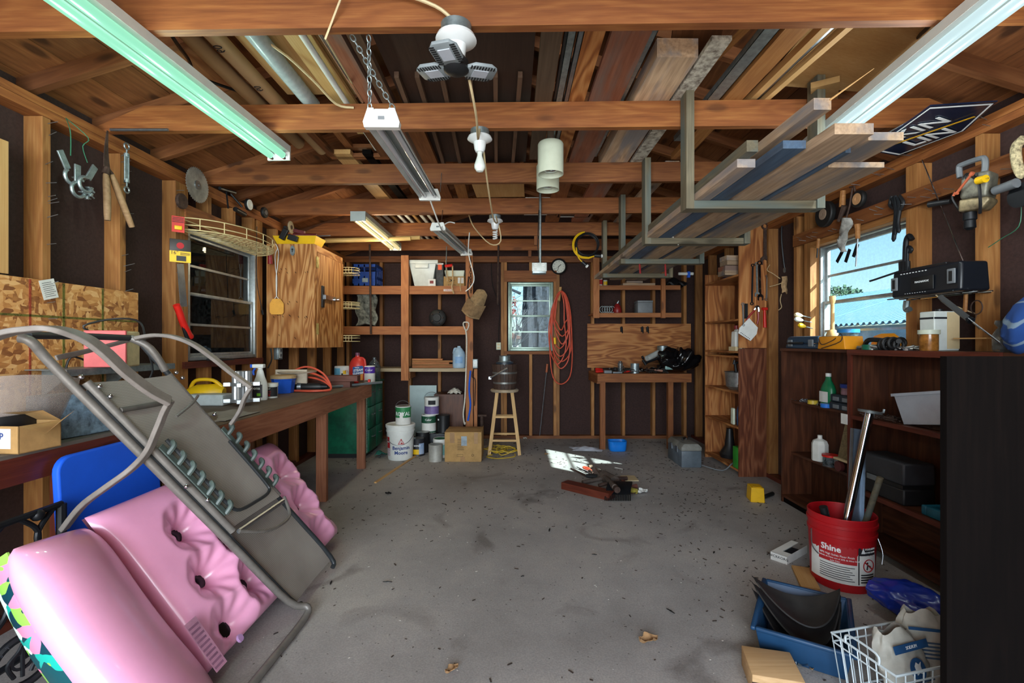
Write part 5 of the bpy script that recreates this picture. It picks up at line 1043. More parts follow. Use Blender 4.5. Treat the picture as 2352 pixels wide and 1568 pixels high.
for k,(z,x1,lb) in enumerate(((.947,-.58,'lowest thin strip of the wood pile on the pale shelf'),(.97,-.60,'second thin strip up in the wood pile on the pale shelf'),(.993,-.78,'third thin strip up in the wood pile on the pale shelf'),(1.016,-.72,'fourth thin strip up in the wood pile on the pale shelf'),(1.039,-.86,'topmost thin strip of the wood pile on the pale shelf'))):
    plank('wood_strip',-1.24,5.93,x1,5.92,z,.08,.02,w_stud if k%2 else w_shelf,lb,'wood strips on the pale shelf','strip')
x,y=-.655,5.86; t=thing('washer_jug','clear plastic jug of pale blue fluid on the pale shelf','jug',(x,y,.946)); b=oval([(0,.946),(.072,.946),(.078,.96),(.078,1.10),(.07,1.14),(.035,1.19),(.02,1.20),(.02,1.215),(0,1.215)],x,y,1,.8); obj('jug_body',b,pm('pale_jug','#a9c6dd',rough=.3,var=.1,alpha=.8),t); m=M(); m.tube(smooth_path([(x-.03,y,1.185),(x-.055,y,1.18),(x-.068,y,1.12)]),.012,8); obj('handle',m,pm('pale_jug','#a9c6dd'),t); patch('label',(x,y,.946),.0785,-30,40,.06,.14,pm('jug_label','#7fa6cf',rough=.5),t)
# rope, pouch, multi-outlet
t=thing('white_rope','white rope tied to the shelf post and hanging to the floor','rope',(-.57,5.70,.3)); m=M(); m.tube(smooth_path([(-.56,5.71,1.42),(-.545,5.70,1.30),(-.55,5.70,1.0),(-.565,5.70,.6),(-.585,5.70,.40),(-.57,5.70,.28),(-.56,5.69,.30)]),.009,8); m.tube(smooth_path([(-.585,5.70,1.47),(-.55,5.70,1.40),(-.52,5.70,1.46),(-.53,5.71,1.50),(-.58,5.71,1.50),(-.585,5.70,1.47)]),.008,8); obj('strands',m,m_rope,t)
m=M(); m.tube(smooth_path([(-.50,5.71,.92),(-.515,5.70,.7),(-.50,5.70,.5),(-.53,5.70,.32)]),.011,8); obj('blue_rope',m,m_blue,label='blue strap hanging beside the white rope',cat='strap')
t=thing('tool_pouch','tan canvas tool pouch hanging from the shelf post on a chain','pouch',(-.44,5.66,1.5)); 
fm=Mx.Translation((-.43,5.66,1.72))@Mx.Rotation(rad(28),4,'Y')
m=M().at(fm); m.slab(lambda u,v: V(((-.06-.05*v)+(.13+.10*v)*u,-.02-.07*math.sin(PI*u)*(.3+v)-.012*math.sin(9*u+5*v),.15-.30*v+.035*math.sin(PI*u)*(1-v)-.03*math.sin(PI*u)*v)),14,10,.016); b_=obj('pouch_body',m,pm('canvas','#8d7453',rough=.9,var=.15,sc=30,bump=.4),t)
m=M().at(fm); m.slab(lambda u,v: V((-.11+.23*u,-.045-.10*math.sin(PI*u)*(.45+.4*v),.03-.16*v-.045*math.sin(PI*u)*(1-v)-.03*math.sin(PI*u)*v)),14,6,.012); obj('pocket',m,pm('canvas2','#7c6346',rough=.9,var=.15,sc=30),b_)
chain('chain',(-.50,5.70,2.28),(-.49,5.66,1.85),t,m_iron,link=.04,r=.003); m=M(); m.tube(smooth_path([(-.52,5.70,2.05),(-.53,5.69,1.85),(-.47,5.68,1.72)]),.01,6); obj('leather_strap',m,m_rust,t)
t=thing('power_strip','grey multiple outlet box on the side of the shelf post','outlet',(-.44,5.74,1.0)); m=M(); m.bx(-.47,-.41,5.66,5.80,.95,1.06); b_=obj('box',m,m_galv,t,smooth=0,bev=.003); m=M()
for k in range(3): m.bx(-.46+.017*k,-.45+.017*k,5.657,5.66,.97,1.04)
obj('sockets',m,m_white,b_,smooth=0,kind='stuff'); m=M(); m.tube(smooth_path([(-.46,5.7,.95),(-.48,5.69,.85),(-.44,5.69,.80),(-.45,5.69,.5)]),.005,6); obj('lead',m,m_black,t)
# below the shelves: panels and wood box
m=M(); m.bx(-1.335,-.985,6.19,6.205,.04,.70); obj('metal_sheet',m,pm('pale_metal','#a3b3b2',rough=.5,metal=.3,var=.1,sc=3),label='pale grey-green metal sheet leaning on the back studs behind the paint cans',cat='sheet',smooth=0)
t=thing('wooden_box','low dark wooden box under the open shelves with rags on top','box',(-.78,5.95,0)); 
for e,ax in (((-.96,-.60,5.84,6.18,.60,.62),0),((-.96,-.60,5.84,5.86,.0,.60),2),((-.96,-.94,5.86,6.18,.0,.60),2),((-.62,-.60,5.86,6.18,.0,.60),2)): bbox('box_panel',*e,w_plyd,t,axis=ax)
m=M(); m.slab(lambda u,v: V((-.80+.16*u,5.9+.14*v,.632+.05*math.sin(PI*u)*math.sin(PI*v)+.01*math.sin(17*u+13*v))),10,8,.01); obj('rag',m,m_rope,label='dusty white rag on the low wooden box',cat='rag')
m=M(); m.bx(-.455,-.395,5.78,5.86,.02,.94); 
o=bbox('side_board',-.46,-.42,5.73,5.77,.02,.94,w_shelf,tsl)
t=thing('pipe_stand','rusty pipe stub standing by the shelf post','pipe',(-.37,5.80,0)); m=M(); m.tube([(-.37,5.8,0),(-.37,5.8,.36)],.022,10); m.tube([(-.44,5.8,.365),(-.31,5.8,.365)],.016,10); obj('stub',m,m_rust,t)
# paint cans
def can(label,x,y,z,r,h,body,lidmat=None,bail=True,bands=(),words=(),drip=None,az=0):
    t=thing('paint_can',label,'can',(x,y,z)); m=M(); m.lathe([(0,z),(r,z),(r*1.0,z+.006),(r*.985,z+.008),(r*.985,z+h-.008),(r,z+h-.006),(r,z+h),(r*.93,z+h),(0,z+h)] if not lidmat else [(0,z),(r,z),(r*.985,z+.008),(r*.985,z+h-.008),(r,z+h),(r*.9,z+h),(r*.88,z+h-.006),(0,z+h-.006)],30,(x,y,0)); b_=obj('can',m,body,t)
    if lidmat: m=M(); m.lathe([(0,z+h-.005),(r*.86,z+h-.005),(r*.86,z+h-.001),(r*.6,z+h-.003),(0,z+h-.003)],26,(x,y,0)); obj('lid',m,lidmat,t)
    if bail:
        m=M(); a=rad(bail if not isinstance(bail,bool) else 0); d=V((math.cos(a),math.sin(a),0)); c=V((x,y,z+h*.85)); m.tube([c+d*(r+.004)*math.cos(q)+V((0,-.02*math.sin(q),r*1.05*math.sin(q))) for q in [PI*k/16 for k in range(17)]],.0025,5); obj('bail',m,m_steel,t)
    for a0,a1,z0,z1,mt in bands: patch('band',(x,y,z),r*.99,a0+az,a1+az,z0,z1,mt,b_)
    for s,sz,zz,mt,a_ in words: text(s,sz,mt,b_,cyl_m((x,y,z),r*.99+.0018,a_+az,zz),bend=r,off=.0006)
    return t
x,y=-1.215,5.17
t=thing('paint_bucket','big white five gallon paint bucket with a red triangle logo and blue lettering','bucket',(x,y,0)); m=M(); m.lathe([(0,0),(.128,0),(.132,.01),(.146,.30),(.152,.30),(.152,.315),(.148,.318),(.148,.335),(.153,.337),(.153,.35),(0,.35)],40,(x,y,0)); b_=obj('bucket',m,m_white,t); m=M(); m.lathe([(0,.35),(.158,.35),(.158,.372),(.15,.378),(.14,.372),(0,.372)],40,(x,y,0)); obj('lid',m,m_white,t)
r_=.141
text('Benjamin',.052,m_inkb,b_,cyl_m((x,y,0),.1405,16,.135),bend=.1405,off=.0012); text('Moore',.052,m_inkb,b_,cyl_m((x,y,0),.139,16,.085),bend=.139,off=.0012)
fm=cyl_m((x,y,0),.1425,16,.205); m=M().at(fm); m.prism([(-.035,-.028),(.035,-.028),(0,.034)],.0022,-.0008); tr_=obj('triangle_logo',m,m_inkr,b_,smooth=0)
m=M().at(fm)
for pp in ([(-.024,-.022),(-.017,-.022),(-.003,.006),(-.003,.018)],[(-.011,-.022),(-.004,-.022),(.004,-.004),(.0,.004)],[(.024,-.022),(.017,-.022),(.003,.006),(.003,.018)]): m.prism(pp,.001,.0015)
obj('triangle_strokes',m,m_inkw,tr_,smooth=0,kind='stuff')
patch('side_label',(x,y,0),.1395,-62,-36,.05,.25,pm('side_grey','#b3a7ad',rough=.6,var=.2,sc=60),b_); patch('red_panel',(x,y,0),.1425,-60,-40,.20,.25,m_inkr,b_); patch('red_animal',(x,y,0),.1405,-60,-38,.13,.19,m_inkr,b_)
m=M(); m.tube(smooth_path([(x-.15,y-.02,.26),(x-.08,y-.14,.20),(x+.02,y-.155,.165),(x+.11,y-.11,.20),(x+.152,y-.01,.27)]),.003,6); obj('bail',m,m_steel,t)
m_lidd=pm('lid_rim','#8d8f8c',rough=.35,metal=.7,var=.2)
can('white and green paint can with a ROYAL label standing on the big bucket',x+.03,y,.374,.083,.195,m_paper,m_lidd,True,[(-90,90,.075,.185,pm('royal_green','#2f7c4a',rough=.5)),(-14,10,.0,.13,m_paper)],[('ROYAL',.058,.115,m_inkw,8)])
can('dented steel paint can with a blank grey side in front of the pile',-.815,5.06,0,.075,.175,pm('dull_can','#9c9a92',rough=.5,metal=.2,var=.15),m_lidd,False)
can('dark can with a yellow and blue label between the bucket and the steel can',-1.055,5.32,0,.078,.19,pm('dark_can','#26262b',rough=.4),m_lidd,False,[(-40,60,.02,.075,m_yel),(20,70,.02,.14,pm('label_bluegrey','#8fa5c4',rough=.5))],[('BOND',.026,.115,m_inkw,5)])
can('black open can behind the yellow labelled one',-1.03,5.47,0,.08,.23,m_black,m_lidd,False)
can('white and aqua bucket with a green lid behind the steel can',-.79,5.25,0,.083,.20,m_paper,pm('green_lid','#2a6b4b',rough=.4),20,[(5,80,.03,.14,pm('aqua','#8fc7c0',rough=.5))])
can('green and white can of the stack, under the purple one',-.985,5.62,.20,.086,.21,m_paper,m_lidd,False,[(-95,95,.115,.195,pm('dark_green','#1f4d37',rough=.5)),(-95,95,.0,.02,pm('dark_green','#1f4d37'))],[('Color',.032,.155,m_inkw,5)])
m=M(); m.bx(-1.09,-.72,5.53,5.73,0,.198); obj('step_box',m,m_iron,label='dark low box under the stacked paint cans',cat='box',smooth=0,bev=.004)
can('purple and white paint-dripped can on top of the stack',-.95,5.62,.411,.085,.205,m_paper,m_lidd,10,[(-95,95,.01,.10,pm('purple_grey','#6b5a8c',rough=.5,var=.3)),(-20,40,.12,.17,m_ink)],[])
can('black paint can beside the green and white one in the stack',-.815,5.64,.20,.078,.20,m_black,pm('dark_lid','#3a3c3e',rough=.4,metal=.5),False,(),[('M',.03,.15,m_inkw,-40)])
# cardboard carton
t=thing('cardboard_box','taped cardboard carton with faded print on the floor before the stool','box',(-.51,5.12,0)); x0,x1,y0,y1,h=-.71,-.325,5.0,5.36,.31
m=M(); m.bx(x0,x1,y0,y1,0,h); b_=obj('carton',m,m_card,t,smooth=0,bev=.004); m=M(); m.bx(x0,x1-.005,y0-.003,y0+.18,h,h+.004); m.bx(x1,x1+.004,y0,y1,h-.30,h+.01); obj('flaps',m,m_card,t,smooth=0)
m_tape=pm('brown_tape','#8f6a3e',rough=.35)
for e in ((-.655,-.605,.20,h),(-.40,-.36,.19,h),(-.545,-.495,0.,.055)): m=M(); m.bx(e[0],e[1],y0-.0012,y0-.0002,e[2],e[3]); obj('tape',m,m_tape,b_,smooth=0)
m=M(); m.bx(-.535,-.475,y0-.0012,y0-.0002,.17,.27); obj('blue_tape',m,pm('blue_tape','#8b98a0',rough=.6,var=.2),b_,smooth=0)
m=M()
for k in range(7): m.bx(-.575,-.575+R.uniform(.05,.15),y0-.001,y0-.0002,.235-.018*k,.241-.018*k)
for e in ((-.58,-.515,.055,.058),(-.58,-.515,.078,.081),(-.58,-.577,.055,.08),(-.518,-.515,.055,.08)): m.bx(e[0],e[1],y0-.001,y0-.0002,e[2],e[3])
m.at(face_m((-.415,y0-.0002,.07),(1,0,0),(0,0,1)))
for k in range(3): a=k*2*PI/3; m.tube([(.014*math.cos(a),.014*math.sin(a),0),(.014*math.cos(a+1.7),.014*math.sin(a+1.7),0)],.0025,4)
obj('print',m,pm('faded_ink','#5e4a30',rough=.8),b_,smooth=0,kind='stuff')
# stool and ice-cream churn
c=(-.085,5.47); t=thing('bar_stool','pale wooden stool with round seat and splayed legs under the churn','stool',(c[0],c[1],0)); w_st=wood('stool_wood','#9a7748','#bf9a67','#d6b585',hv=.05,knots=.2)
zt=.725; m=M(); m.lathe([(0,zt-.032),(.155,zt-.032),(.163,zt-.02),(.163,zt-.01),(.155,zt),(0,zt)],36,(c[0],c[1],0)); obj('seat',m,pm('worn_seat','#9b8b74',rough=.6,var=.15,sc=12),t)
tops=[];bots=[]
for sx,sy in ((-1,-1),(1,-1),(-1,1),(1,1)):
    a=V((c[0]+sx*.085,c[1]+sy*.085,zt-.03)); b=V((c[0]+sx*.17-.02*(sy>0)*0,c[1]+sy*.17,0)); tops.append(a);bots.append(b); board('leg',b,a,.036,.036,w_st,t,up=(0,1,0))
def lp(k,z): f=z/(zt-.03); return bots[k].lerp(tops[k],f)
for k,l,z in ((0,1,.42),(0,1,.16),(2,3,.40),(2,3,.18),(0,2,.46),(1,3,.46),(0,2,.23),(1,3,.23)): board('rung',lp(k,z),lp(l,z),.026,.022,w_st,t)
zt+=.001; t=thing('ice_cream_churn','dark stave bucket with metal hoops and a steel can lid on the stool','churn',(c[0],c[1],zt)); rb,rt_,hh=.127,.150,.285
for k in range(20):
    a0,a1=2*PI*k/20+.012,2*PI*(k+1)/20-.012; m=M(); vs=[]
    for z,r in ((zt,rb),(zt+hh,rt_)):
        for rr in (r,r-.014):
            for a in (a0,a1): vs.append((c[0]+rr*math.cos(a),c[1]+rr*math.sin(a),z))
    m.add(vs,[(0,1,5,4),(3,2,6,7),(0,4,6,2),(1,3,7,5),(4,5,7,6),(1,0,2,3)]); obj('stave',m,wood('stave','#2e221c','#463229','#5e463a',hv=.25,knots=.1) if 'stave' not in MT else MT['stave'],t,smooth=0)
for f in (.22,.62):
    z=zt+hh*f; r=rb+(rt_-rb)*f+.001; m=M(); m.ring([(r,z),(r+.002,z+.02),(r-.003,z+.02),(r-.003,z)],36,(c[0],c[1],0)); obj('hoop',m,m_lidd,t)
m=M(); m.lathe([(0,zt+.02),(.125,zt+.02),(.125,zt+.03),(0,zt+.03)],24,(c[0],c[1],0)); obj('bucket_bottom',m,m_iron,t); z=zt+hh
m=M(); m.lathe([(.0,zt+.03),(.075,zt+.03),(.08,z+.02),(.076,z+.03),(.066,z+.035),(.062,z+.09),(.068,z+.095),(0,z+.10)],28,(c[0],c[1],0)); obj('steel_can',m,m_galv,t); m=M(); m.lathe([(.083,z+.005),(.10,z+.002),(.10,z+.022),(.083,z+.025)],28,(c[0],c[1],0)); obj('blue_ring',m,pm('slate_blue','#28323d',rough=.4),t)
m=M(); m.tube([(c[0]-.165,c[1]-.09,z-.155),(c[0]+.035,c[1]-.155,z-.04)],.011,8); m.box((c[0]-.165,c[1]-.09,z-.155),(.03,.02,.03)); obj('handle_bar',m,m_steel,t)
t=thing('cord_pile','tangle of yellow extension cord on the floor under the stool','cord',(-.12,5.4,0)); m=M()
for k in range(6):
    cx_,cy_=-.12+R.uniform(-.08,.08),5.45+R.uniform(-.08,.08); m.tube(smooth_path([(cx_+R.uniform(.08,.15)*math.cos(q),cy_+R.uniform(.08,.16)*math.sin(q),.01+R.uniform(0,.05)) for q in [2*PI*j/9 for j in range(9)]],4,True),.005,6,closed=True)
m.tube(smooth_path([(-.22,5.3,.007),(-.28,5.2,.007),(-.15,5.12,.007),(.02,5.2,.007),(.03,5.28,.02)]),.005,6); obj('loops',m,pm('cord_yellow','#b99a2c',rough=.5,var=.15),t,kind='stuff')
# window wall pieces
t=thing('wall_clock','round black-rimmed wall clock with white face beside the window header','clock',(.61,YB-.01,2.09)); cc=V((.612,YB-.001,2.253)); fm=face_m(cc,(1,0,0),(0,0,1)); m=M().at(fm); m.ring([(.083,0),(.103,0),(.106,.02),(.098,.032),(.086,.022),(.083,.01)],44); obj('rim',m,m_black,t); m=M().at(fm); m.lathe([(0,0),(.084,0),(.084,.008),(0,.008)],40); f_=obj('dial',m,pm('dial','#c9ccc0',rough=.5,var=.02),t)
for k in range(1,13): a=rad(90-30*k); text(str(k),.024,m_ink,f_,fm@Mx.Translation((.066*math.cos(a),.066*math.sin(a),.0085)))
for L_,a,w in ((.042,90-30*1.6,.004),(.062,90-198,.003),(.066,90-235,.0012)): m=M().at(fm@Mx.Rotation(rad(a),4,'Z')); m.bx(-.01,L_,-w,w,.0095,.0105); obj('hand',m,m_ink,t,smooth=0)
# orange hose-like cord bundle by the window
t=thing('cord_bundle','long orange extension cord hung in loops from a peg by the back window','cord',(.66,6.1,.75)); pg=V((.705,6.16,1.80)); m=M()
for (px0,px1,yt,ybm) in ((1268,1308,672,818),(1272,1312,670,772),(1266,1306,676,800),(1264,1314,680,882),(1270,1310,672,846),(1274,1304,672,758),(1263,1300,690,836),(1268,1314,676,830),(1276,1308,670,790)):
    q=lambda x,y,d=0: P(x+R.uniform(-1,1),y,6.12+d+R.uniform(-.03,.03))
    m.tube(smooth_path([q(1288,668),q((px0+1288)/2,yt+8),q(px0,(yt*2+ybm)/3),q(px0-1,(yt+2*ybm)/3),q(px0+6,ybm-16),q((px0+px1)/2,ybm),q(px1-5,ybm-18),q(px1,(yt+2*ybm)/3),q(px1-3,(yt*2+ybm)/3),q((px1+1290)/2,yt+8),q(1290,668)],4),.0075,7)
obj('loops',m,m_orange,t); m=M(); m.tube([P(1274,775,6.09),P(1275,790,6.09)],.016,10); obj('plug',m,m_yel,t)
o=board('peg',P(1288,660,6.205),P(1284,690,6.13),.03,.03,w_tan); tag(o,'pale wooden peg holding the orange cord','peg')
t=thing('wall_outlet','cream duplex outlet on the window stud','outlet',(-.175,6.2,1.17)); m=M(); m.bx(-.205,-.145,6.17,YB,1.165,1.26); b_=obj('box',m,m_can,t,bev=.003,smooth=0); m=M(); m.bx(-.192,-.158,6.166,6.17,1.18,1.205); m.bx(-.192,-.158,6.166,6.17,1.22,1.245); obj('sockets',m,m_romex,b_,smooth=0,kind='stuff'); m=M(); m.tube(smooth_path([(-.175,6.19,1.26),(-.17,6.2,1.5),(-.155,6.2,1.7),(-.25,6.2,2.0),(-.27,6.2,2.2),(-.27,6.2,2.3)]),.005,6); obj('conduit_cable',m,m_black,t)
m=M(); m.tube([(.36,6.17,.05),(.46,6.19,.97)],.006,8); b_=obj('metal_rod',m,m_steel,label='thin steel rod with an orange grip leaning beside the window post',cat='rod'); m=M(); m.tube([(.449,6.188,.87),(.461,6.19,.98)],.014,8); obj('grip',m,pm('grip_orange','#9c5638',rough=.6),b_)
t=thing('hanging_rod','long rusty rod hanging from the far joists beside the last lampholder','rod',(-.20,5.9,1.85)); m=M(); m.tube([(-.165,5.78,2.44),(-.175,5.78,1.72)],.012,8); obj('rod',m,m_rust,t)
m=M(); m.tube(smooth_path([(-.45,5.02,2.42),(-.46,5.02,2.2),(-.40,5.0,1.95),(-.43,5.0,1.85),(-.49,5.02,1.80)]),.006,6); obj('white_string',m,m_white,label='white cord dangling from the far joist near the pouch',cat='cord')
m=M(); m.tube([(-.57,4.15,2.42),(-.50,4.14,2.1),(-.53,4.16,2.36)],.004,5) if 0 else m.tube(smooth_path([(-.66,5.02,2.42),(-.62,5.0,2.40),(-.58,5.01,2.33)]),.004,5); obj('bare_cable',m,m_romex,label='short end of cream cable over the far joist',cat='cable')
# ---- small bench by the back wall
t=thing('small_workbench','narrow timber bench below the plywood back board','workbench',(1.5,5.85,0)); zt=.893; bx0,bx1,by=1.0,2.10,5.55
bbox('bench_top',bx0,bx1,by+.04,YB-.02,zt-.025,zt,w_shelf,t,axis=0); bbox('apron',bx0,bx1,by,by+.04,zt-.10,zt,w_lum,t,axis=0); bbox('apron',bx0,bx0+.038,by+.04,YB-.02,zt-.12,zt-.025,w_lum,t,axis=1)
for x in (1.04,1.84): bbox('leg',x,x+.06,by+.04,by+.10,0,zt-.025,w_lum,t)
z=zt+.001
x,y=1.305,5.72; m=M(); m.ring([(.03,z),(.032,z+.12),(.022,z+.125),(.020,z+.14),(.018,z+.14),(.020,z+.12),(.029,z+.115),(.027,z)],18,(x,y,0)); obj('glass_jar',m,g_clear,label='small clear glass jar among the tools on the small bench',cat='jar')
x,y=1.46,5.64; m=M(); m.lathe([(0,z),(.05,z),(.05,z+.115),(.047,z+.115),(.046,z+.01),(0,z+.01)],28,(x,y,0)); obj('tin_can',m,m_galv,label='open shiny tin can at the bench edge among the tools',cat='can')
t=thing('steel_canister','tall steel canister standing at the back of the small bench','canister',(1.91,6.02,z)); m=M(); m.lathe([(0,z),(.067,z),(.067,z+.32),(.063,z+.325),(.06,z+.32),(0,z+.32)],30,(1.91,6.02,0)); obj('canister',m,m_galv,t)
m=M(); m.slab(lambda u,v: V((1.80+.06*u+.02*math.sin(6*v),5.83+.02*math.sin(9*u),z+.10+.09*v)),6,6,.008); obj('lime_glove',m,pm('lime_cloth','#9aa63e',rough=.8,var=.2),label='lime green glove by the steel canister',cat='glove')
t=thing('garbage_bag','heap of shiny black plastic bag over the end of the small bench','bag',(2.0,5.7,z)); 
def bag(u,v):
    a=2*PI*u; e=PI*v; n=(.07*math.sin(3*a+2*e)+.035*math.sin(7*a-5*e)+.016*math.sin(16*a+9*e))*math.sin(e)
    return V((1.98+(.19+n*.6)*math.sin(e)*math.cos(a)*(1.1+.3*math.cos(e)),5.70+(.2+n*.6)*math.sin(e)*math.sin(a),z+.015+(.15+n*.5)*(1-math.cos(e))*.9-(0.0 if e<1 else 0)))
m=M(); m.grid(bag,64,28,cu=True); obj('bag',m,pm('bag_black','#0d0d0f',rough=.22,var=.1,coat=.3),t,smooth=60)
m=M(); m.slab(lambda u,v: V((1.62+.42*u,5.62+.40*v,z+.05+.12*math.sin(2.6*u)*(.4+v*.8)+.012*math.sin(21*u+9*v))),24,16,.004); obj('bag_sheet',m,pm('bag_black','#0d0d0f'),t,smooth=60)
t=thing('caulk_gun','dark gun-shaped sprayer with a clear tube lying over the black bag','tool',(1.72,5.75,z+.1)); m=M(); m.tube([(1.60,5.66,z+.125),(1.80,5.72,z+.19)],.014,8); m.tube([(1.56,5.66,z+.16),(1.60,5.66,z+.10)],.018,8); m.tube([(1.55,5.66,z+.18),(1.57,5.66,z+.19)],.02,8); obj('gun_body',m,m_iron,t); m=M(); m.tube([(1.62,5.70,z+.17),(1.78,5.78,z+.24)],.035,12); obj('clear_tube',m,pm('milky','#a9aca8',rough=.4),t)
m=M(); m.bx(1.80,1.90,5.57,5.60,z+.045,z+.11); obj('blue_lens',m,pm('pale_teal','#7f9f9b',rough=.3),label='pale teal lens-shaped lid in front of the black bag',cat='lid',bev=.014,seg=3)
def handtool(kind,label,a,b,hm,hr=.013,cat='tool',head=None):
    t=thing(kind,label,cat,(V(a)+V(b))/2); a=V(a);b=V(b); c_=a.lerp(b,.48); m=M(); m.tube([a,a.lerp(c_,.2),c_],[hr*.8,hr,hr*.7],10); obj('handle',m,hm,t); m=M(); m.tube([c_,b],.005,8)
    if head: m.box(b,head)
    obj('shaft',m,m_rust,t); return t
handtool('screwdriver','red handled screwdriver at the end of the small bench, at the back',(1.02,5.78,z+.04),(1.2,5.85,z+.03),m_red,.018)
handtool('screwdriver','red and black screwdriver at the end of the small bench, at the front',(1.00,5.66,z+.02),(1.18,5.70,z+.02),m_red,.018)
handtool('pliers','red gripped pliers beside the glass jar on the small bench',(1.33,5.62,z+.016),(1.52,5.72,z+.03),m_red,.011,head=(.03,.02,.02))
handtool('chisel','wooden handled chisel on the small bench before the black bag',(1.78,5.60,z+.03),(1.60,5.68,z+.05),w_cedar,.015)
m=M(); m.bx(1.09,1.18,5.60,5.65,z,z+.035); m.bx(1.19,1.30,5.59,5.62,z,z+.02); obj('grey_box',m,m_gray,label='grey plastic box at the front edge of the small bench',cat='box',bev=.004)
jk=M()
for k in range(90):
    a=V((R.uniform(1.2,1.85),R.uniform(5.58,5.95),z+R.uniform(.005,.05))); d=V((R.uniform(-1,1),R.uniform(-1,1),R.uniform(-.15,.15))).normalized()*R.uniform(.02,.10); jk.tube([a,a+d],R.uniform(.003,.012),6)
obj('loose_hardware',jk,pm('hardware','#3a3633',rough=.5,metal=.5,var=.6,sc=25,col2='#0f0e0e'),label='jumble of small dark tools and hardware on the small bench',cat='hardware',kind='stuff')
# right-hand shelves' contents
m=M(); m.bx(1.70,1.79,5.85,5.88,0,0) if 0 else None
z=1.627; t=thing('grey_tin_box','grey metal box with a lid on the lower open shelf over the small bench','box',(1.66,5.98,z)); m=M(); m.bx(1.565,1.75,5.9,6.08,z,z+.13); obj('box',m,m_gray,t,smooth=0,bev=.004); m=M(); m.bx(1.562,1.753,5.897,6.083,z+.131,z+.155); obj('lid',m,m_gray,t,smooth=0,bev=.004)
t=thing('oil_can','red bulbous oil can with a grey spout on the lower open shelf','can',(1.32,5.95,z)); m=M(); m.lathe([(0,z),(.05,z),(.058,z+.03),(.04,z+.09),(.015,z+.12),(0,z+.12)],20,(1.32,5.95,0)); obj('can',m,pm('dark_red2','#7e1a1a',rough=.4),t); m=M(); m.tube([(1.32,5.95,z+.12),(1.335,5.94,z+.155)],[.014,.006],8); obj('spout',m,m_galv,t)
m=M()
for k in range(5): m.tube([V((1.13+.03*k+.035*math.cos(q),5.93,z+.045+.04*math.sin(q))) for q in [2*PI*j/12 for j in range(12)]],.003,5,closed=True)
obj('wire_coil',m,m_galv,label='coil of steel wire on the lower open shelf',cat='wire',kind='stuff')
z=1.967
for x,h,mt,bt,lb in ((1.105,.10,m_paper,m_inkr,'small white can with a red band on the upper open shelf by the post'),(1.165,.07,m_can,m_yel,'short can with a yellow band on the upper open shelf by the post')):
    t=thing('small_can',lb,'can',(x,5.93,z)); m=M(); m.lathe([(0,z),(.026,z),(.026,z+h),(0,z+h)],20,(x,5.93,0)); obj('can',m,mt,t); patch('band',(x,5.93,z),.0263,-60,80,h*.15,h*.75,bt,t)
m=M(); m.slab(lambda u,v: V((1.93+.25*u,5.90+.2*v,z+.02+.07*math.sin(PI*u)*math.sin(PI*v)+.02*math.sin(13*u+5*v))),12,8,.02); obj('dark_rag',m,m_black,label='dark crumpled rag on the upper open shelf near the tall bookcase',cat='rag')
m=M(); m.bx(1.38,1.78,5.90,6.1,z,z+.03); m.bx(1.42,1.62,5.88,5.97,z+.031,z+.055); obj('scrap_wood',m,w_wea,label='wood scraps lying on the upper open shelf under the rack',cat='scrap',smooth=0)
t=thing('clamp_bar','white and blue plastic bar clamp sticking out by the tall bookcase','clamp',(2.05,5.6,2.0)); m=M(); m.tube([(1.93,5.5,2.055),(2.1,5.5,2.055)],.017,8); obj('bar',m,m_white,t); m=M(); m.bx(2.03,2.06,5.48,5.52,2.01,2.08); obj('blue_slide',m,m_blue,t,bev=.003)
for x in (1.43,1.70,1.77): m=M(); m.tube([(x,YB-.016,1.46),(x,YB-.03,1.40)],.018,8); m.tube([(x,YB-.03,1.47),(x+.01,YB-.03,1.38)],.008,6); obj('dark_hook',m,m_iron,label={1.43:'dark hook on the plywood back board, farthest from the tall bookcase',1.70:'middle dark hook on the plywood back board',1.77:'dark hook on the plywood back board, closest to the tall bookcase'}[x],cat='hook')
# ================= tall bookcase by the back, low bookcases under the side window
XF=2.125
t=thing('tall_bookcase','tall plywood bookcase with open shelves and a wrench-hung end panel','bookcase',(2.29,4.85,0))
bbox('end_panel',XF,2.46,4.44,4.458,1.205,2.40,w_ply,t,axis=2); bbox('end_panel',XF,2.46,4.44,4.458,0,1.20,wood('stained_ply','#43221a','#75432c','#9e6a4c',hv=.05,knots=.3,ring=.8,rw=.2,rough=.4),t,axis=2)
bbox('side_panel',XF,2.46,5.215,5.232,0,2.0,w_ply,t,axis=2); bbox('back_panel',2.448,2.46,4.458,5.215,0,2.0,w_plyd,t,axis=2)
SZ=[.06,.46,.79,1.13,1.175,1.48,1.90]
for z in SZ: bbox('shelf',XF,2.448,4.458,5.215,z-.018,z,w_ply,t,axis=1)
for k,(z,y,lb) in enumerate(((1.902,4.60,'lowest rough board end stacked on the tall bookcase'),(1.95,4.62,'second rough board end stacked on the tall bookcase'),(2.0,4.60,'third rough board end stacked on the tall bookcase'),(2.05,4.63,'topmost rough board end stacked on the tall bookcase'))):
    plank('board_end',2.03+.01*k,y,2.44,y+.02,z,.14,.045,w_wea if k!=1 else w_cedar,lb,'board ends on the tall bookcase')
m=M(); m.slab(lambda u,v: V((2.15+.10*u,4.75+.1*v,1.905+.03*math.sin(PI*u))),6,6,.01); obj('blue_glove',m,pm('blue_cloth','#3d4c7d',rough=.9),label='blue cloth glove beside the board ends on the tall bookcase',cat='glove')
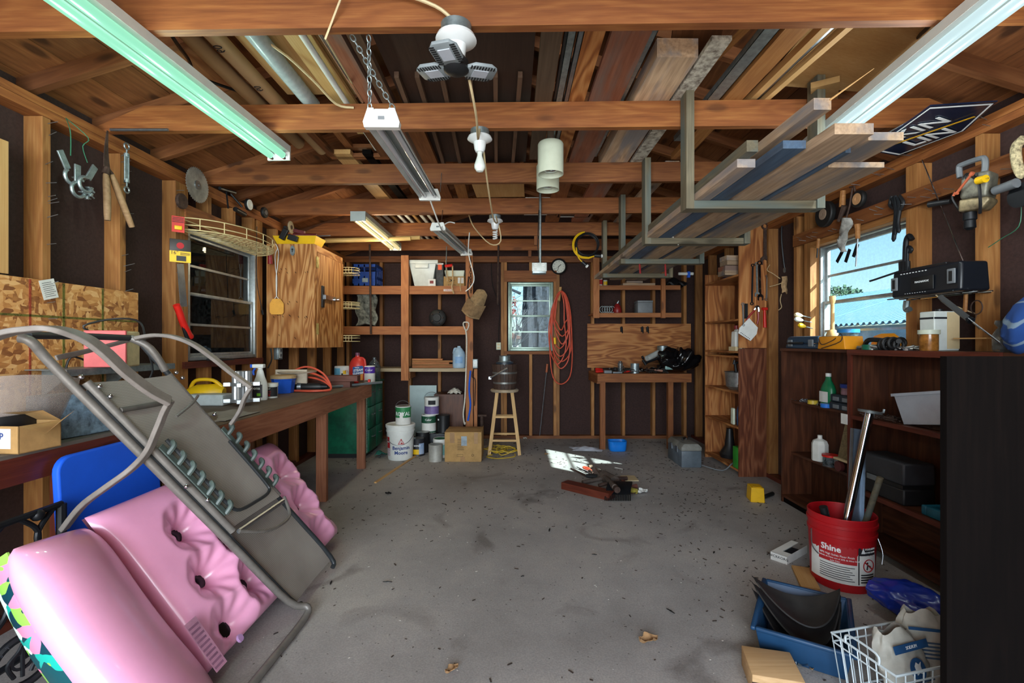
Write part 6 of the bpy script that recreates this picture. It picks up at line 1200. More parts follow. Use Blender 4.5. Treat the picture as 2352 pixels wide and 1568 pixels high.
z=1.482; t=thing('spray_can','yellow spray can at the end of a shelf of the tall bookcase','can',(2.16,4.50,z)); m=M(); m.lathe([(0,z),(.033,z),(.033,z+.19),(.022,z+.205),(0,z+.205)],22,(2.19,4.51,0)); b_=obj('can',m,m_yel,t); m=M(); m.lathe([(0,z+.205),(.016,z+.205),(.016,z+.235),(0,z+.235)],14,(2.19,4.51,0)); obj('nozzle',m,m_white,t)
patch('print',(2.19,4.51,z),.0334,-40,20,.07,.17,m_ink,b_)
z=1.177; x,y=2.235,4.62; t=thing('white_jug','white plastic jug with a dark red label on the tall bookcase','jug',(x,y,z)); m=M(); m.bx(x-.085,x+.085,y-.05,y+.05,z,z+.19,.004,.004); m.bx(x-.07,x+.07,y-.04,y+.04,z+.19,z+.215,.02,.01); obj('jug_body',m,m_white,t,bev=.016,seg=3); m=M(); m.tube(smooth_path([(x-.015,y,z+.20),(x-.01,y,z+.265),(x+.05,y,z+.27),(x+.075,y,z+.20)]),.012,8); obj('handle',m,m_white,t); m=M(); m.lathe([(0,z+.21),(.022,z+.21),(.022,z+.245),(0,z+.245)],14,(x-.05,y,0)); obj('cap',m,pm('cap_red','#7b1f22',rough=.4),t)
m=M(); m.bx(x-.05,x+.075,y-.0525,y-.0505,z+.02,z+.14); lb=obj('label',m,pm('label_maroon','#7d1c28',rough=.4),t,smooth=0); text('Monsant',.022,m_inkw,lb,face_m((x+.015,y-.053,z+.115),(1,0,0),(0,0,1)))
m=M()
for k in range(4): m.bx(x-.04,x+.05-.015*(k%2),y-.0532,y-.0525,z+.04+.014*k,z+.044+.014*k)
obj('print',m,m_inkw,lb,smooth=0,kind='stuff')
t=thing('pill_box','small cream bottle with a dark cap before the white jug','bottle',(2.165,4.49,z)); m=M(); m.lathe([(0,z),(.024,z),(.024,z+.06),(0,z+.06)],20,(2.175,4.49,0)); b_=obj('bottle',m,m_can,t); m=M(); m.lathe([(0,z+.061),(.025,z+.061),(.025,z+.088),(0,z+.088)],20,(2.175,4.49,0)); obj('cap',m,m_iron,t); patch('print',(2.175,4.49,z),.0243,-25,25,.015,.045,m_ink,b_)
m=M(); m.bx(2.128,2.16,4.52,4.66,z,z+.04); obj('small_carton',m,m_romex,label='small tan carton on the shelf beside the cream bottle',cat='box',smooth=0)
jk=M()
for k in range(25): a=V((R.uniform(2.16,2.3),R.uniform(4.47,4.53),z+R.uniform(.003,.015))); jk.tube([a,a+V((R.uniform(-.03,.03),R.uniform(-.02,.02),0))],.004,5)
obj('loose_screws',jk,m_rust,label='loose screws on the shelf by the white jug',cat='screws',kind='stuff')
z=.792; x,y=2.27,4.72; t=thing('canning_pot','dented aluminium pot with a spigot tool inside on the tall bookcase','pot',(x,y,z)); m_al=pm('aluminium_pot','#a7abab',rough=.35,metal=.85,var=.2,sc=12); m=M(); m.lathe([(0,z),(.10,z),(.13,z+.03),(.142,z+.17),(.15,z+.175),(.138,z+.172),(.125,z+.03),(0,z+.012)],32,(x,y,0)); obj('pot',m,m_al,t); m=M(); m.tube(smooth_path([(x-.03,y-.146,z+.175),(x-.045,y-.16,z+.15),(x-.03,y-.165,z+.12),(x-.015,y-.16,z+.15),(x-.03,y-.146,z+.175)]),.003,5); obj('lug',m,m_steel,t)
m=M(); m.tube([(x-.05,y-.02,z+.17),(x-.06,y-.02,z+.26),(x-.02,y-.02,z+.27)],.014,8); m.tube([(x-.075,y-.02,z+.25),(x-.065,y-.02,z+.29)],.012,8); m.tube([(x-.045,y,z+.02),(x-.05,y-.02,z+.17)],.008,6); obj('meat_grinder',m,m_iron,label='iron grinder part standing in the aluminium pot',cat='tool')
m=M(); m.lathe([(0,z),(.07,z),(.07,z+.15),(.066,z+.15),(.066,z+.01),(0,z+.01)],26,(2.345,4.54,0)); obj('steel_pot',m,m_al,label='shiny straight pot half hidden by the bookcase end panel',cat='pot')
m=M(); m.lathe([(0,z),(.022,z),(.022,z+.06),(.018,z+.07),(0,z+.07)],16,(2.17,4.51,0)); obj('film_canister',m,m_black,label='small dark canister before the aluminium pot',cat='canister')
z=.462; x,y=2.23,4.56; t=thing('blue_bottle','dark blue bottle with a white label on the tall bookcase','bottle',(x,y,z)); m=M(); m.lathe([(0,z),(.066,z),(.068,z+.14),(.055,z+.18),(.025,z+.195),(.025,z+.225),(0,z+.225)],26,(x,y,0)); b_=obj('bottle',m,pm('navy_bottle','#1c3a66',rough=.3),t); patch('label',(x,y,z),.0687,-60,60,.075,.14,m_paper,b_); patch('print',(x,y,z),.0697,-20,30,.085,.125,m_inkb,b_); m=M(); m.lathe([(0,z+.226),(.028,z+.226),(.028,z+.25),(0,z+.25)],16,(x,y,0)); obj('cap',m,m_black,t)
m=M(); m.bx(2.135,2.16,4.58,4.64,z,z+.16); obj('cream_bottle',m,m_can,label='cream flat bottle behind the dark blue bottle',cat='bottle',bev=.01)
z=.062; t=thing('green_box','bright green box with white print at the foot of the tall bookcase','box',(2.2,4.53,z)); m=M(); m.bx(2.13,2.27,4.47,4.58,z,z+.20); b_=obj('box',m,pm('box_green','#2f8a2c',rough=.4),t,smooth=0,bev=.003); fm=face_m((2.19,4.4695,z+.10),(1,0,0),(0,0,1)); m=M().at(fm)
for e in ((-.045,-.01,.02,.06),(-.005,.035,.03,.07),(-.04,.03,-.03,.0),(-.035,.02,-.06,-.045)): m.bx(e[0],e[1],e[2],e[3],0,.0008)
obj('print',m,m_inkw,b_,smooth=0,kind='stuff')
m=M(); m.lathe([(0,0),(.09,0),(.10,.04),(.05,.12),(.03,.3),(0,.3)],18,(2.27,4.95,0)); m.v=[p_+V((0,0,.062)) for p_ in m.v]; obj('black_funnel',m,m_black,label='tall black funnel in the bottom of the tall bookcase',cat='funnel')
m=M(); m.tube(smooth_path([(1.9,4.75,.03),(2.05,4.62,.012),(2.15,4.62,.085),(2.3,4.75,.075)]),.006,6); m.bx(1.88,1.98,4.99,5.03,.0,.03); obj('white_hose',m,m_gray,label='thin grey cable trailing from the toolbox to the tall bookcase',cat='cable')
# wrenches and tools on the end panel (y=4.44)
def on(px,py,d=.012): return P(px,py,4.44-d)
def wrench(label,px0,py0,px1,py1,w,mat,ring=True,open_=True,name='wrench'):
    a=on(px0,py0);b=on(px1,py1); t=thing(name,label,'wrench',b); d=(b-a).normalized(); fm=frame(a,b,up=(0,-1,0)); L=(b-a).length; m=M().at(fm); m.bx(-L/2+w,L/2-w,-w*.42,w*.42,-.004,.004)
    m.ring([(w*.95,-.005),(w*.95,.005),(w*.55,.005),(w*.55,-.005)],16,(-L/2,0,0))
    if open_: m.prism([(L/2-w*1.3,-w*.5),(L/2-w*.6,-w*1.2),(L/2+w*1.0,-w*1.15),(L/2+w*1.2,-w*.6),(L/2,-w*.55),(L/2-w*.3,0),(L/2,w*.55),(L/2+w*1.2,w*.6),(L/2+w*1.0,w*1.15),(L/2-w*.6,w*1.2),(L/2-w*1.3,w*.5)],.010,-.005)
    else: m.ring([(w*.95,-.005),(w*.95,.005),(w*.55,.005),(w*.55,-.005)],16,(L/2,0,0))
    obj('body',m,mat,t,smooth=30); return t
wrench('largest dark wrench at the top of the bookcase end panel',1757,519,1757,598,.034,m_rust); wrench('long grey wrench beside the largest dark one on the end panel',1770,519,1773,608,.024,m_steel); wrench('dark long wrench nearest the corner on the end panel',1786,519,1788,608,.018,m_rust)
wrench('thin dark ring wrench hanging lowest on the end panel',1729,609,1727,697,.016,m_iron,open_=False); wrench('bright chrome wrench in the middle of the end panel',1744,604,1746,683,.024,m_chrome); wrench('second bright wrench partly behind the chrome one on the end panel',1738,606,1739,676,.018,m_galv); wrench('small ring wrench near the twine on the end panel',1762,634,1760,687,.014,m_steel,open_=False)
wrench('slim ring wrench above the white paper tag',1706,698,1708,760,.014,m_steel,open_=False)
m=M(); a=on(1714,697,.01); m.bx(a.x-.014,a.x+.014,4.42,4.438,1.25+.12,1.25+.36) if 0 else m.bx(a.x-.015,a.x+.013,4.425,4.438,a.z-.14,a.z); obj('file',m,m_iron,label='flat black file hanging beside the slim ring wrench',cat='file',smooth=0)
t=thing('red_hammer','small bright red plastic hammer on the bookcase end panel','hammer',on(1757,752)); m=M(); a=on(1756,712);b=on(1757,752); m.tube([a,a.lerp(b,.3),b],[.010,.013,.015],10); obj('handle',m,m_red,t); m=M(); m.tube([on(1750,709),on(1763,709)],.014,10); obj('head',m,m_red,t)
t=thing('pliers','chrome jawed pliers with red handles hung open on the end panel','pliers',on(1735,745)); m=M(); m.tube(smooth_path([on(1733,712),on(1736,705),on(1741,704),on(1743,715)]),.012,8); obj('jaws',m,m_chrome,t)
for pts in ([on(1734,712),on(1724,722),on(1714,736)],[on(1741,716),on(1742,730),on(1739,744)]): m=M(); m.tube(smooth_path(pts),.009,8); obj('handle',m,pm('grip_red','#8f2826',rough=.4),t)
t=thing('paper_tag','white cloth shop tag hanging by a grommet under the pliers','tag',on(1719,780)); fm=face_m(on(1719,755,.03),(.96,0,-.1),(.1,0,.96)); m=M().at(fm); m.prism([(-.005,.10),(.04,.06),(.085,.02),(.08,-.04),(.03,-.11),(-.09,-.05),(-.085,.0)],.003); b_=obj('tag',m,m_paper,t,smooth=0); m=M().at(fm); m.ring([(.012,.004),(.012,.006),(.006,.006),(.006,.004)],14,(-.05,.03,0)); obj('grommet',m,m_steel,t)
m=M().at(fm)
for k in range(7): m.bx(-.07+.014*k,-.063+.014*k,-.048-.0075*k,-.040-.0075*k,.003,.0037)
obj('print',m,m_ink,b_,smooth=0,kind='stuff')
# between the cases: pulley strap and sacking
t=thing('canvas_strap','tan sacking tied with twine on a hanging cable loop by the side wall','strap',(2.40,4.2,1.5)); x=2.43; y=4.30
m=M(); m.tube(smooth_path([P(1816,520,y),P(1800,505,y),P(1795,540,y),P(1800,600,y),P(1808,650,y)]),.007,6); m.tube(smooth_path([P(1816,520,y),P(1822,540,y),P(1818,580,y),P(1812,605,y)]),.004,6); obj('cable_loop',m,m_iron,t)
m=M(); m.at(Mx.Translation(P(1812,620,y))@Mx.Rotation(PI/2,4,'X')); m.lathe([(0,-.015),(.045,-.015),(.048,0),(.045,.015),(0,.015)],24); obj('pulley_disc',m,m_galv,t)
m=M(); c_=P(1808,655,y); m.slab(lambda u,v: c_+V((-.065+.13*u+.006*math.sin(9*v),-.03-.02*math.sin(3*PI*u),.075-.15*v+.01*math.sin(14*u)*v)),14,6,.012); obj('sacking',m,pm('sackcloth','#a3845f',rough=.95,var=.2,sc=40,bump=.4),t)
m=M(); m.tube(smooth_path([P(1792,640,y-.02),P(1775,628,y),P(1762,620,y),P(1768,608,y+.02)]),.004,5); m.tube(smooth_path([P(1795,650,y-.02),P(1780,655,y),P(1768,658,y)]),.004,5); m.tube(smooth_path([P(1795,675,y-.02),P(1792,690,y),P(1795,705,y),P(1788,712,y)]),.004,5); obj('twine',m,m_twine,t,kind='stuff')
m=M(); m.tube(smooth_path([P(1816,672,4.29),P(1820,710,4.28),P(1830,765,4.22)]),.007,6); obj('grey_cable',m,m_gray,label='grey cable running down from the sacking behind the low bookcase',cat='cable')
# ---- low bookcases
w_dark=wood('dark_ply2','#2f180e','#4d2b1b','#6b4029',hv=.1,knots=.2,ring=.8,rw=.17,rough=.45)
w_edge=pm('raw_edge','#8f5a40',rough=.7,var=.2,sc=30); ZC=1.21
t=thing('low_bookcase','low dark plywood bookcase under the side window, the one beside the tall bookcase','bookcase',(2.29,3.4,0))
XA=2.135; Y1,Y0=3.765,2.985
bbox('end_panel',XA,2.46,Y1-.018,Y1,0,ZC-.02,w_dark,t,axis=2); bbox('end_panel',XA,2.46,Y0,Y0+.02,0,ZC-.02,w_dark,t,axis=2); bbox('back_panel',2.365,2.375,Y0+.02,Y1-.018,.02,ZC-.02,w_dark,t,axis=2); bbox('top',XA-.01,2.375,Y0,Y1,ZC-.02,ZC,w_dark,t,axis=1)
S1=[.06,.395,.80]
for z in S1: bbox('shelf',XA+.07 if z>.1 else XA,2.365,Y0+.02,Y1-.018,z-.018,z,w_dark,t,axis=1)
bbox('toe_board',XA+.01,XA+.03,Y0+.02,Y1-.018,0,.04,w_blk,t,axis=1)
t=thing('low_bookcase','low dark plywood bookcase with red-brown edges, the one beside the red bucket','bookcase',(2.29,2.4,0))
Y2=1.90
bbox('top',XA-.012,2.375,Y2,Y0-.001,ZC-.022,ZC,w_dark,t,axis=1); bbox('top_edging',XA-.03,XA-.013,2.05,Y0-.001,ZC-.032,ZC,w_red,t,axis=1); bbox('end_panel',XA,2.46,Y2,Y2+.018,0,ZC-.022,w_dark,t,axis=2); bbox('back_panel',2.365,2.375,Y2+.018,Y0,.02,ZC-.022,w_dark,t,axis=2)
S2=[.06,.355,.80]
for z in S2: bbox('shelf',XA,2.365,Y2+.018,Y0,z-.02,z,w_dark,t,axis=1)
for z in S2[1:]: bbox('shelf_edging',XA-.012,XA-.001,Y2+.018,Y0,z-.024,z+.001,w_red,t,axis=1)
bbox('divider_edging',XA-.014,XA-.001,Y0-.014,Y0+.018,0,ZC-.032,w_red,t,axis=2)
bbox('lower_back',2.33,2.36,Y2+.02,Y0-.002,.065,.335,w_dark,t,axis=1)
# on top of the low bookcases
z=ZC+.001
def PC(px,y,x=2.22): return V((x,y,z))
t=thing('drill_case','dark blue plastic tool case with grey latches on the bookcase top','case',(2.21,3.5,z)); m=M(); m.bx(2.125,2.32,3.30,3.69,z,z+.036,.004,.004); obj('case_base',m,pm('case_blue','#26394c',rough=.45,var=.1),t,bev=.01,seg=3); m=M(); m.bx(2.125,2.32,3.30,3.69,z+.037,z+.09,.012,.012); obj('case_lid',m,pm('case_blue','#26394c'),t,bev=.014,seg=3)
for y in (3.37,3.62): m=M(); m.bx(2.116,2.128,y-.025,y+.025,z+.015,z+.065); obj('latch',m,m_gray,t,bev=.003)
m=M(); m.tube([(2.118,3.45,z+.04),(2.10,3.47,z+.04),(2.10,3.60,z+.04),(2.118,3.62,z+.04)],.008,8); obj('handle',m,m_black,t)
t=thing('yellow_bin','orange-yellow stacking bin tipped on its side on the bookcase top','bin',(2.17,3.15,z)); m=M(); m.bx(2.105,2.23,3.0,3.27,z,z+.085,.0,.015); obj('bin',m,pm('bin_orange','#d98d16',rough=.45,var=.06),t,smooth=0,bev=.004); m=M(); m.tube(smooth_path([(2.10,3.25,z+.07),(2.09,3.2,z+.03),(2.10,3.1,z+.06),(2.12,3.06,z+.10),(2.09,3.02,z+.05),(2.10,3.22,z+.004)]),.003,5); obj('wire_scribble',m,m_rust,t)
t=thing('yellow_bin','orange-yellow stacking bin standing before the window pane','bin',(2.31,2.93,z)); m=M(); m.at(Mx.Translation((2.335,0,0))@Mx.Rotation(PI/2,4,'Z')@Mx.Rotation(PI/2,4,'X')); m.prism([(2.84,z),(3.10,z),(3.06,z+.085),(3.00,z+.10),(2.90,z+.10),(2.85,z+.07)],.008,-.004); m.at(); m.bx(2.23,2.33,2.86,3.08,z,z+.03); obj('bin',m,pm('bin_orange','#d98d16'),t,smooth=0,bev=.003)
t=thing('nail_tub','clear tub of nails with a blue lid standing by the window','tub',(2.31,3.22,z)); x,y=2.31,3.26; m=M(); m.ring([(.045,z),(.058,z+.11),(.055,z+.11),(.042,z+.004)],26,(x,y,0)); obj('tub',m,g_clear,t); m=M(); m.lathe([(0,z+.111),(.066,z+.111),(.066,z+.135),(0,z+.137)],26,(x,y,0)); obj('lid',m,pm('lid_blue','#2376b8',rough=.4),t); m=M()
for k in range(26): a=R.uniform(0,6.28); r=R.uniform(0,.035); m.tube([(x+r*math.cos(a),y+r*math.sin(a),z+.008),(x+r*math.cos(a+.5)*1.1,y+r*math.sin(a+.5)*1.1,z+.09)],.002,4)
obj('nails',m,m_steel,t,kind='stuff')
t=thing('wooden_spindle','turned pale wooden spindle standing on the sill by the window','spindle',(2.345,3.52,z)); x,y=2.325,3.26+.30; m=M(); m.lathe([(0,z+.0),(.042,z),(.042,z+.10),(.036,z+.115),(.03,z+.13),(.014,z+.14),(.012,z+.33),(.017,z+.34),(.021,z+.36),(.021,z+.385),(0,z+.385)],24,(2.30,3.84-.0,0)); m.v=[p_+V((.05,-.36,0)) for p_ in m.v]; obj('spindle',m,w_tan,t)
t=thing('green_tin','round flat green tin at the edge of the bookcase top','tin',(2.16,2.90,z)); m=M(); m.lathe([(0,z),(.042,z),(.042,z+.03),(0,z+.03)],28,(2.165,2.87,0)); obj('tin',m,pm('tin_green','#155c45',rough=.35),t)
m=M(); m.tube(smooth_path([(2.2,2.96,z+.02),(2.17,2.88,z+.06),(2.2,2.75,z+.05),(2.16,2.65,z+.05)]),.014,8)
for k in range(10): xo=R.uniform(2.15,2.22); m.tube([V((xo,2.70+.022*(k%5)-.02,z+.03+.01*(k//5)))+V((.028*math.cos(q),0,.028*math.sin(q))) for q in [2*PI*j/12 for j in range(12)]],.009,6,closed=True)
obj('black_hose',m,m_rub,label='black ribbed hose and rubber rings on the bookcase top',cat='hose',kind='stuff')
jk=M()
for k in range(130): a=V((R.uniform(2.13,2.33),R.choice([R.uniform(2.55,3.0),R.uniform(2.55,3.0),R.uniform(3.2,3.34)]),z+R.uniform(.002,.02))); jk.tube([a,a+V((R.uniform(-.04,.04),R.uniform(-.04,.04),R.uniform(-.002,.01)))],R.uniform(.003,.009),6)
obj('loose_hardware',jk,pm('hardware2','#8d8b87',rough=.4,metal=.7,var=.5,sc=25,col2='#2e2b28'),label='jumble of loose screws and fittings along the bookcase top',cat='hardware',kind='stuff')
x,y=2.17,2.47; t=thing('brown_jar','amber jar with a cream lid on the bookcase top','jar',(x,y,z)); m=M(); m.lathe([(0,z),(.038,z),(.04,z+.01),(.04,z+.085),(0,z+.085)],24,(x,y,0)); obj('jar',m,pm('amber_jar','#8a5a26',rough=.2,var=.3,sc=25,coat=.3),t); m=M(); m.lathe([(0,z+.086),(.046,z+.086),(.046,z+.108),(0,z+.108)],24,(x,y,0)); obj('lid',m,m_can,t)
x,y=2.25,2.50; t=thing('solvent_tin','white flat solvent tin with a black stripe and a tan side on the bookcase top','tin',(x,y,z)); m=M(); m.bx(x-.065,x+.065,y-.045,y+.045,z,z+.205); b_=obj('tin',m,m_wenam,t,bev=.005); m=M(); m.bx(x-.066,x-.0652,y-.04,y+.045,z+.165,z+.175); m.bx(x-.0655,x+.05,y-.0462,y-.0452,z+.165,z+.175); obj('black_stripe',m,m_ink,b_,smooth=0); m=M(); m.bx(x+.0,x+.064,y-.0468,y-.0454,z+.01,z+.20); obj('tan_panel',m,m_romex,b_,smooth=0); m=M(); m.lathe([(0,z+.205),(.016,z+.205),(.016,z+.218),(0,z+.218)],14,(x,y,0)); obj('cap',m,m_black,t)
x,y=2.20,2.09; t=thing('glass_jar','large clear glass jar near the blue quilted blanket','jar',(x,y,z)); m=M(); m.lathe([(0,z),(.055,z),(.062,z+.01),(.062,z+.075),(.05,z+.10),(.043,z+.108),(.055,z+.125),(.052,z+.14),(.049,z+.14),(.05,z+.125),(.04,z+.108),(.047,z+.098),(.058,z+.072),(.058,z+.012),(0,z+.006)],28,(x,y,0)); obj('jar',m,g_clear,t)
o=bbox('thin_board',2.25,2.35,2.25,2.42,z+.06,z+.066,w_tan); tag(o,'thin board behind the glass jar on the bookcase top','board')
t=thing('pry_bar','long flat saw blade with a black grip leaning over the glass jar','saw',P(2230,760,2.1)); a=PX(2165,685,2.19);b=P(2300,790,1.98); a=P(2162,684,2.25); m=M(); c_=a.lerp(b,.5); board('blade',c_,b,.035,.003,m_steel,t,up=(.5,-1,0)); board('grip',a,c_,.042,.02,m_black,t,up=(.5,-1,0)); m=M(); m.tube([c_,c_+(b-a)*.03],.016,8); obj('collar',m,m_iron,t)
t=thing('quilted_blanket','blue quilted moving blanket with grey zigzag stitching bundled at the bookcase end','blanket',(2.16,1.99,z))
def qb(u,v):
    a=2*PI*u; e=PI*v; rr=1+.05*math.sin(6*a)*math.sin(e)+.03*math.sin(15*e+4*a); return V((2.21+.135*math.sin(e)*math.cos(a)*rr,1.985+.085*math.sin(e)*math.sin(a)*rr,z+.13-.13*math.cos(e)*(1+.06*math.sin(3*a))+.06*(math.cos(a)*math.sin(e))))
m=M(); m.grid(qb,40,22,cu=True)
mm,nt,n,b=newmat('quilt'); v=coords(nt,rnd=False); sx_=nd(nt,'SeparateXYZ',{0:v}); ab=nd(nt,'Math',{0:sx_.outputs[0],1:.045},operation='PINGPONG'); ad=nd(nt,'Math',{0:ab.outputs[0],1:sx_.outputs[2]},operation='ADD'); md=nd(nt,'Math',{0:ad.outputs[0],1:.042},operation='PINGPONG'); c=ramp(nt,nd(nt,'Math',{0:md.outputs[0],1:23.8},operation='MULTIPLY').outputs[0],[(.12,S('#6d7f90')),(.2,S('#173c78'))]); nt.links.new(c,b.inputs['Base Color']); b.inputs['Roughness'].default_value=.95
obj('blanket',m,mm,t)
# contents of the low bookcases
z=S1[2]+.001; x,y=2.26,3.39; t=thing('green_bottle','green plastic bottle with a white cap and label on the middle shelf','bottle',(x,y,z)); m=M(); m.at(Mx.Translation((x,y,0))@Mx.Diagonal((.7,1.1,1,1))); m.lathe([(0,z),(.052,z),(.056,z+.01),(.056,z+.12),(.045,z+.15),(.024,z+.185),(.02,z+.21),(0,z+.21)],24); obj('bottle',m,pm('bottle_green','#0f6b42',rough=.35,var=.05),t); m=M(); m.lathe([(0,z+.211),(.018,z+.211),(.018,z+.235),(0,z+.235)],16,(x,y,0)); obj('cap',m,m_white,t); m=M(); m.slab(lambda u,v: V((x-.041+.012*abs(u-.5),y+.045-.09*u,z+.03+.075*v)),5,2,.0015); obj('label',m,m_paper,t)
x,y=2.25,3.20; t=thing('blue_jar','clear jar with a dark blue lid on the stacked black cases','jar',(x,y,z)); zz=z+.105; m=M(); m.lathe([(0,zz),(.045,zz),(.045,zz+.045),(0,zz+.045)],22,(x,y-.03,0)); obj('jar',m,pm('jar_mauve','#8c6b73',rough=.2,var=.2,alpha=.85),t); m=M(); m.lathe([(0,zz+.046),(.05,zz+.046),(.05,zz+.07),(0,zz+.07)],22,(x,y-.03,0)); obj('lid',m,pm('lid_navy','#1d2e6e',rough=.35),t)
for k,(dz,dy) in enumerate(((0,0),(.052,.012))): t=thing('tool_case',('lower','upper')[k]+' dark plastic case of the stack under the blue-lidded jar','case',(2.25,3.14,z+dz)); m=M(); m.bx(2.19,2.345,3.04+dy,3.28-dy,z+dz,z+dz+.05); obj('case',m,pm('case_dark','#222b33',rough=.45),t,bev=.008); m=M(); m.bx(2.183,2.19,3.09,3.14,z+dz+.01,z+dz+.035); m.bx(2.183,2.19,3.18,3.23,z+dz+.01,z+dz+.035); obj('latches',m,m_gray,t,smooth=0,kind='stuff')
m=M(); m.lathe([(0,z),(.034,z),(.034,z+.028),(0,z+.028)],24,(2.225,3.51,0)); obj('tape_roll',m,pm('tape_yellow','#b79c35',rough=.4),label='yellow tape roll on the middle shelf before the green bottle',cat='tape'); m=M(); m.lathe([(0,z),(.036,z),(.038,z+.026),(0,z+.026)],24,(2.20,3.32,0)); obj('blue_plastic_disc',m,pm('lid_azure','#2467b8',rough=.4),label='bright blue round lid on the middle shelf before the dark cases',cat='lid')
jk=M()
for k in range(80): a=V((R.uniform(2.21,2.34),R.uniform(3.36,3.78),z+R.uniform(.002,.01))); jk.tube([a,a+V((R.uniform(-.03,.03),R.uniform(-.03,.03),0))],R.uniform(.002,.005),5)
obj('loose_screws',jk,m_steel,label='scattered screws on the middle shelf by the yellow tape',cat='screws',kind='stuff')
m=M(); m.bx(XA-.018,XA-.014,3.0,3.055,.735,.80) ; obj('white_latch',m,m_white,label='white plastic latch at the shelf edge by the bookcase divider',cat='latch',smooth=0)
z=S1[1]+.001; x,y=2.245,3.46; t=thing('white_bottle','plain white faceted bottle on the lower shelf','bottle',(x,y,z)); m=M(); m.lathe([(0,z),(.055,z),(.055,z+.12),(.045,z+.145),(.016,z+.16),(.016,z+.185),(0,z+.185)],8,(x,y,0)); obj('bottle',m,m_white,t,smooth=20,bev=.003)
x,y=2.215,3.30; t=thing('screw_tub','clear tub with a red lid on the lower shelf before the white bottle','tub',(x,y,z)); m=M(); m.ring([(.048,z),(.048,z+.065),(.045,z+.065),(.045,z)],24,(x,y,0)); obj('tub',m,g_clear,t); m=M(); m.lathe([(0,z+.066),(.052,z+.066),(.052,z+.08),(0,z+.08)],24,(x,y,0)); obj('lid',m,m_red,t); m=M()
for k in range(30): a=V((x+R.uniform(-.03,.03),y+R.uniform(-.03,.03),z+R.uniform(.004,.03))); m.tube([a,a+V((.015,.01,.005))],.003,5)
obj('screws',m,m_rust,t,kind='stuff')
t=thing('sanding_drum','tapered worn wooden drum on a caster plate on the lower shelf','drum',(2.27,3.10,z)); m=M(); m.bx(2.165,2.35,3.03,3.205,z+.075,z+.09); m2=M(); m2.add([(2.19,3.03,z+.092),(2.35,3.03,z+.092),(2.35,3.19,z+.092),(2.19,3.19,z+.092),(2.22,3.03,z+.36),(2.35,3.03,z+.36),(2.35,3.15,z+.36),(2.22,3.15,z+.36)],[(3,2,1,0),(4,5,6,7),(0,1,5,4),(1,2,6,5),(2,3,7,6),(3,0,4,7)]); obj('drum',m2,wood('worn_drum','#4e4633','#76684a','#948566',hv=.05,knots=.1),t,smooth=0); pl=obj('base_plate',m,m_romex,t,bev=.006); m=M(); m.at(Mx.Translation((2.18,3.16,z+.036))@Mx.Rotation(PI/2,4,'Y')); m.lathe([(0,-.012),(.034,-.012),(.034,.012),(0,.012)],20); obj('caster_wheel',m,pm('wheel_maroon','#5a2a2a',rough=.5),t); m=M(); m.bx(2.175,2.185,3.17,3.205,z+.03,z+.075); obj('caster_fork',m,m_steel,t)
z=S2[2]+.001; t=thing('storage_box','tipped clear plastic storage box with a reddish packet inside','box',(2.24,2.45,z)); fm=Mx.Translation((2.24,2.44,z+.03))@Mx.Rotation(rad(-9),4,'X'); m=M().at(fm); tub(m,-.09,.09,-.2,.21,.0,.165,.86); obj('box_shell',m,g_frost,t,smooth=0); m=M().at(fm); m.bx(-.07,-.04,-.03,.09,.01,.11); obj('red_packet',m,pm('packet_red','#a04a44',rough=.5),t,smooth=0); m=M().at(fm); m.bx(-.095,.095,.205,.225,.155,.17); m.bx(-.098,-.086,-.2,.21,.155,.17); obj('rim',m,g_frost,t,smooth=0)
m=M(); m.bx(2.2,2.3,2.32,2.60,z,z+.024); obj('box_prop',m,m_rust,label='low dark piece under the tipped storage box',cat='block',smooth=0)
jk=M()
for k in range(70): a=V((R.uniform(2.15,2.28),R.uniform(2.68,2.92),z+R.uniform(.002,.015))); jk.tube([a,a+V((R.uniform(-.04,.04),R.uniform(-.04,.04),R.uniform(0,.01)))],R.uniform(.002,.006),5)
obj('loose_hardware',jk,m_rust,label='heap of small dark fittings on the shelf beside the tipped box',cat='hardware',kind='stuff')
m=M(); m.slab(lambda u,v: V((2.145+.03*math.sin(8*v),2.20+.06*u,z+.03+.09*v+.02*math.sin(9*u))),6,6,.012); obj('plastic_bag',m,g_frost,label='crumpled clear plastic scrap by the dark end panel on the shelf',cat='bag')
z=S2[1]+.001; t=thing('power_tool_case','large dark tool case on the lower shelf behind the metal pole','case',(2.25,2.75,z)); m=M(); m.bx(2.145,2.325,2.60,2.94,z,z+.09,.003,.003); obj('case_base',m,pm('case_black','#1c1d20',rough=.5),t,bev=.01); m=M(); m.bx(2.145,2.325,2.60,2.94,z+.11,z+.23,.003,.003); obj('case_lid',m,pm('case_grey','#33353a',rough=.55),t,bev=.01); m=M(); m.bx(2.15,2.32,2.61,2.93,z+.09,z+.11); obj('seam',m,m_black,t,smooth=0); m=M(); m.bx(2.136,2.145,2.78,2.86,z+.085,z+.115); obj('latch',m,m_gray,t,bev=.002)
m=M(); m.bx(2.2,2.26,2.26,2.44,z+.15,z+.22); m.bx(2.19,2.2,2.27,2.43,z+.16,z+.21); m.bx(2.27,2.31,2.32,2.38,z,z+.15); m.bx(2.25,2.31,2.32,2.38,z+.15,z+.2); obj('jack_plate',m,m_iron,label='small dark metal plate on a foot on the lower shelf near the end panel',cat='plate',bev=.005)
t=thing('teal_tray','teal plastic frame-shaped tray on the lower shelf by the end panel','tray',(2.2,2.28,z)); m=M(); 
for e in ((2.145,2.255,2.08,2.11),(2.145,2.255,2.46,2.49),(2.145,2.175,2.11,2.46),(2.225,2.255,2.11,2.46)): m.bx(*e,z,z+.05)
obj('tray',m,pm('teal_plastic','#18627a',rough=.4),t,smooth=0,bev=.006)
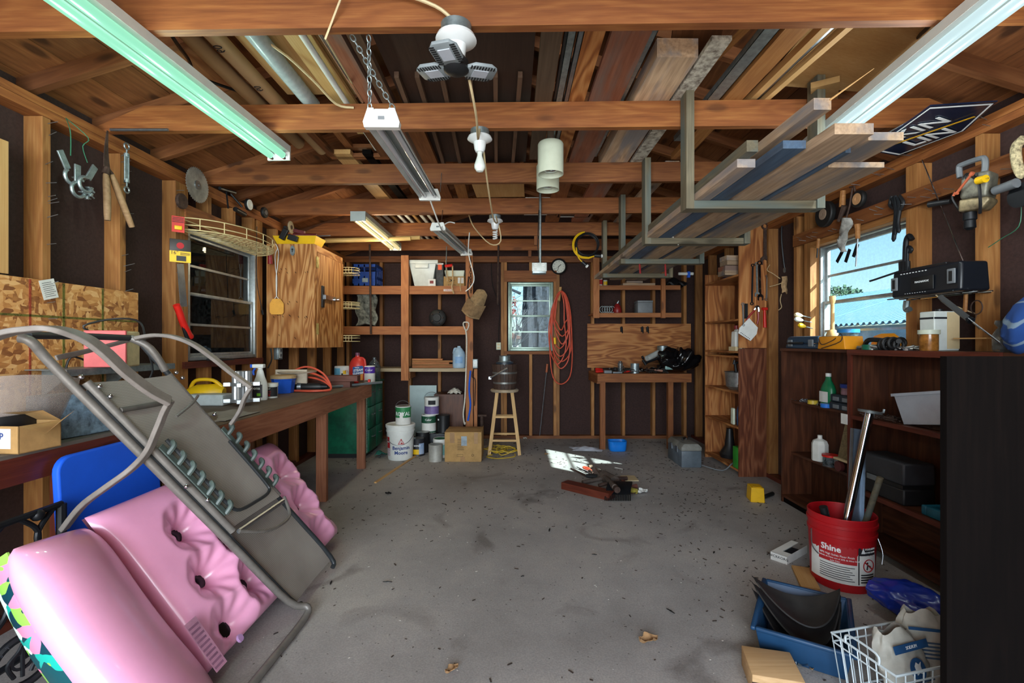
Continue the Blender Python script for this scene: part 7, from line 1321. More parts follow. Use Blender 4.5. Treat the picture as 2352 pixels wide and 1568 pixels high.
# ---- hanging along the side wall ledger
XW=XR-.04
disc_on_wall('belt_pulley','stepped black pulley wheel hung on the ledger by the window','pulley',1902,492,2.36,.095,.04,m_rub,0,(.04,pm('pale_hub','#8f7a68',rough=.6)),wall=1); disc_on_wall('belt_pulley','small black wheel with a tan hub hung on the ledger','pulley',1978,457,2.355,.058,.03,m_rub,0,(.038,pm('tan_hub','#ad8158',rough=.6)),wall=1)
def wt(name,label,cat,parts):
    first=parts[0][0][0]; t=thing(name,label,cat,first)
    for k,(pts,r,mt,nm) in enumerate(parts): m=M(); m.tube(pts,r,8); obj(nm,m,mt,t)
    return t
q=lambda px,py,x=2.325: PX(px,py,x)
wt('wire_brush','wooden handled brush hanging beside the stepped pulley','brush',[([q(1936,438),q(1934,475)],[.018,.02],w_stud,'handle'),([q(1940,472),q(1926,508)],[.02,.012],m_rust,'bristles')])
wt('hacksaw','rusty thin saw hook hanging over the window','tool',[([q(1958,432),q(1952,470),q(1944,500)],.006,m_rust,'rod'),([q(1952,430),q(1962,428),q(1964,440)],.006,m_rust,'hook')])
t=thing('plastic_bag','crumpled clear plastic bag hanging before the window glass','bag',q(1942,575)); m=M(); m.slab(lambda u,v: q(1930+ (25-12*v)*u+4*math.sin(7*v),500+78*v)+V((-.02*math.sin(PI*u)+.01*math.sin(13*v+6*u),0,0)),8,12,.008); obj('bag',m,pm('bag_hazy','#9c9a94',rough=.3,var=.25,sc=20,alpha=.85),t)
wt('screwdriver','screwdriver with a wooden handle pointing down before the window','screwdriver',[([q(1969,515),q(1970,548)],[.018,.014],w_stud,'handle'),([q(1970,548),q(1966,612)],.005,m_steel,'shaft')])
for k,(a,b,lb) in enumerate((((1937,573),(1922,602),'first dark flat blade hanging before the window, nearest the pulley'),((1952,572),(1942,602),'second dark flat blade hanging before the window'),((1970,560),(1960,590),'third dark flat blade hanging before the window, by the screwdriver'))): o=board('flat_steel',q(*a,2.36),q(*b,2.36),.03,.003,m_iron,up=(-1,0,0)); tag(o,lb,'blade')
wt('marking_knife','small knife with a wood handle hung at the window corner','knife',[([q(1880,548),q(1878,570)],.011,w_stud,'handle'),([q(1878,570),q(1876,592)],.005,m_iron,'blade')])
t=thing('pincers','black pliers bundle hanging from a nail on the ledger','pliers',q(2058,555)); 
for pts in ([q(2050,455),q(2058,480),q(2056,520),q(2052,555)],[q(2062,452),q(2066,480),q(2062,510),q(2065,535)],[q(2056,450),q(2060,500),q(2054,545)]): m=M(); m.tube(smooth_path(pts),[.012]*(len(smooth_path(pts))-1)+[.004],8); obj('blade',m,m_iron,t)
m=M(); m.tube(smooth_path([q(2048,450),q(2044,470),q(2052,478)]),.01,8); m.tube(smooth_path([q(2066,450),q(2075,465),q(2068,482)]),.01,8); obj('grips',m,m_black,t,kind='stuff')
wt('cane_hook','dark hooked cane handle hanging on the window stud','cane',[(smooth_path([q(2095,550),q(2088,541),q(2081,556),q(2079,600),q(2078,625)]),.014,m_iron,'hook'),(smooth_path([q(2090,580),q(2094,572),q(2086,568),q(2084,600),q(2090,628)]),.009,m_iron,'second_hook')])
wt('pipe_hook','grey bent pipe hook below the radio','pipe',[(smooth_path([q(2083,690),q(2081,705),q(2083,712),q(2090,709)]),.016,m_galv,'hook')])
t=thing('sockets_clip','dark socket tools clipped on the window stud above the radio','tools',q(2078,625)); 
for dx in (-6,0,8): m=M(); m.tube([q(2076+dx,600),q(2077+dx,630)],.014,8); obj('socket',m,m_iron,t)
# radio on a wire shelf
t=thing('radio_shelf','steel wire shelf hung on rods under the black radio','shelf',(2.3,2.45,1.50)); zr=1.505; m=M()
for dx in (2.20,2.27,2.34): m.tube([(dx,2.31,zr),(dx,2.78,zr)],.004,6)
m.tube([PX(2118,367,2.33),PX(2217,612,2.30),PX(2217,612,2.30)+V((0,0,-.12))],.003,6); m.tube([(2.2,2.4,zr),(2.40,2.38,zr)],.004,6); m.tube([(2.2,2.72,zr),(2.38,2.72,zr)],.004,6); obj('wires',m,m_chrome,t,kind='stuff')
zr+=.006; t=thing('radio','long black portable radio with grey end grilles on a wire shelf','radio',(2.29,2.5,zr)); ya,yb_=2.345,2.775; m=M(); m.bx(2.215,2.37,ya,yb_,zr,zr+.15,.008,.004); b_=obj('case',m,pm('radio_black','#12161d',rough=.35,var=.05),t,bev=.014,seg=3); m=M(); m.bx(2.25,2.33,2.46,2.68,zr+.15,zr+.162); obj('handle',m,m_black,t,bev=.004)
for y in (ya+.045,yb_-.03): m=M(); m.bx(2.208,2.2165,y-.022,y+.022,zr+.04,zr+.115); g_=obj('grille',m,m_gray,b_,smooth=0,bev=.003); m=M(); m.bx(2.2065,2.2082,y-.009,y+.009,zr+.052,zr+.103); obj('slot',m,m_black,g_,smooth=0)
m=M(); m.bx(2.2095,2.2155,2.49,2.63,zr+.025,zr+.10); obj('cassette_door',m,m_black,b_,smooth=0,bev=.002); text('MAGNAVOX',.015,m_inkw,b_,face_m((2.2088,2.56,zr+.072),(0,-1,0),(0,0,1)))
m=M()
for k in range(9): m.bx(2.216,2.219,2.70-.02*k,2.708-.02*k,zr+.128,zr+.132); m.bx(2.213,2.215,2.67-.016*k,2.675-.016*k,zr+.015,zr+.017)
obj('print',m,m_inkw,b_,smooth=0,kind='stuff'); m=M(); m.tube([(2.24,2.74,zr+.155),(2.18,2.86,zr+.12),(2.17,2.88,zr+.115)],.006,6); obj('antenna',m,m_black,t); m=M(); m.tube(smooth_path([(2.25,2.52,zr-.005),(2.3,2.5,zr-.05),(2.36,2.42,zr-.11)]),.003,5); obj('power_cord',m,m_romex,t)
t=thing('twine_ring','ring of twine with a wooden toggle hanging at the stud beside the radio','twine',(2.36,2.4,1.4)); m=M(); m.tube([V((2.335,2.385+.03*math.cos(q_),1.43+.035*math.sin(q_))) for q_ in [2*PI*j/16 for j in range(16)]],.003,5,closed=True); m.tube(smooth_path([(2.335,2.385,1.395),(2.33,2.39,1.35),(2.335,2.37,1.32)]),.002,5); obj('ring',m,m_rust,t); m=M(); m.tube([(2.32,2.425,1.50),(2.32,2.43,1.41)],.009,6); obj('toggle',m,w_stud,t)
# electric drill
t=thing('electric_drill','heavy grey electric drill hung by its handle on the ledger','drill',PX(2236,520,2.26)); D=lambda px,py,dx=0: PX(px,py,2.26)+V((dx,0,0))
m_dr=pm('dirty_alloy','#6f6d60',rough=.5,metal=.4,var=.4,sc=18,col2='#2f2e2a')
m=M(); c_=D(2245,440); fm=face_m(c_,(.45,-.89,0),(0,0,1)); m.at(fm); m.prism([(-.052,-.03),(.05,-.045),(.062,.08),(.0,.085),(-.045,.075)],.11,-.06); b_=obj('body',m,m_dr,t,smooth=0,bev=.014,seg=3)
m=M().at(fm); m.prism([(-.058,-.09),(.03,-.095),(.06,-.06),(.055,-.04),(-.055,-.03)],.10,-.055); obj('gear_case',m,pm('dirty_alloy2','#85775a',rough=.45,metal=.5,var=.4,sc=18,col2='#3a362e'),t,smooth=0,bev=.01,seg=3); m=M().at(fm); m.at(fm@Mx.Translation((-.028,-.095,0))@Mx.Rotation(PI/2,4,'X')); m.lathe([(0,0),(.027,0),(.027,.035),(.022,.04),(.024,.075),(.012,.085),(0,.085)],18); obj('chuck',m,m_iron,t)
m=M(); m.tube(smooth_path([D(2205,408),D(2203,385),D(2210,378),D(2250,364),D(2262,366),D(2262,390),D(2255,406)],3),.013,8); obj('top_handle',m,m_gray,t); m=M(); m.tube([D(2192,462)+V((-.02,0,0)),D(2155,470)+V((-.05,0,0))],[.012,.016],10); obj('side_handle',m,m_black,t); m=M(); m.tube([D(2285,438),D(2335,420)],[.02,.022],10); obj('rear_handle',m,m_gray,t)
m=M(); m.tube(smooth_path([D(2215,412),D(2240,400,-.04),D(2270,415,-.05),D(2276,460,-.05),D(2265,490,-.03)]),.007,6); m.tube(smooth_path([D(2212,430),D(2196,450,-.02),D(2198,475),D(2208,487)]),.006,6); obj('cord',m,m_black,t); m=M(); m.tube([D(2275,415,-.06),D(2294,410,-.06)],.018,12); p_=obj('plug',m,m_yel,t); m=M(); m.tube([D(2294,410,-.06),D(2300,409,-.06)],.003,5); obj('prongs',m,m_chrome,p_)
m=M(); a=D(2266,402,-.075);b=D(2230,446,-.075); m.tube([a,b],.006,6); m.tube([b+V((0,.012,-.004)),b+V((0,.004,.008)),b+V((0,-.012,0))],.006,6); m.tube([a+V((0,-.01,.01)),a],.01,6); obj('orange_wrench',m,pm('rust_orange','#b55d3c',rough=.6),t)
m=M()
for k in range(6): m.at(fm).bx(-.04+.011*k,-.035+.011*k,.062,.078,.051,.053)
obj('vents',m,m_ink,b_,smooth=0,kind='stuff')
m=M(); pts=smooth_path([PX(2352,318,2.33),PX(2334,338,2.33),PX(2336,375,2.33),PX(2344,398,2.33),PX(2338,404,2.33)]); m.tube(pts,[.02]*(len(pts)-2)+[.012,.005],10); obj('speckled_rope',m,pm('speckled','#b5a883',rough=.9,var=.4,sc=60,col2='#4a4230'),label='pale speckled knotted rope hanging over the ledger beyond the drill',cat='rope')
m=M(); m.lathe([(0,0),(.05,0),(.055,.02),(0,.02)],20); m.v=[Mx.Translation(PX(2352,448,2.30))@Mx.Rotation(-PI/2,4,'Y')@p_ for p_ in m.v]; obj('green_disc',m,m_iron,label='dark round disc hanging beyond the drill handle',cat='disc')
m=M(); m.tube(smooth_path([PX(2346,470,2.33),PX(2340,520,2.33),PX(2300,548,2.34),PX(2270,568,2.35)]),.002,5); obj('green_wire',m,gw,label='thin green wire looping down the side wall beyond the drill',cat='wire')
# bottle-shaped screwdriver handles on the stud
for k,(a,b,mt,lb) in enumerate((((1826,722),(1862,729),m_romex,'cream handled awl stuck in the stud above two others'),((1826,732),(1864,740),m_wenam,'white handled awl stuck in the stud between two others'),((1835,746),(1866,754),m_yel,'yellow handled awl stuck in the stud below two others'))):
    t=thing('awl',lb,'awl',PX(a[0],a[1],2.30)); p0=P(a[0],a[1],3.60+.0);p1=P(b[0],b[1],3.70); p0=PX(a[0],a[1],2.24); p1=PX(b[0],b[1],2.385); m=M(); c_=p0.lerp(p1,.45); m.tube([p0,p0.lerp(c_,.25),p0.lerp(c_,.7),c_],[.010,.02,.016,.009],10); obj('handle',m,mt,t); m=M(); m.tube([c_,p1],.004,6); obj('shaft',m,m_steel,t)
# ================= things on the floor
t=thing('tool_box','grey metal toolbox with a worn lid on the floor before the tall bookcase','toolbox',(1.81,4.97,0)); x0,x1,y0,y1=1.705,1.905,4.77,5.19; m_tb=pm('toolbox_grey','#59626a',rough=.45,var=.15,sc=7)
m=M(); m.bx(x0,x1,y0,y1,0,.165); b_=obj('body',m,m_tb,t,smooth=0,bev=.004); m=M(); m.bx(x0-.002,x1+.002,y0-.002,y1+.002,.167,.205); m.add([(x0,y0,.205),(x1,y0,.205),(x1,y1,.205),(x0,y1,.205),(x0+.03,y0+.01,.235),(x1-.03,y0+.01,.235),(x1-.03,y1-.01,.235),(x0+.03,y1-.01,.235)],[(4,5,6,7),(0,1,5,4),(1,2,6,5),(2,3,7,6),(3,0,4,7)]); obj('lid',m,pm('toolbox_lid','#77766f',rough=.6,var=.2,sc=9),t,smooth=0,bev=.003)
m=M(); m.tube([(1.78,4.95,.236),(1.78,4.95,.256),(1.83,5.0,.256),(1.83,5.0,.236)],.008,6); obj('handle',m,m_black,t); m=M(); m.bx(x0-.008,x0,4.88,4.94,.13,.19); m.bx(x0-.008,x0,5.05,5.11,.13,.19); obj('latches',m,m_steel,t,smooth=0,kind='stuff')
t=thing('blue_basin','bright blue plastic tub on the floor by the small bench leg','tub',(1.24,5.62,0)); 
def basin(u,v):
    a=2*PI*u; k=.55; c_,s_=math.cos(a),math.sin(a); r=(abs(c_)**4+abs(s_)**4)**(-.25); prof=[(0,.004),(.85,.004),(.93,.02),(1,.115),(1.03,.118),(.97,.116),(.9,.024),(0,.012)]; f=v*(len(prof)-1); i=min(int(f),len(prof)-2); q=f-i; rr=prof[i][0]*(1-q)+prof[i+1][0]*q; zz=prof[i][1]*(1-q)+prof[i+1][1]*q
    return V((1.225+.105*r*c_*rr,5.53+.085*r*s_*rr,zz))
m=M(); m.grid(basin,40,15,cu=True); obj('tub_body',m,pm('azure','#1273cf',rough=.35,var=.04),t)
m=M(); m.slab(lambda u,v: V((.70+.33*u+.02*math.sin(5*v),5.50+.19*v-.05*u,.008+.03*math.sin(PI*u)*math.sin(PI*v)+.006*math.sin(17*u)*math.sin(13*v))),18,10,.002); obj('plastic_bag',m,pm('bag_white','#c2c7d2',rough=.3,var=.08),label='flat white plastic bag on the floor in front of the back wall',cat='bag')
def scrap(name,label,cat,px,py,sx,sy,mat,rot=0,h=.012,curl=.02):
    c=PZ(px,py,0.001); m=M(); ca,sa=math.cos(rot),math.sin(rot)
    def fn(u,v):
        w=math.sin(PI*min(1,.04+.96*u))**.7*(1+.25*math.sin(17*u)); a,b=(u-.5)*sx,(v-.5)*sy*w; return c+V((a*ca-b*sa,a*sa+b*ca,.004+curl*(abs(v-.5)*1.2+.35*math.sin(5*u+2)**2)))
    m.slab(fn,14,6,.002); return obj(name,m,mat,label=label,cat=cat)
m_leaf=pm('dry_leaf','#8a6a48',rough=.9,var=.3,sc=14)
scrap('dry_leaf','large curled dry leaf on the bare floor','leaf',1490,1477,.085,.05,m_leaf,.3,curl=.03); scrap('dry_leaf','torn dry leaf on the floor near the bottom of the view','leaf',1038,1543,.06,.03,m_leaf,.8,curl=.02); scrap('dry_leaf','dark crumpled leaf on the floor before the cardboard carton','leaf',892,1135,.05,.025,m_iron,0,curl=.015); scrap('dry_leaf','small pale leaf in the patch of sunlight','leaf',1255,1045,.05,.04,m_leaf,.6,curl=.02); scrap('paper_scrap','small pale green scrap by the back wall plate','scrap',1206,1008,.05,.03,m_wenam,0,curl=.02)
for k,(px,py,s) in enumerate(((890,1338,.05),(1130,1010,.04),(1262,1218,.06),(1540,1405,.05),(1365,1275,.03),(1200,1325,.02),(1640,1270,.03),(760,1340,.04))): scrap('wood_sliver',('dark sliver on the floor before the patio chair','dark sliver by the stool','dark rubber strip in the middle of the floor','short stick on the floor before the blue tray','tiny dark chip on the bare floor','small pale chip in the middle of the floor','dark twig on the floor before the red bucket','curled sliver beside the chair mesh')[k],'sliver',px,py,s,.008,m_black if k!=5 else m_iron,.7*k,curl=.003)
# fine litter, nobody could count it
m=M()
for k in range(1500):
    w=R.random(); 
    if w<.55: x,y=R.uniform(-1.9,2.1),R.uniform(4.9,6.15) if R.random()<.5 else R.uniform(3.2,5.4)
    elif w<.8: x,y=R.uniform(.9,2.1),R.uniform(2.2,5.0)
    else: x,y=R.uniform(-1.3,1.9),R.uniform(1.4,4)
    s=R.uniform(.003,.011)*(.7+.12*y); a=R.uniform(0,3.14); m.box((x,y,.002+s*.08),(s*R.uniform(1,2.4),s*.6,s*.18),(0,R.uniform(-.2,.2),a))
obj('floor_litter',m,pm('litter','#3a2f28',rough=.9,var=.5,sc=40,col2='#120f0d'),label='fine dark crumbs of dirt and leaf litter over the concrete',cat='litter',kind='stuff',smooth=0)
m=M()
for k in range(260): x,y=R.uniform(-1.2,2),R.uniform(1.5,5.8); s=R.uniform(.002,.006)*(.7+.12*y); m.box((x,y,.0015),(s*R.uniform(1,2),s,.0015),(0,0,R.uniform(0,3)))
obj('pale_litter',m,pm('pale_litter','#b5afa6',rough=.9),label='tiny pale chips scattered over the concrete',cat='litter',kind='stuff',smooth=0)
m=M(); a=P(860,1108,0).copy() if 0 else PZ(862,1108,.006); b=PZ(970,1036,.006); o=board('wood_strip',a,b,.022,.011,w_tan,up=(0,0,1)); tag(o,'thin pale wooden strip lying on the floor before the white bucket','strip')
# heap of garden tools
def gp(px,py,z=.0): return PZ(px,py,z)
o=board('timber_offcut',gp(1297,1112,.03),gp(1405,1138,.03),.10,.058,w_red,up=(0,0,1)); tag(o,'red-brown timber offcut under the heap of tools on the floor','timber')
t=thing('garden_fork','dark bladed scraper brush with many tines lying over the timber','brush',gp(1416,1133)); c=gp(1415,1140,.0); m=M(); m.slab(lambda u,v: V((c.x-.10+.20*u+.06*v,c.y-.07+.19*v,.035+.05*math.sin(1.9*v)+.004)),14,6,.006); b_=obj('head',m,m_iron,t)
m=M()
for k in range(16): u=k/15; p0=V((c.x-.10+.20*u+.06,c.y+.12,.084)); m.tube([p0,p0+V((-.01,-.05,.012)),V((c.x-.10+.20*u+.02,c.y-.0,.066))],.003,4); m.tube([V((c.x-.10+.20*u,c.y-.07,.042)),V((c.x-.115+.20*u,c.y-.125,.008))],.004,4)
obj('tines',m,m_rub,t,kind='stuff')
def bartool(name,label,cat,a,b,r,mat,parts=()):
    t=thing(name,label,cat,(V(a)+V(b))/2); m=M(); m.tube([a,V(a).lerp(V(b),.5),b],r,9); obj('handle',m,mat,t)
    for nm,ps,rr,mt in parts: m=M(); m.tube(ps,rr,8); obj(nm,m,mt,t)
    return t
m_hd=pm('dark_handle','#4a3f38',rough=.7,var=.25,sc=14)
bartool('wooden_tool','dark wooden tool handle pointing up over the heap','tool',gp(1371,1075,.03),gp(1412,1118,.10),[.018,.02,.022],m_hd,[('ferrule',[gp(1408,1114,.09),gp(1418,1125,.09)],.026,m_rust)])
bartool('mallet','old mallet with a dark head in the heap of tools','mallet',gp(1338,1108,.02),gp(1385,1098,.04),[.02,.019,.018],m_hd,[('head',[gp(1386,1092,.05),gp(1412,1106,.05)],.05,m_hd)])
bartool('hatchet','rusty tool with a forked end at the back of the heap','tool',gp(1375,1115,.02),gp(1420,1102,.06),[.016,.016,.016],m_rust,[('jaw',[gp(1416,1100,.05),gp(1440,1098,.05)],[.024,.018],m_rust),('claw',[gp(1430,1104,.04),gp(1448,1118,.03),gp(1462,1116,.03)],[.014,.016,.02],pm('maroon_rust','#5a3328',rough=.7))])
bartool('yellow_tool','tool with a dirty yellow grip in the heap','tool',gp(1418,1116,.025),gp(1462,1128,.03),[.016,.024,.022],pm('dirty_yellow','#8f8336',rough=.6,var=.25),[('wire',smooth_path([gp(1440,1131,.005),gp(1456,1133,.02),gp(1468,1124,.02)]),.004,m_rust)])
bartool('hand_saw','small saw with a black curved handle beside the heap','saw',gp(1372,1094,.016),gp(1346,1092,.016),[.02,.022,.016],m_black,[('blade',[gp(1346,1092,.012),gp(1311,1075,.008)],[.012,.006],m_rust),('second_blade',[gp(1350,1085,.012),gp(1325,1072,.012)],[.006,.004],m_iron)])
t=thing('snips','tin snips with an orange-red looped handle beside the small saw','snips',gp(1350,1078)); m=M(); m.tube(smooth_path([gp(1358,1080,.02),gp(1343,1076,.02),gp(1340,1072,.03),gp(1350,1074,.03),gp(1358,1080,.02)]),.009,8); obj('handle',m,m_orange,t); m=M(); m.tube([gp(1354,1081,.02),gp(1362,1086,.015)],[.016,.01],8); obj('blade',m,m_rust,t); 
m=M(); m.tube([gp(1352,1072,.02),gp(1360,1071,.02)],.018,8); obj('leather_scrap',m,pm('leather','#6e5a48',rough=.8),label='rolled leather scrap behind the orange snips',cat='scrap')
o=board('ruled_tile',gp(1430,1098,.006),gp(1462,1098,.006),.16,.008,m_romex,up=(0,0,1)); tag(o,'cream card lying behind the heap of tools','card')
scrap('white_tissue','crumpled white tissue beside the heap of tools','tissue',1476,1133,.10,.07,m_paper,.4,curl=.035)
m=M(); m.tube([gp(1412,1073,.004),gp(1430,1077,.004),gp(1428,1085,.004)],.003,5); obj('bent_straw',m,m_white,label='bent white stick on the floor past the tools',cat='stick')
# yellow block by the tall bookcase
t=thing('yellow_block','yellow plastic block on the floor before the bookcases','block',PZ(1737,1150,0),(0,0,rad(-12))); m=M(); m.bx(-.052,.052,-.045,.085,0,.115,.006,.004); obj('block',m,pm('block_yellow','#d9a80f',rough=.45,var=.08),t,bev=.005,loc=True); m=M(); m.bx(-.03,.03,-.03,.06,.115,.119); obj('top_ridge',m,pm('block_yellow','#d9a80f'),t,bev=.003,loc=True)
m=M(); m.tube([PZ(1757,1140,.02),PZ(1775,1133,.02)],.016,8); obj('black_pipe_end',m,m_rub,label='short black pipe end between the yellow block and the bookcase',cat='pipe')
# red bucket and what it holds
x,y=1.735,2.50; t=thing('red_bucket','big red plastic bucket with a white and red cleaner label','bucket',(x,y,0)); m_rb=pm('bucket_red','#a8121a',rough=.4,var=.05)
m=M(); m.lathe([(0,0),(.136,0),(.139,.008),(.150,.265),(.155,.268),(.155,.283),(.151,.286),(.152,.315),(.158,.318),(.158,.332),(.153,.335),(.155,.365),(.152,.368),(.149,.365),(.134,.012),(0,.01)],44,(x,y,0)); b_=obj('bucket',m,m_rb,t)
az=-math.degrees(math.atan2(x,y)) # faces the viewer
lb=patch('label',(x,y,0),.1455,az-62,az+70,.045,.25,m_paper,b_,n=20,t=.0015); lb.data.transform(Mx.Identity(4))
r0=.1475
patch('red_panel',(x,y,0),r0,az-40,az+26,.145,.235,m_inkr,lb); patch('black_panel',(x,y,0),r0,az+30,az+66,.195,.245,m_ink,lb); patch('black_bar',(x,y,0),r0,az+28,az+30,.05,.245,m_ink,lb)
text('Shine',.042,m_inkw,lb,cyl_m((x,y,0),r0+.0015,az-18,.212),bend=r0,off=.001)
for s,sz,zz,mt,a_ in (('20% High Solids Floor Finish',.0135,.181,m_inkw,-8),('Acabado de Pisos con el 20% de Altos Solidos',.0105,.166,m_inkw,-4),('Low Odor',.010,.152,m_inkw,-10)): text(s,sz,mt,lb,cyl_m((x,y,0),r0+.0015,az+a_,zz),bend=r0)
for k in range(7): patch('small_print',(x,y,0),r0,az-38,az+22-4*(k%3),.062+.011*k,.065+.011*k,m_ink,lb,n=8)
text('WARNING',.014,m_inkw,lb,cyl_m((x,y,0),r0+.0015,az+53,.226),bend=r0); text('ADVERTENCIA',.010,m_inkw,lb,cyl_m((x,y,0),r0+.0015,az+53,.210),bend=r0)
fm=cyl_m((x,y,0),r0+.001,az+37,.22); m=M().at(fm); m.prism([(-.010,-.014),(.010,-.014),(0,.014)],.0012); obj('warning_triangle',m,m_inkw,lb,smooth=0)
fm=cyl_m((x,y,0),r0+.001,az+48,.145); m=M().at(fm); m.ring([(.032,0),(.032,.002),(.028,.002),(.028,0)],28); m.at(fm@Mx.Rotation(rad(-40),4,'Z')); m.bx(-.03,.03,-.003,.003,0,.002); obj('no_sign',m,m_inkr,lb,smooth=0); m=M().at(fm); m.tube([(-.008,-.02,.0),(-.004,.004,.0),(.012,-.004,.0)],.003,5); m.ball((-.006,.012,0),.006,8,(1,1,.2)); obj('figure',m,m_ink,lb)
for k in range(4): patch('small_print',(x,y,0),r0,az+33,az+62,.06+.012*k,.066+.012*k,m_ink,lb,n=6)
m=M(); m.tube(smooth_path([V((x+.160*math.cos(a),y+.160*math.sin(a),.295-.10*abs(math.sin(q)))) for q,a in [(PI*k/10,rad(-20-150*k/10)+0) for k in range(11)]]),.003,5) if 0 else m.tube(smooth_path([(x+.158,y-.02,.275),(x+.17,y-.06,.18),(x+.155,y-.075,.12)]),.0018,5); m.tube(smooth_path([(x-.158,y-.0,.275),(x-.185,y-.05,.21),(x-.16,y-.06,.17)]),.003,5); obj('bail',m,m_steel,t)
t=thing('steel_pole','shiny steel pole with a flanged end standing in the red bucket','pole',(x,y,.02)); a=V((x-.075,y-.05,.03)); b=PX(1998,945,1.98); b=P(1998,948,2.50); m=M(); m.tube([a,b],.021,16); obj('pole',m,m_chrome,t); d=(b-a).normalized(); fm=Mx.Translation(b)@Mx.Rotation(.15,4,'Y'); m=M().at(fm); m.ring([(.052,0),(.055,.012),(.026,.014),(.022,0)],26); m.tube([(.05,0,.006),(.07,0,.012),(.072,0,.03)],.006,6); obj('flange',m,m_galv,t)
t=thing('metal_track','flat ribbed aluminium track standing in the red bucket','track',(x,y,.02)); a=V((x+.035,y-.03,.03)); b=P(1970,985,2.60); board('track',a,b,.075,.005,pm('blue_alu','#7d8fa3',rough=.35,metal=.6,var=.1),t,up=(0,-1,.2)); w_=(b-a).normalized().cross(V((0,-1,.2))).normalized()
for s in (-1,1): board('flange',a+w_*.036*s+V((0,-.012,0)),b+w_*.036*s+V((0,-.012,0)),.004,.018,m_steel,t,up=(0,-1,.2))
m=M(); m.tube([V((x+.06,y+.02,.05)),P(2022,1096,2.40)],.015,10); obj('grey_stick',m,m_wea_ if 0 else w_rack,label='weathered grey stick leaning in the red bucket',cat='stick')
m=M(); m.tube([V((x-.02,y-.02,.04)),V((x-.115,y-.03,.40))],.02,10); obj('black_tool',m,m_black,label='black tool handle standing inside the red bucket',cat='tool'); m=M(); m.tube([V((x-.03,y+.03,.3)),V((x-.09,y-.0,.335))],.016,8) if 0 else m.tube([V((x+.0,y+.04,.03)),V((x-.075,y+.02,.335))],.014,8); obj('wooden_grip',m,w_tan,label='stub of a wooden handle inside the red bucket',cat='tool')
c=V((1.63,2.79,0)); t=thing('white_carton','open white small carton lying on the floor beside the red bucket','box',(c.x,c.y,.0),(0,0,rad(216))); m=M(); 
for e in ((-.13,.13,-.045,.045,0,.002),(-.13,.13,-.045,-.043,.002,.045),(-.13,.13,.043,.045,.002,.045),(.128,.13,-.043,.043,.002,.045),(.07,.13,-.043,.043,.043,.045),(-.13,.07,-.043,-.005,.043,.045)): m.bx(*e)
obj('carton',m,m_paper,t,smooth=0,loc=True); m=M(); m.bx(-.125,.125,-.041,.041,.002,.006); obj('painted_shade',m,m_ink,t,smooth=0,loc=True)  # dark sheet paints in the shade inside the open carton
W=wm(t); text('NICKKORG',.02,m_ink,t,W@face_m((.1305,0,.026),(0,1,0),(0,0,1))) 
o=board('wood_offcut',PZ(1838,1303,.008),PZ(1862,1352,.008),.085,.014,w_tan,up=(0,0,1)); tag(o,'thin tan wood offcut on the floor under the white carton','offcut')
# blue tray with black flaps
t=thing('blue_tray','blue plastic storage tray on the floor with black flaps in it','tray',(1.225,1.995,0),(0,0,rad(57))); m=M(); tub(m,-.22,.22,-.16,.16,.002,.12,.88,.006); obj('tray_body',m,pm('tray_blue','#173b5c',rough=.45,var=.08),t,smooth=0,bev=.008,loc=True); m=M()
for e in ((-.235,.235,-.175,-.157),(-.235,.235,.157,.175),(-.235,-.217,-.157,.157),(.217,.235,-.157,.157)): m.bx(*e,.108,.124)
obj('rim',m,pm('tray_blue','#173b5c'),t,smooth=0,bev=.005,loc=True)
m_flap=pm('flap_black','#232120',rough=.55,var=.3,sc=8,col2='#0f0e0e'); tw=wm(t)
for k,lb in enumerate(('topmost curved black rubber flap in the blue tray','middle curved black rubber flap in the blue tray','lowest curved black rubber flap in the blue tray')):
    m=M(); T1,T2=P(1727,1322,2.16),P(1930,1352,2.02); dz=V((0,0,-.022*k)); ds=V((-.006*k,-.012*k,0))
    Fm=(P(1830,1368,2.12)+dz)*2-(T1+T2)/2; Nm=(P(1862,1440+25*k,1.93-.02*k)+ds)*2-(T1+T2)/2
    def fl_(u,v,Fm=Fm,Nm=Nm,dz=dz,ds=ds):
        bz=lambda c_: T1*(1-u)**2+c_*(2*u*(1-u))+T2*u*u
        return bz(Fm).lerp(bz(Nm),v)+dz*(1 if k else 0)+ds+V((0,0,-.018*math.sin(PI*v)*math.sin(PI*u)))
    m.slab(fl_,26,8,.006); obj('rubber_flap',m,m_flap,label=lb,cat='flap',group='rubber flaps in the blue tray')
c=PZ(1772,1540,0); t=thing('wood_block','square pale plywood block propped on the floor before the blue tray','block',(.955,1.745,0),(0,0,rad(-14))); m=M(); m.bx(-.085,.085,-.085,.085,0,.075); obj('block',m,wood('pale_block_wood','#a98559','#c7a376','#dab98f',hv=.03,knots=.1),t,smooth=0,bev=.003,loc=True); m=M(); m.bx(-.0855,.0855,-.087,-.0852,0,.05); obj('grey_face',m,m_rust,t,smooth=0,loc=True)
scrap('plastic_scrap','clear crumpled plastic scrap beside the pale block','scrap',1842,1530,.05,.05,g_clear,.3,curl=.02); scrap('bark_chip','brown bark chip beside the pale block','chip',1862,1533,.05,.02,m_leaf,1.2,curl=.01)
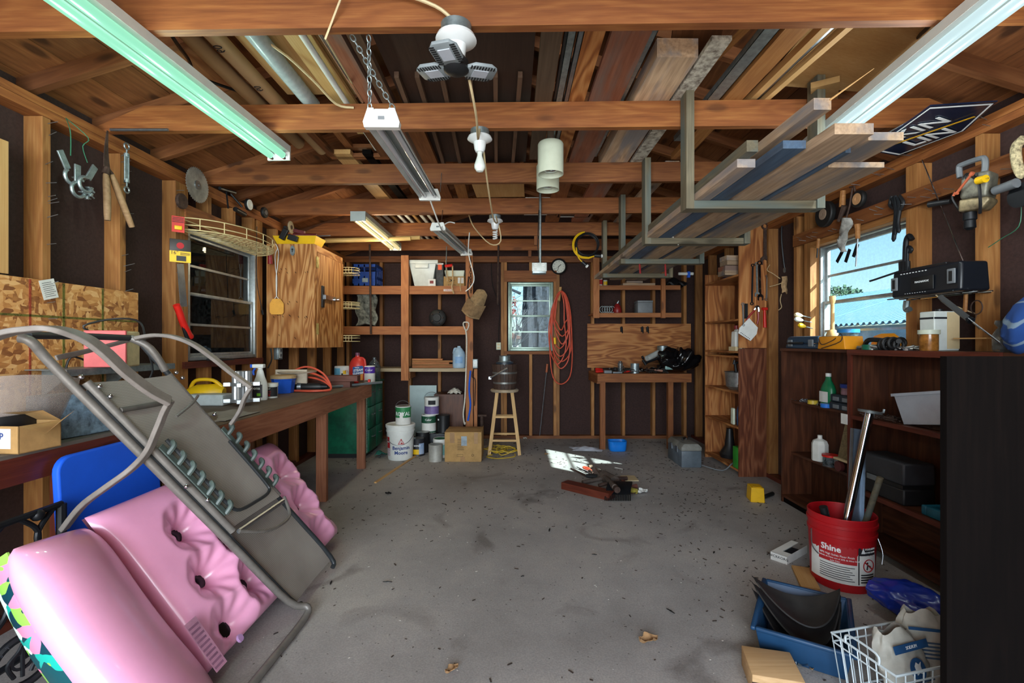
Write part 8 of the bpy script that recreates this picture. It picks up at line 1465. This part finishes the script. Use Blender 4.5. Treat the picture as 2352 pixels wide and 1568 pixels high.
# wire basket with sacks
t=thing('freezer_basket','white coated wire basket with paper sacks in the corner by the dark panel','basket',(1.405,1.66,0),(0,0,rad(13))); W=wm(t); m=M(); w,d,h=.225,.115,.20
def rect(s,z): return [(-w*s,-d*s,z),(w*s,-d*s,z),(w*s,d*s,z),(-w*s,d*s,z)]
m.tube(rect(1,h),.0045,6,closed=True); m.tube(rect(.985,h-.03),.003,5,closed=True); m.tube(rect(.88,.006),.0035,5,closed=True)
for k in range(13):
    x_=-w+2*w*k/12
    for s in (-1,1): m.tube([(x_*.88,s*d*.88,.006),(x_,s*d,h)],.0025,4)
    m.tube([(x_*.88,-d*.88,.006),(x_*.88,d*.88,.006)],.0025,4)
for k in range(8):
    y_=-d+2*d*k/7
    for s in (-1,1): m.tube([(s*w*.88,y_*.88,.006),(s*w,y_,h)],.0025,4)
for s in (-1,1): m.tube(smooth_path([(s*w,-.06,h),(s*w,-.05,h+.03),(s*w,.05,h+.03),(s*w,.06,h)]),.004,6)
obj('wires',m,pm('coated_wire','#b9c3c6',rough=.35,var=.05),t,loc=True,kind='stuff')
m_sack=pm('sack_paper','#b5b3a9',rough=.85,var=.12,sc=10)
for k,(lb,c_,sz,rz,tilt) in enumerate((('white paper sack with a blue banner and round emblem in the wire basket',(1.38,1.635,.03),(.125,.05,.21),.3,-.35),('white paper sack with rows of print behind the other in the wire basket',(1.50,1.70,.03),(.11,.045,.24),-.2,-.25))):
    t=thing('paper_sack',lb,'sack',c_); fm=Mx.Translation(V(c_))@Mx.Rotation(rz,4,'Z')@Mx.Rotation(tilt,4,'X')
    def sk(u,v):
        a=2*PI*u; n=1+.08*math.sin(5*a+9*v)+.05*math.sin(11*a-13*v); s=(math.sin(PI*(.08+.84*v))**.35); return fm@V((sz[0]*math.cos(a)*n*s*.75,sz[1]*math.sin(a)*n*s,sz[2]*v*(1+.05*math.sin(3*a))))
    m=M(); m.grid(sk,36,16,cu=True); b_=obj('sack',m,m_sack,t,smooth=50)
    ff=fm@face_m((0,-sz[1]*.98,sz[2]*.55),(1,0,0),(0,0,1)); m=M().at(ff); m.bx(-.08,.08,.035,.06,.004,.006) if k==0 else m.bx(-.07,.07,.05,.06,.004,.006); bn=obj('banner',m,pm('banner_blue','#1f4f80',rough=.7),b_,smooth=0)
    if k==0:
        m=M().at(ff); m.lathe([(0,.004),(.034,.004),(.034,.006),(0,.006)],24,(.0,-.02,0)); em=obj('emblem',m,pm('banner_blue','#1f4f80'),b_); m=M().at(ff); m.prism([(-.012,-.035),(.0,-.03),(.014,-.036),(.012,-.012),(.018,0),(.006,-.006),(-.004,.002),(-.014,-.008)],.001,.0065); obj('emblem_shape',m,m_inkw,em,smooth=0); text('SODIUM',.014,m_inkw,bn,ff@Mx.Translation((0,.047,.0065)))
    m=M().at(ff)
    for j in range(5): m.bx(-.07,.06-.012*(j%3),-.06-.012*j+.07*(k==1)*1,-.055-.012*j+.07*(k==1),.004,.006)
    obj('print',m,pm('print_blue','#3d5470',rough=.8),b_,smooth=0,kind='stuff')
t=thing('blue_tarp','rolled bright blue tarp tied with grey rope on the floor before the low bookcase','tarp',(1.93,2.25,0)); a=V((1.72,2.27,.0)); b=V((2.00,1.78,.0)); L=(b-a)
def tp(u,v):
    an=2*PI*v; r=.072*(1-.3*math.exp(-((u-.55)/.06)**2))*(.45+.55*min(1,u*4+.25))*(1+.10*math.sin(3*an+9*u)+.06*math.sin(7*an+23*u)+.035*math.sin(13*an-37*u)+.02*abs(math.sin(31*u+5*an))); s=L.normalized().cross(V((0,0,1))); return a+L*u+s*math.cos(an)*r*1.25+V((0,0,.085+math.sin(an)*r))
m=M(); m.grid(tp,80,44,cv=True); obj('tarp',m,pm('tarp_blue','#12309c',rough=.3,var=.12,sc=12,coat=.2),t,smooth=60)
for u in (.53,.60): m=M(); m.tube([a+L*u+L.normalized().cross(V((0,0,1)))*math.cos(q)*.085+V((0,0,.085+math.sin(q)*.066)) for q in [2*PI*j/20 for j in range(20)]],.007,6,closed=True); obj('rope',m,m_gray,t)
# dark end panel standing by the viewer
t=thing('plywood_sheet','tall dark stained plywood panel standing on end before the low bookcases','panel',(1.83,1.31,0)); bbox('panel',1.205,2.36,1.30,1.318,0,1.214,w_blk,t,axis=2); bbox('edge_strip',1.190,1.204,1.299,1.319,0,1.214,w_blk,t,axis=2); bbox('cleat',1.3,2.2,1.319,1.339,.02,.06,w_blk,t,axis=0)
# ================= the patio chair, the pink float and the iron bench
A0=V((-.963,2.16,.02)); DIR=V((-.65,-.60,1.26)); WID=V((0,.47,0)); NRM=DIR.cross(WID).normalized()
NRM=NRM if NRM.x>0 else -NRM
def ch(t,s,n=0): return A0+DIR*t+WID*s+NRM*n
m_fr=pm('taupe_frame','#6f6b66',rough=.45,metal=.25,var=.1,sc=20); m_frd=pm('dark_frame','#34383b',rough=.4,metal=.3,var=.1); m_arm=pm('taupe_arm','#756e68',rough=.5,var=.1,sc=18)
t=thing('patio_chair','grey folding patio recliner with mesh fabric tipped up against the workbench','chair',(-1.25,2.1,0))
NF=.02
def tub_(name,pts,r,mat=m_fr,n=10,k=4,par=t): m=M(); m.tube(smooth_path(pts,k),r,n); return obj(name,m,mat,par)
hA=ch(1.0,0,0); hB=ch(.985,1,0)
tub_('outer_leg_tube',[P(45,776,1.545),P(75,787,1.56),ch(.90,0),ch(.6,0),ch(.3,0),ch(.06,0),V((-.935,2.17,.045)),V((-.93,2.10,.016)),V((-.94,1.75,.016)),V((-.95,1.40,.016))],.0155)
tub_('sling_rail',[ch(.86,.07,.02),ch(.6,.07,.02),ch(.345,.07,.02)],.0155,m_fr); tub_('sling_rail',[ch(.86,.93,.02),ch(.6,.93,.02),ch(.36,.97,.02)],.0125,m_fr)
tub_('dark_rail',[ch(.84,.035,.006),ch(.4,.035,.006),ch(.06,.04,.0),ch(.02,.12,-.005)],.010,m_frd); tub_('dark_rail',[hB,ch(.93,1),ch(.88,1.0),ch(.6,1.0),ch(.3,1.0),ch(.05,1.0),ch(.01,.92,-.01)],.0125,m_frd)
tub_('head_tube',[P(64,770,1.56),P(190,772,1.80),P(300,776,2.03)],.013,m_frd); tub_('side_tube',[P(300,776,2.03),P(345,800,2.06),ch(.88,1,.0)],.0155)
# arm rests: flat bars with squared section
def flat(name,pts,w=.022,d=.016,mat=m_arm,k=5):
    p=smooth_path(pts,k); m=M(); N=len(p); vs=[];fs=[]
    for i in range(N):
        tn=(p[min(i+1,N-1)]-p[max(i-1,0)]).normalized(); s=V((0,1,0))-tn*tn.y; s=s.normalized(); u=tn.cross(s)
        for a,b in ((-1,-1),(1,-1),(1,1),(-1,1)): vs.append(p[i]+s*a*w/2+u*b*d/2)
    for i in range(N-1):
        for j in range(4): fs.append((i*4+j,i*4+(j+1)%4,i*4+4+(j+1)%4,i*4+4+j))
    fs+=[(3,2,1,0),(N*4-4,N*4-3,N*4-2,N*4-1)]; m.add(vs,fs); return obj(name,m,mat,t,smooth=35,bev=.003)
flat('arm_rest',[P(-60,790,1.43),P(10,766,1.46),P(60,757,1.48),P(120,755,1.50),P(190,775,1.56),P(240,808,1.61),P(290,855,1.67),P(345,897,1.74),P(390,922,1.80)],.045,.018)
flat('front_strut',[P(392,920,1.80),P(378,945,1.80),P(362,985,1.79),P(338,1038,1.76),P(300,1078,1.72),P(245,1118,1.70),P(190,1160,1.71),P(146,1215,1.735)],.030,.018)
flat('arm_rest',[P(308,778,2.02),P(355,770,2.06),P(400,774,2.10),P(445,791,2.14),P(490,822,2.19),P(535,858,2.24),P(578,889,2.27)],.035,.016)
flat('front_strut',[P(578,889,2.27),P(563,912,2.26),P(550,945,2.26),P(530,975,2.25)],.024,.016)
flat('link_bar',[P(128,822,1.72),P(200,806,1.85),P(300,780,2.03)],.02,.008)
# mesh sling
mm,nt,n,b=newmat('sling_mesh'); v=coords(nt,rnd=False); tc=[nd(nt,'TexWave',{'Vector':nd(nt,'Mapping',{'Vector':v,'Rotation':r_}).outputs[0],'Scale':s_,'Distortion':.4},bands_direction=d_) for r_,s_,d_ in (((0,0,0),44.,'Y'),((0,.47,0),48.,'Z'))]
f=nd(nt,'Math',{0:tc[0].outputs[1],1:tc[1].outputs[1]},operation='MULTIPLY'); c=ramp(nt,f.outputs[0],[(.05,S('#6b6661')),(.6,S('#aaa49c'))]); big=nd(nt,'TexNoise',{'Vector':v,'Scale':4.,'Detail':5}); c=mixc(nt,.35,c,ramp(nt,big.outputs[0],[(.3,S('#857c74')),(.7,S('#b8b1a8'))])); nt.links.new(c,b.inputs['Base Color']); b.inputs['Roughness'].default_value=.75
m=M(); m.slab(lambda u,v: ch(.355+.50*u,.07+.86*v,.028-.012*math.sin(PI*v)),10,8,.004); sl=obj('sling_upper',m,mm,t)
m=M(); m.slab(lambda u,v: ch(.035+.36*u,.03+.95*v,-.004-.010*math.sin(PI*v)-.10*max(0,.20-u)**1.5*(v)),12,8,.004); obj('sling_lower',m,mm,t)
tub_('sling_roll',[ch(.77,.09,.03),ch(.772,.5,.026),ch(.775,.6,.02)],.010,pm('mesh_hem','#5c5853',rough=.8))
# spring clips, pairs of hooks along both rails
m_clip=pm('clip_green','#4a5652',rough=.5,var=.15)
for s,sg in ((.12,1),(.95,1)):
    for k in range(7):
        tt=.40+.037*k; m=M(); a=ch(tt,s,.035); m.tube(smooth_path([a,ch(tt+.014,s+.05*sg,.06),ch(tt+.028,s+.10*sg,.05),ch(tt+.016,s+.13*sg,.032)]),.010,7); obj('spring_clip',m,m_clip,t)
    flat('clip_strip',[ch(.40,s,.036),ch(.65,s,.036)],.03,.006,m_clip)
tub_('bail_tube',[ch(.66,.20,.045),ch(.5,.20,.045),ch(.42,.20,.045),ch(.39,.25,.047),ch(.385,.5,.048),ch(.39,.78,.047),ch(.43,.85,.045),ch(.60,.86,.045)],.0075,m_frd,8,5)
tub_('cross_bar',[ch(.335,.10,.03),ch(.335,.93,.03)],.011,m_steel,8); tub_('foot_bail',[ch(.335,.09,.035),ch(.29,.30,.05),ch(.275,.55,.055),ch(.285,.78,.05),ch(.345,.97,.035)],.0075,m_fr,8,5)
m=M()
for tt,s in ((.87,.02),(.84,.09),(.81,.10),(.86,.98),(.84,1.0),(.46,.07),(.52,.0),(.70,1.0)): m.ball(ch(tt,s,.037),.009,10)
obj('rivets',m,m_chrome,t,kind='stuff'); tub_('tie_strap',[ch(.72,.52,.04),ch(.745,.75,.06),ch(.77,.95,.05)],.006,m_fr,8)
# pink float: slab leaning on the bench, tufted, with a round pillow
fn_=V((.82,0,.57)).normalized()
def fp(y,w): # w 0 at the floor edge, 1 at the top edge
    return V((-1.13-.43*w,y,.05+.56*w))
m_pink=pm('pink_vinyl','#e8a3c6',rough=.28,var=.03,sc=5,coat=.35); HO=[]
for i in range(6):
    for j in range(3): HO.append((1.885+.215*i+.15*(.08+.30*j),.08+.30*j+.12*(i%2)))
t=thing('pool_float','pink inflatable pool float with deep tufted holes and a patterned underside','float',(-1.35,2.2,0))
def body(u,v,side=1):
    y=1.72+1.30*u; w=-.02+1.02*v; e=(max(0,1-abs(2*u-1)**9)**.5)*(max(0,1-abs(2*v-1)**5)**.5); h=.10*e
    dm=9
    for hy,hw in HO: dm=min(dm,math.hypot(y-hy,(w-hw)*.72))
    h*=max(0,min(1,(dm-.030)/.10))**.6
    for hy,hw in HO:
        d=math.hypot((y-hy),(w-hw)*.72); ang=math.atan2((w-hw)*.72,y-hy); h+=.006*math.sin(ang*9+2*hy)*math.exp(-((d-.085)/.03)**2)*e
    h*=1+.10*math.sin((y-1.93)*PI/.215)
    return fp(y,w)+fn_*(.012+max(-.02,h) if side>0 else -.05*e)
m=M(); m.grid(lambda u,v: body(u,v),150,84); m.grid(lambda u,v: body(1-u,v,-1),30,16); obj('tufted_body',m,m_pink,t,smooth=180)
def pil(u,v):   # u round the cross-section, v from the floor edge to the top edge
    a=2*PI*u; w=-.16+1.12*v; e=max(0,1-abs(2*v-1)**5)**.5; bend=.05*math.sin(PI*v)
    yc=1.535; ry=.19*(.8+.2*e); rn=.105*(.12+.88*e)*(1+.012*math.sin(40*w)*(1-abs(2*v-1)**.3*0)*(1 if v>.9 else 0)); return fp(yc+ry*math.cos(a)-bend*.6,w)+fn_*(.055+rn*math.sin(a)-.32*(math.cos(a))*.12*1.4)
m=M(); m.grid(pil,44,60,cu=True); obj('pillow',m,m_pink,t,smooth=180)
def und(u,v): w=-.12+1.08*v; return fp(1.375-.05*math.sin(PI*v)+.03*u,w)+fn_*(.10-.11*u)+V((0,-.012*math.sin(PI*u),0))
mm,nt,n,b=newmat('tropical_print'); v=coords(nt,rnd=False); nz=nd(nt,'TexNoise',{'Vector':v,'Scale':6.}); vo=nd(nt,'TexVoronoi',{'Vector':mixc(nt,.16,nd(nt,'Mapping',{'Vector':v,'Scale':(1,1,1.4)}).outputs[0],nz.outputs['Color'],'ADD'),'Scale':17.}); sp=nd(nt,'SeparateColor',{0:vo.outputs['Color']}); c=ramp(nt,sp.outputs[0],[(0,S('#0f4a52')),(.25,S('#e487a8')),(.42,S('#19a89a')),(.6,S('#8cc653')),(.74,S('#d9efe6')),(.86,S('#0d3b4a'))],'CONSTANT'); nt.links.new(c,b.inputs['Base Color']); b.inputs['Roughness'].default_value=.3
m=M(); m.slab(und,8,24,.006); obj('printed_underside',m,mm,t)
m=M()
for hy,hw in HO[:3]+HO[3:6]: m.at(face_m(fp(hy,hw)+fn_*.004,(0,-1,0),(0,0,1)))
for k,(hy,hw) in enumerate(HO):
    m=M(); c_=fp(hy,hw)+fn_*.0135; m.at(face_m(c_,(0,1,0),V((0,0,1)))); 
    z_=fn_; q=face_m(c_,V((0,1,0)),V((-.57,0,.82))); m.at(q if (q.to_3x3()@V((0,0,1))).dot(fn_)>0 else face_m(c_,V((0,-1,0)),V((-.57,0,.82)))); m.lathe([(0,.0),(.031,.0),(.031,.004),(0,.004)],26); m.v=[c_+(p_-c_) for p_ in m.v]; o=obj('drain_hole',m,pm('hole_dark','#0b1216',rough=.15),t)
fmv=face_m(fp(1.86,.0)+fn_*.075,V((0,1,0)),V((-.57,0,.82))); m=M().at(fmv); m.lathe([(0,.0),(.016,.0),(.014,.008),(0,.008)],16); obj('valve',m,pm('valve_lilac','#b58fc0',rough=.3),t)
q=face_m(fp(1.685,.12)+fn_*.115,V((0,1,.0)),V((-.57,0,.82))); m=M().at(q); m.bx(-.03,.03,-.10,.10,0,.001); lbq=obj('warning_label',m,pm('label_dusky','#b5839c',rough=.5),t,smooth=0)
for k in range(10): m=M().at(q); m.bx(-.026,.02+.004*(k%2),-.09+.018*k,-.082+.018*k,.001,.0015); obj('print',m,pm('print_dusky','#8a5f7a',rough=.6),lbq,smooth=0)
# blue foam sheet
t=thing('foam_sheet','flat bright blue foam sheet with rounded corners leaning on the workbench','foam',(-1.75,2.05,.2)); m=M(); pts=[]; w2,h2,r=.26,.30,.06
for qx,qy,a0 in ((1,1,0),(-1,1,90),(-1,-1,180),(1,-1,270)):
    for i in range(6): a=rad(a0+i*18); pts.append((qx*(w2-r)+r*math.cos(a),qy*(h2-r)+r*math.sin(a)))
m.at(face_m((-1.765,2.09,.505),(0,1,0),(-.06,.0,1))); m.prism(pts,.03); obj('sheet',m,pm('foam_blue','#0a56d6',rough=.7,var=.03),t,smooth=30,bev=.008,seg=3)
# iron bench
t=thing('iron_bench','black cast iron bench back with scrolls and a round emblem behind the float','bench',(-1.66,1.4,0)); X_=-1.70; q=lambda y,z,x=X_: V((x,y,z)); bars=lambda pts,r=.009,k=5: tub_('scroll',pts,r,m_iron,8,k,t)
m=M(); m.tube([q(.9,.645),q(1.79,.645)],.012,8); m.tube([q(.9,.16),q(1.79,.16)],.011,8); m.tube([q(1.79,.645),q(1.79,.0)],.016,8); m.tube([q(.9,.645),q(.9,.0)],.016,8); obj('back_frame',m,m_iron,t)
for y in (1.10,1.28,1.46,1.64):
    bars([q(y,.64),q(y+.06,.58),q(y+.05,.50),q(y-.02,.42),q(y-.03,.34),q(y+.05,.27),q(y+.06,.17)]); bars([q(y+.12,.64),q(y+.06,.57),q(y+.08,.49),q(y+.14,.41),q(y+.13,.33),q(y+.06,.26),q(y+.07,.17)])
    m=M(); m.ball(q(y+.06,.635),.022,10); obj('boss',m,m_iron,t)
c_=P(52,1515,1.47); fm=face_m(c_,(.35,.94,0),(0,0,1)); m=M().at(fm); m.ring([(.085,0),(.085,.012),(.075,.016),(.065,.012),(.065,0)],36); em=obj('emblem_ring',m,m_iron,t)
for k,chh in enumerate('US ST MARTELS'): a=rad(190-k*17) ; text(chh,.017,pm('iron_light','#3d434a',rough=.4,metal=.4),em,fm@Mx.Translation((.075*math.cos(a),.075*math.sin(a),.016))@Mx.Rotation(a-PI/2,4,'Z')) if chh!=' ' else None
m=M().at(fm); m.tube([(0,-.05,0),(0,.05,0)],.006,6); m.tube(smooth_path([(-.02,-.045,0),(-.035,0,0),(-.01,.03,0),(.0,.05,0)]),.006,6); m.tube(smooth_path([(.02,-.045,0),(.035,0,0),(.01,.03,0),(0,.05,0)]),.006,6); m.ring([(.03,-.003),(.03,.003),(.022,.003),(.022,-.003)],18); obj('emblem_anchor',m,m_iron,em)
m=M()
for k in range(6): m.tube([V((-1.28-.07*k,.9,.40)),V((-1.28-.07*k,1.3,.40))],.012,6) if 0 else None
for x in (-1.68,): m.tube([q(1.79,.30),q(1.79,.30)+V((.0,.0,.01))],.01,6)
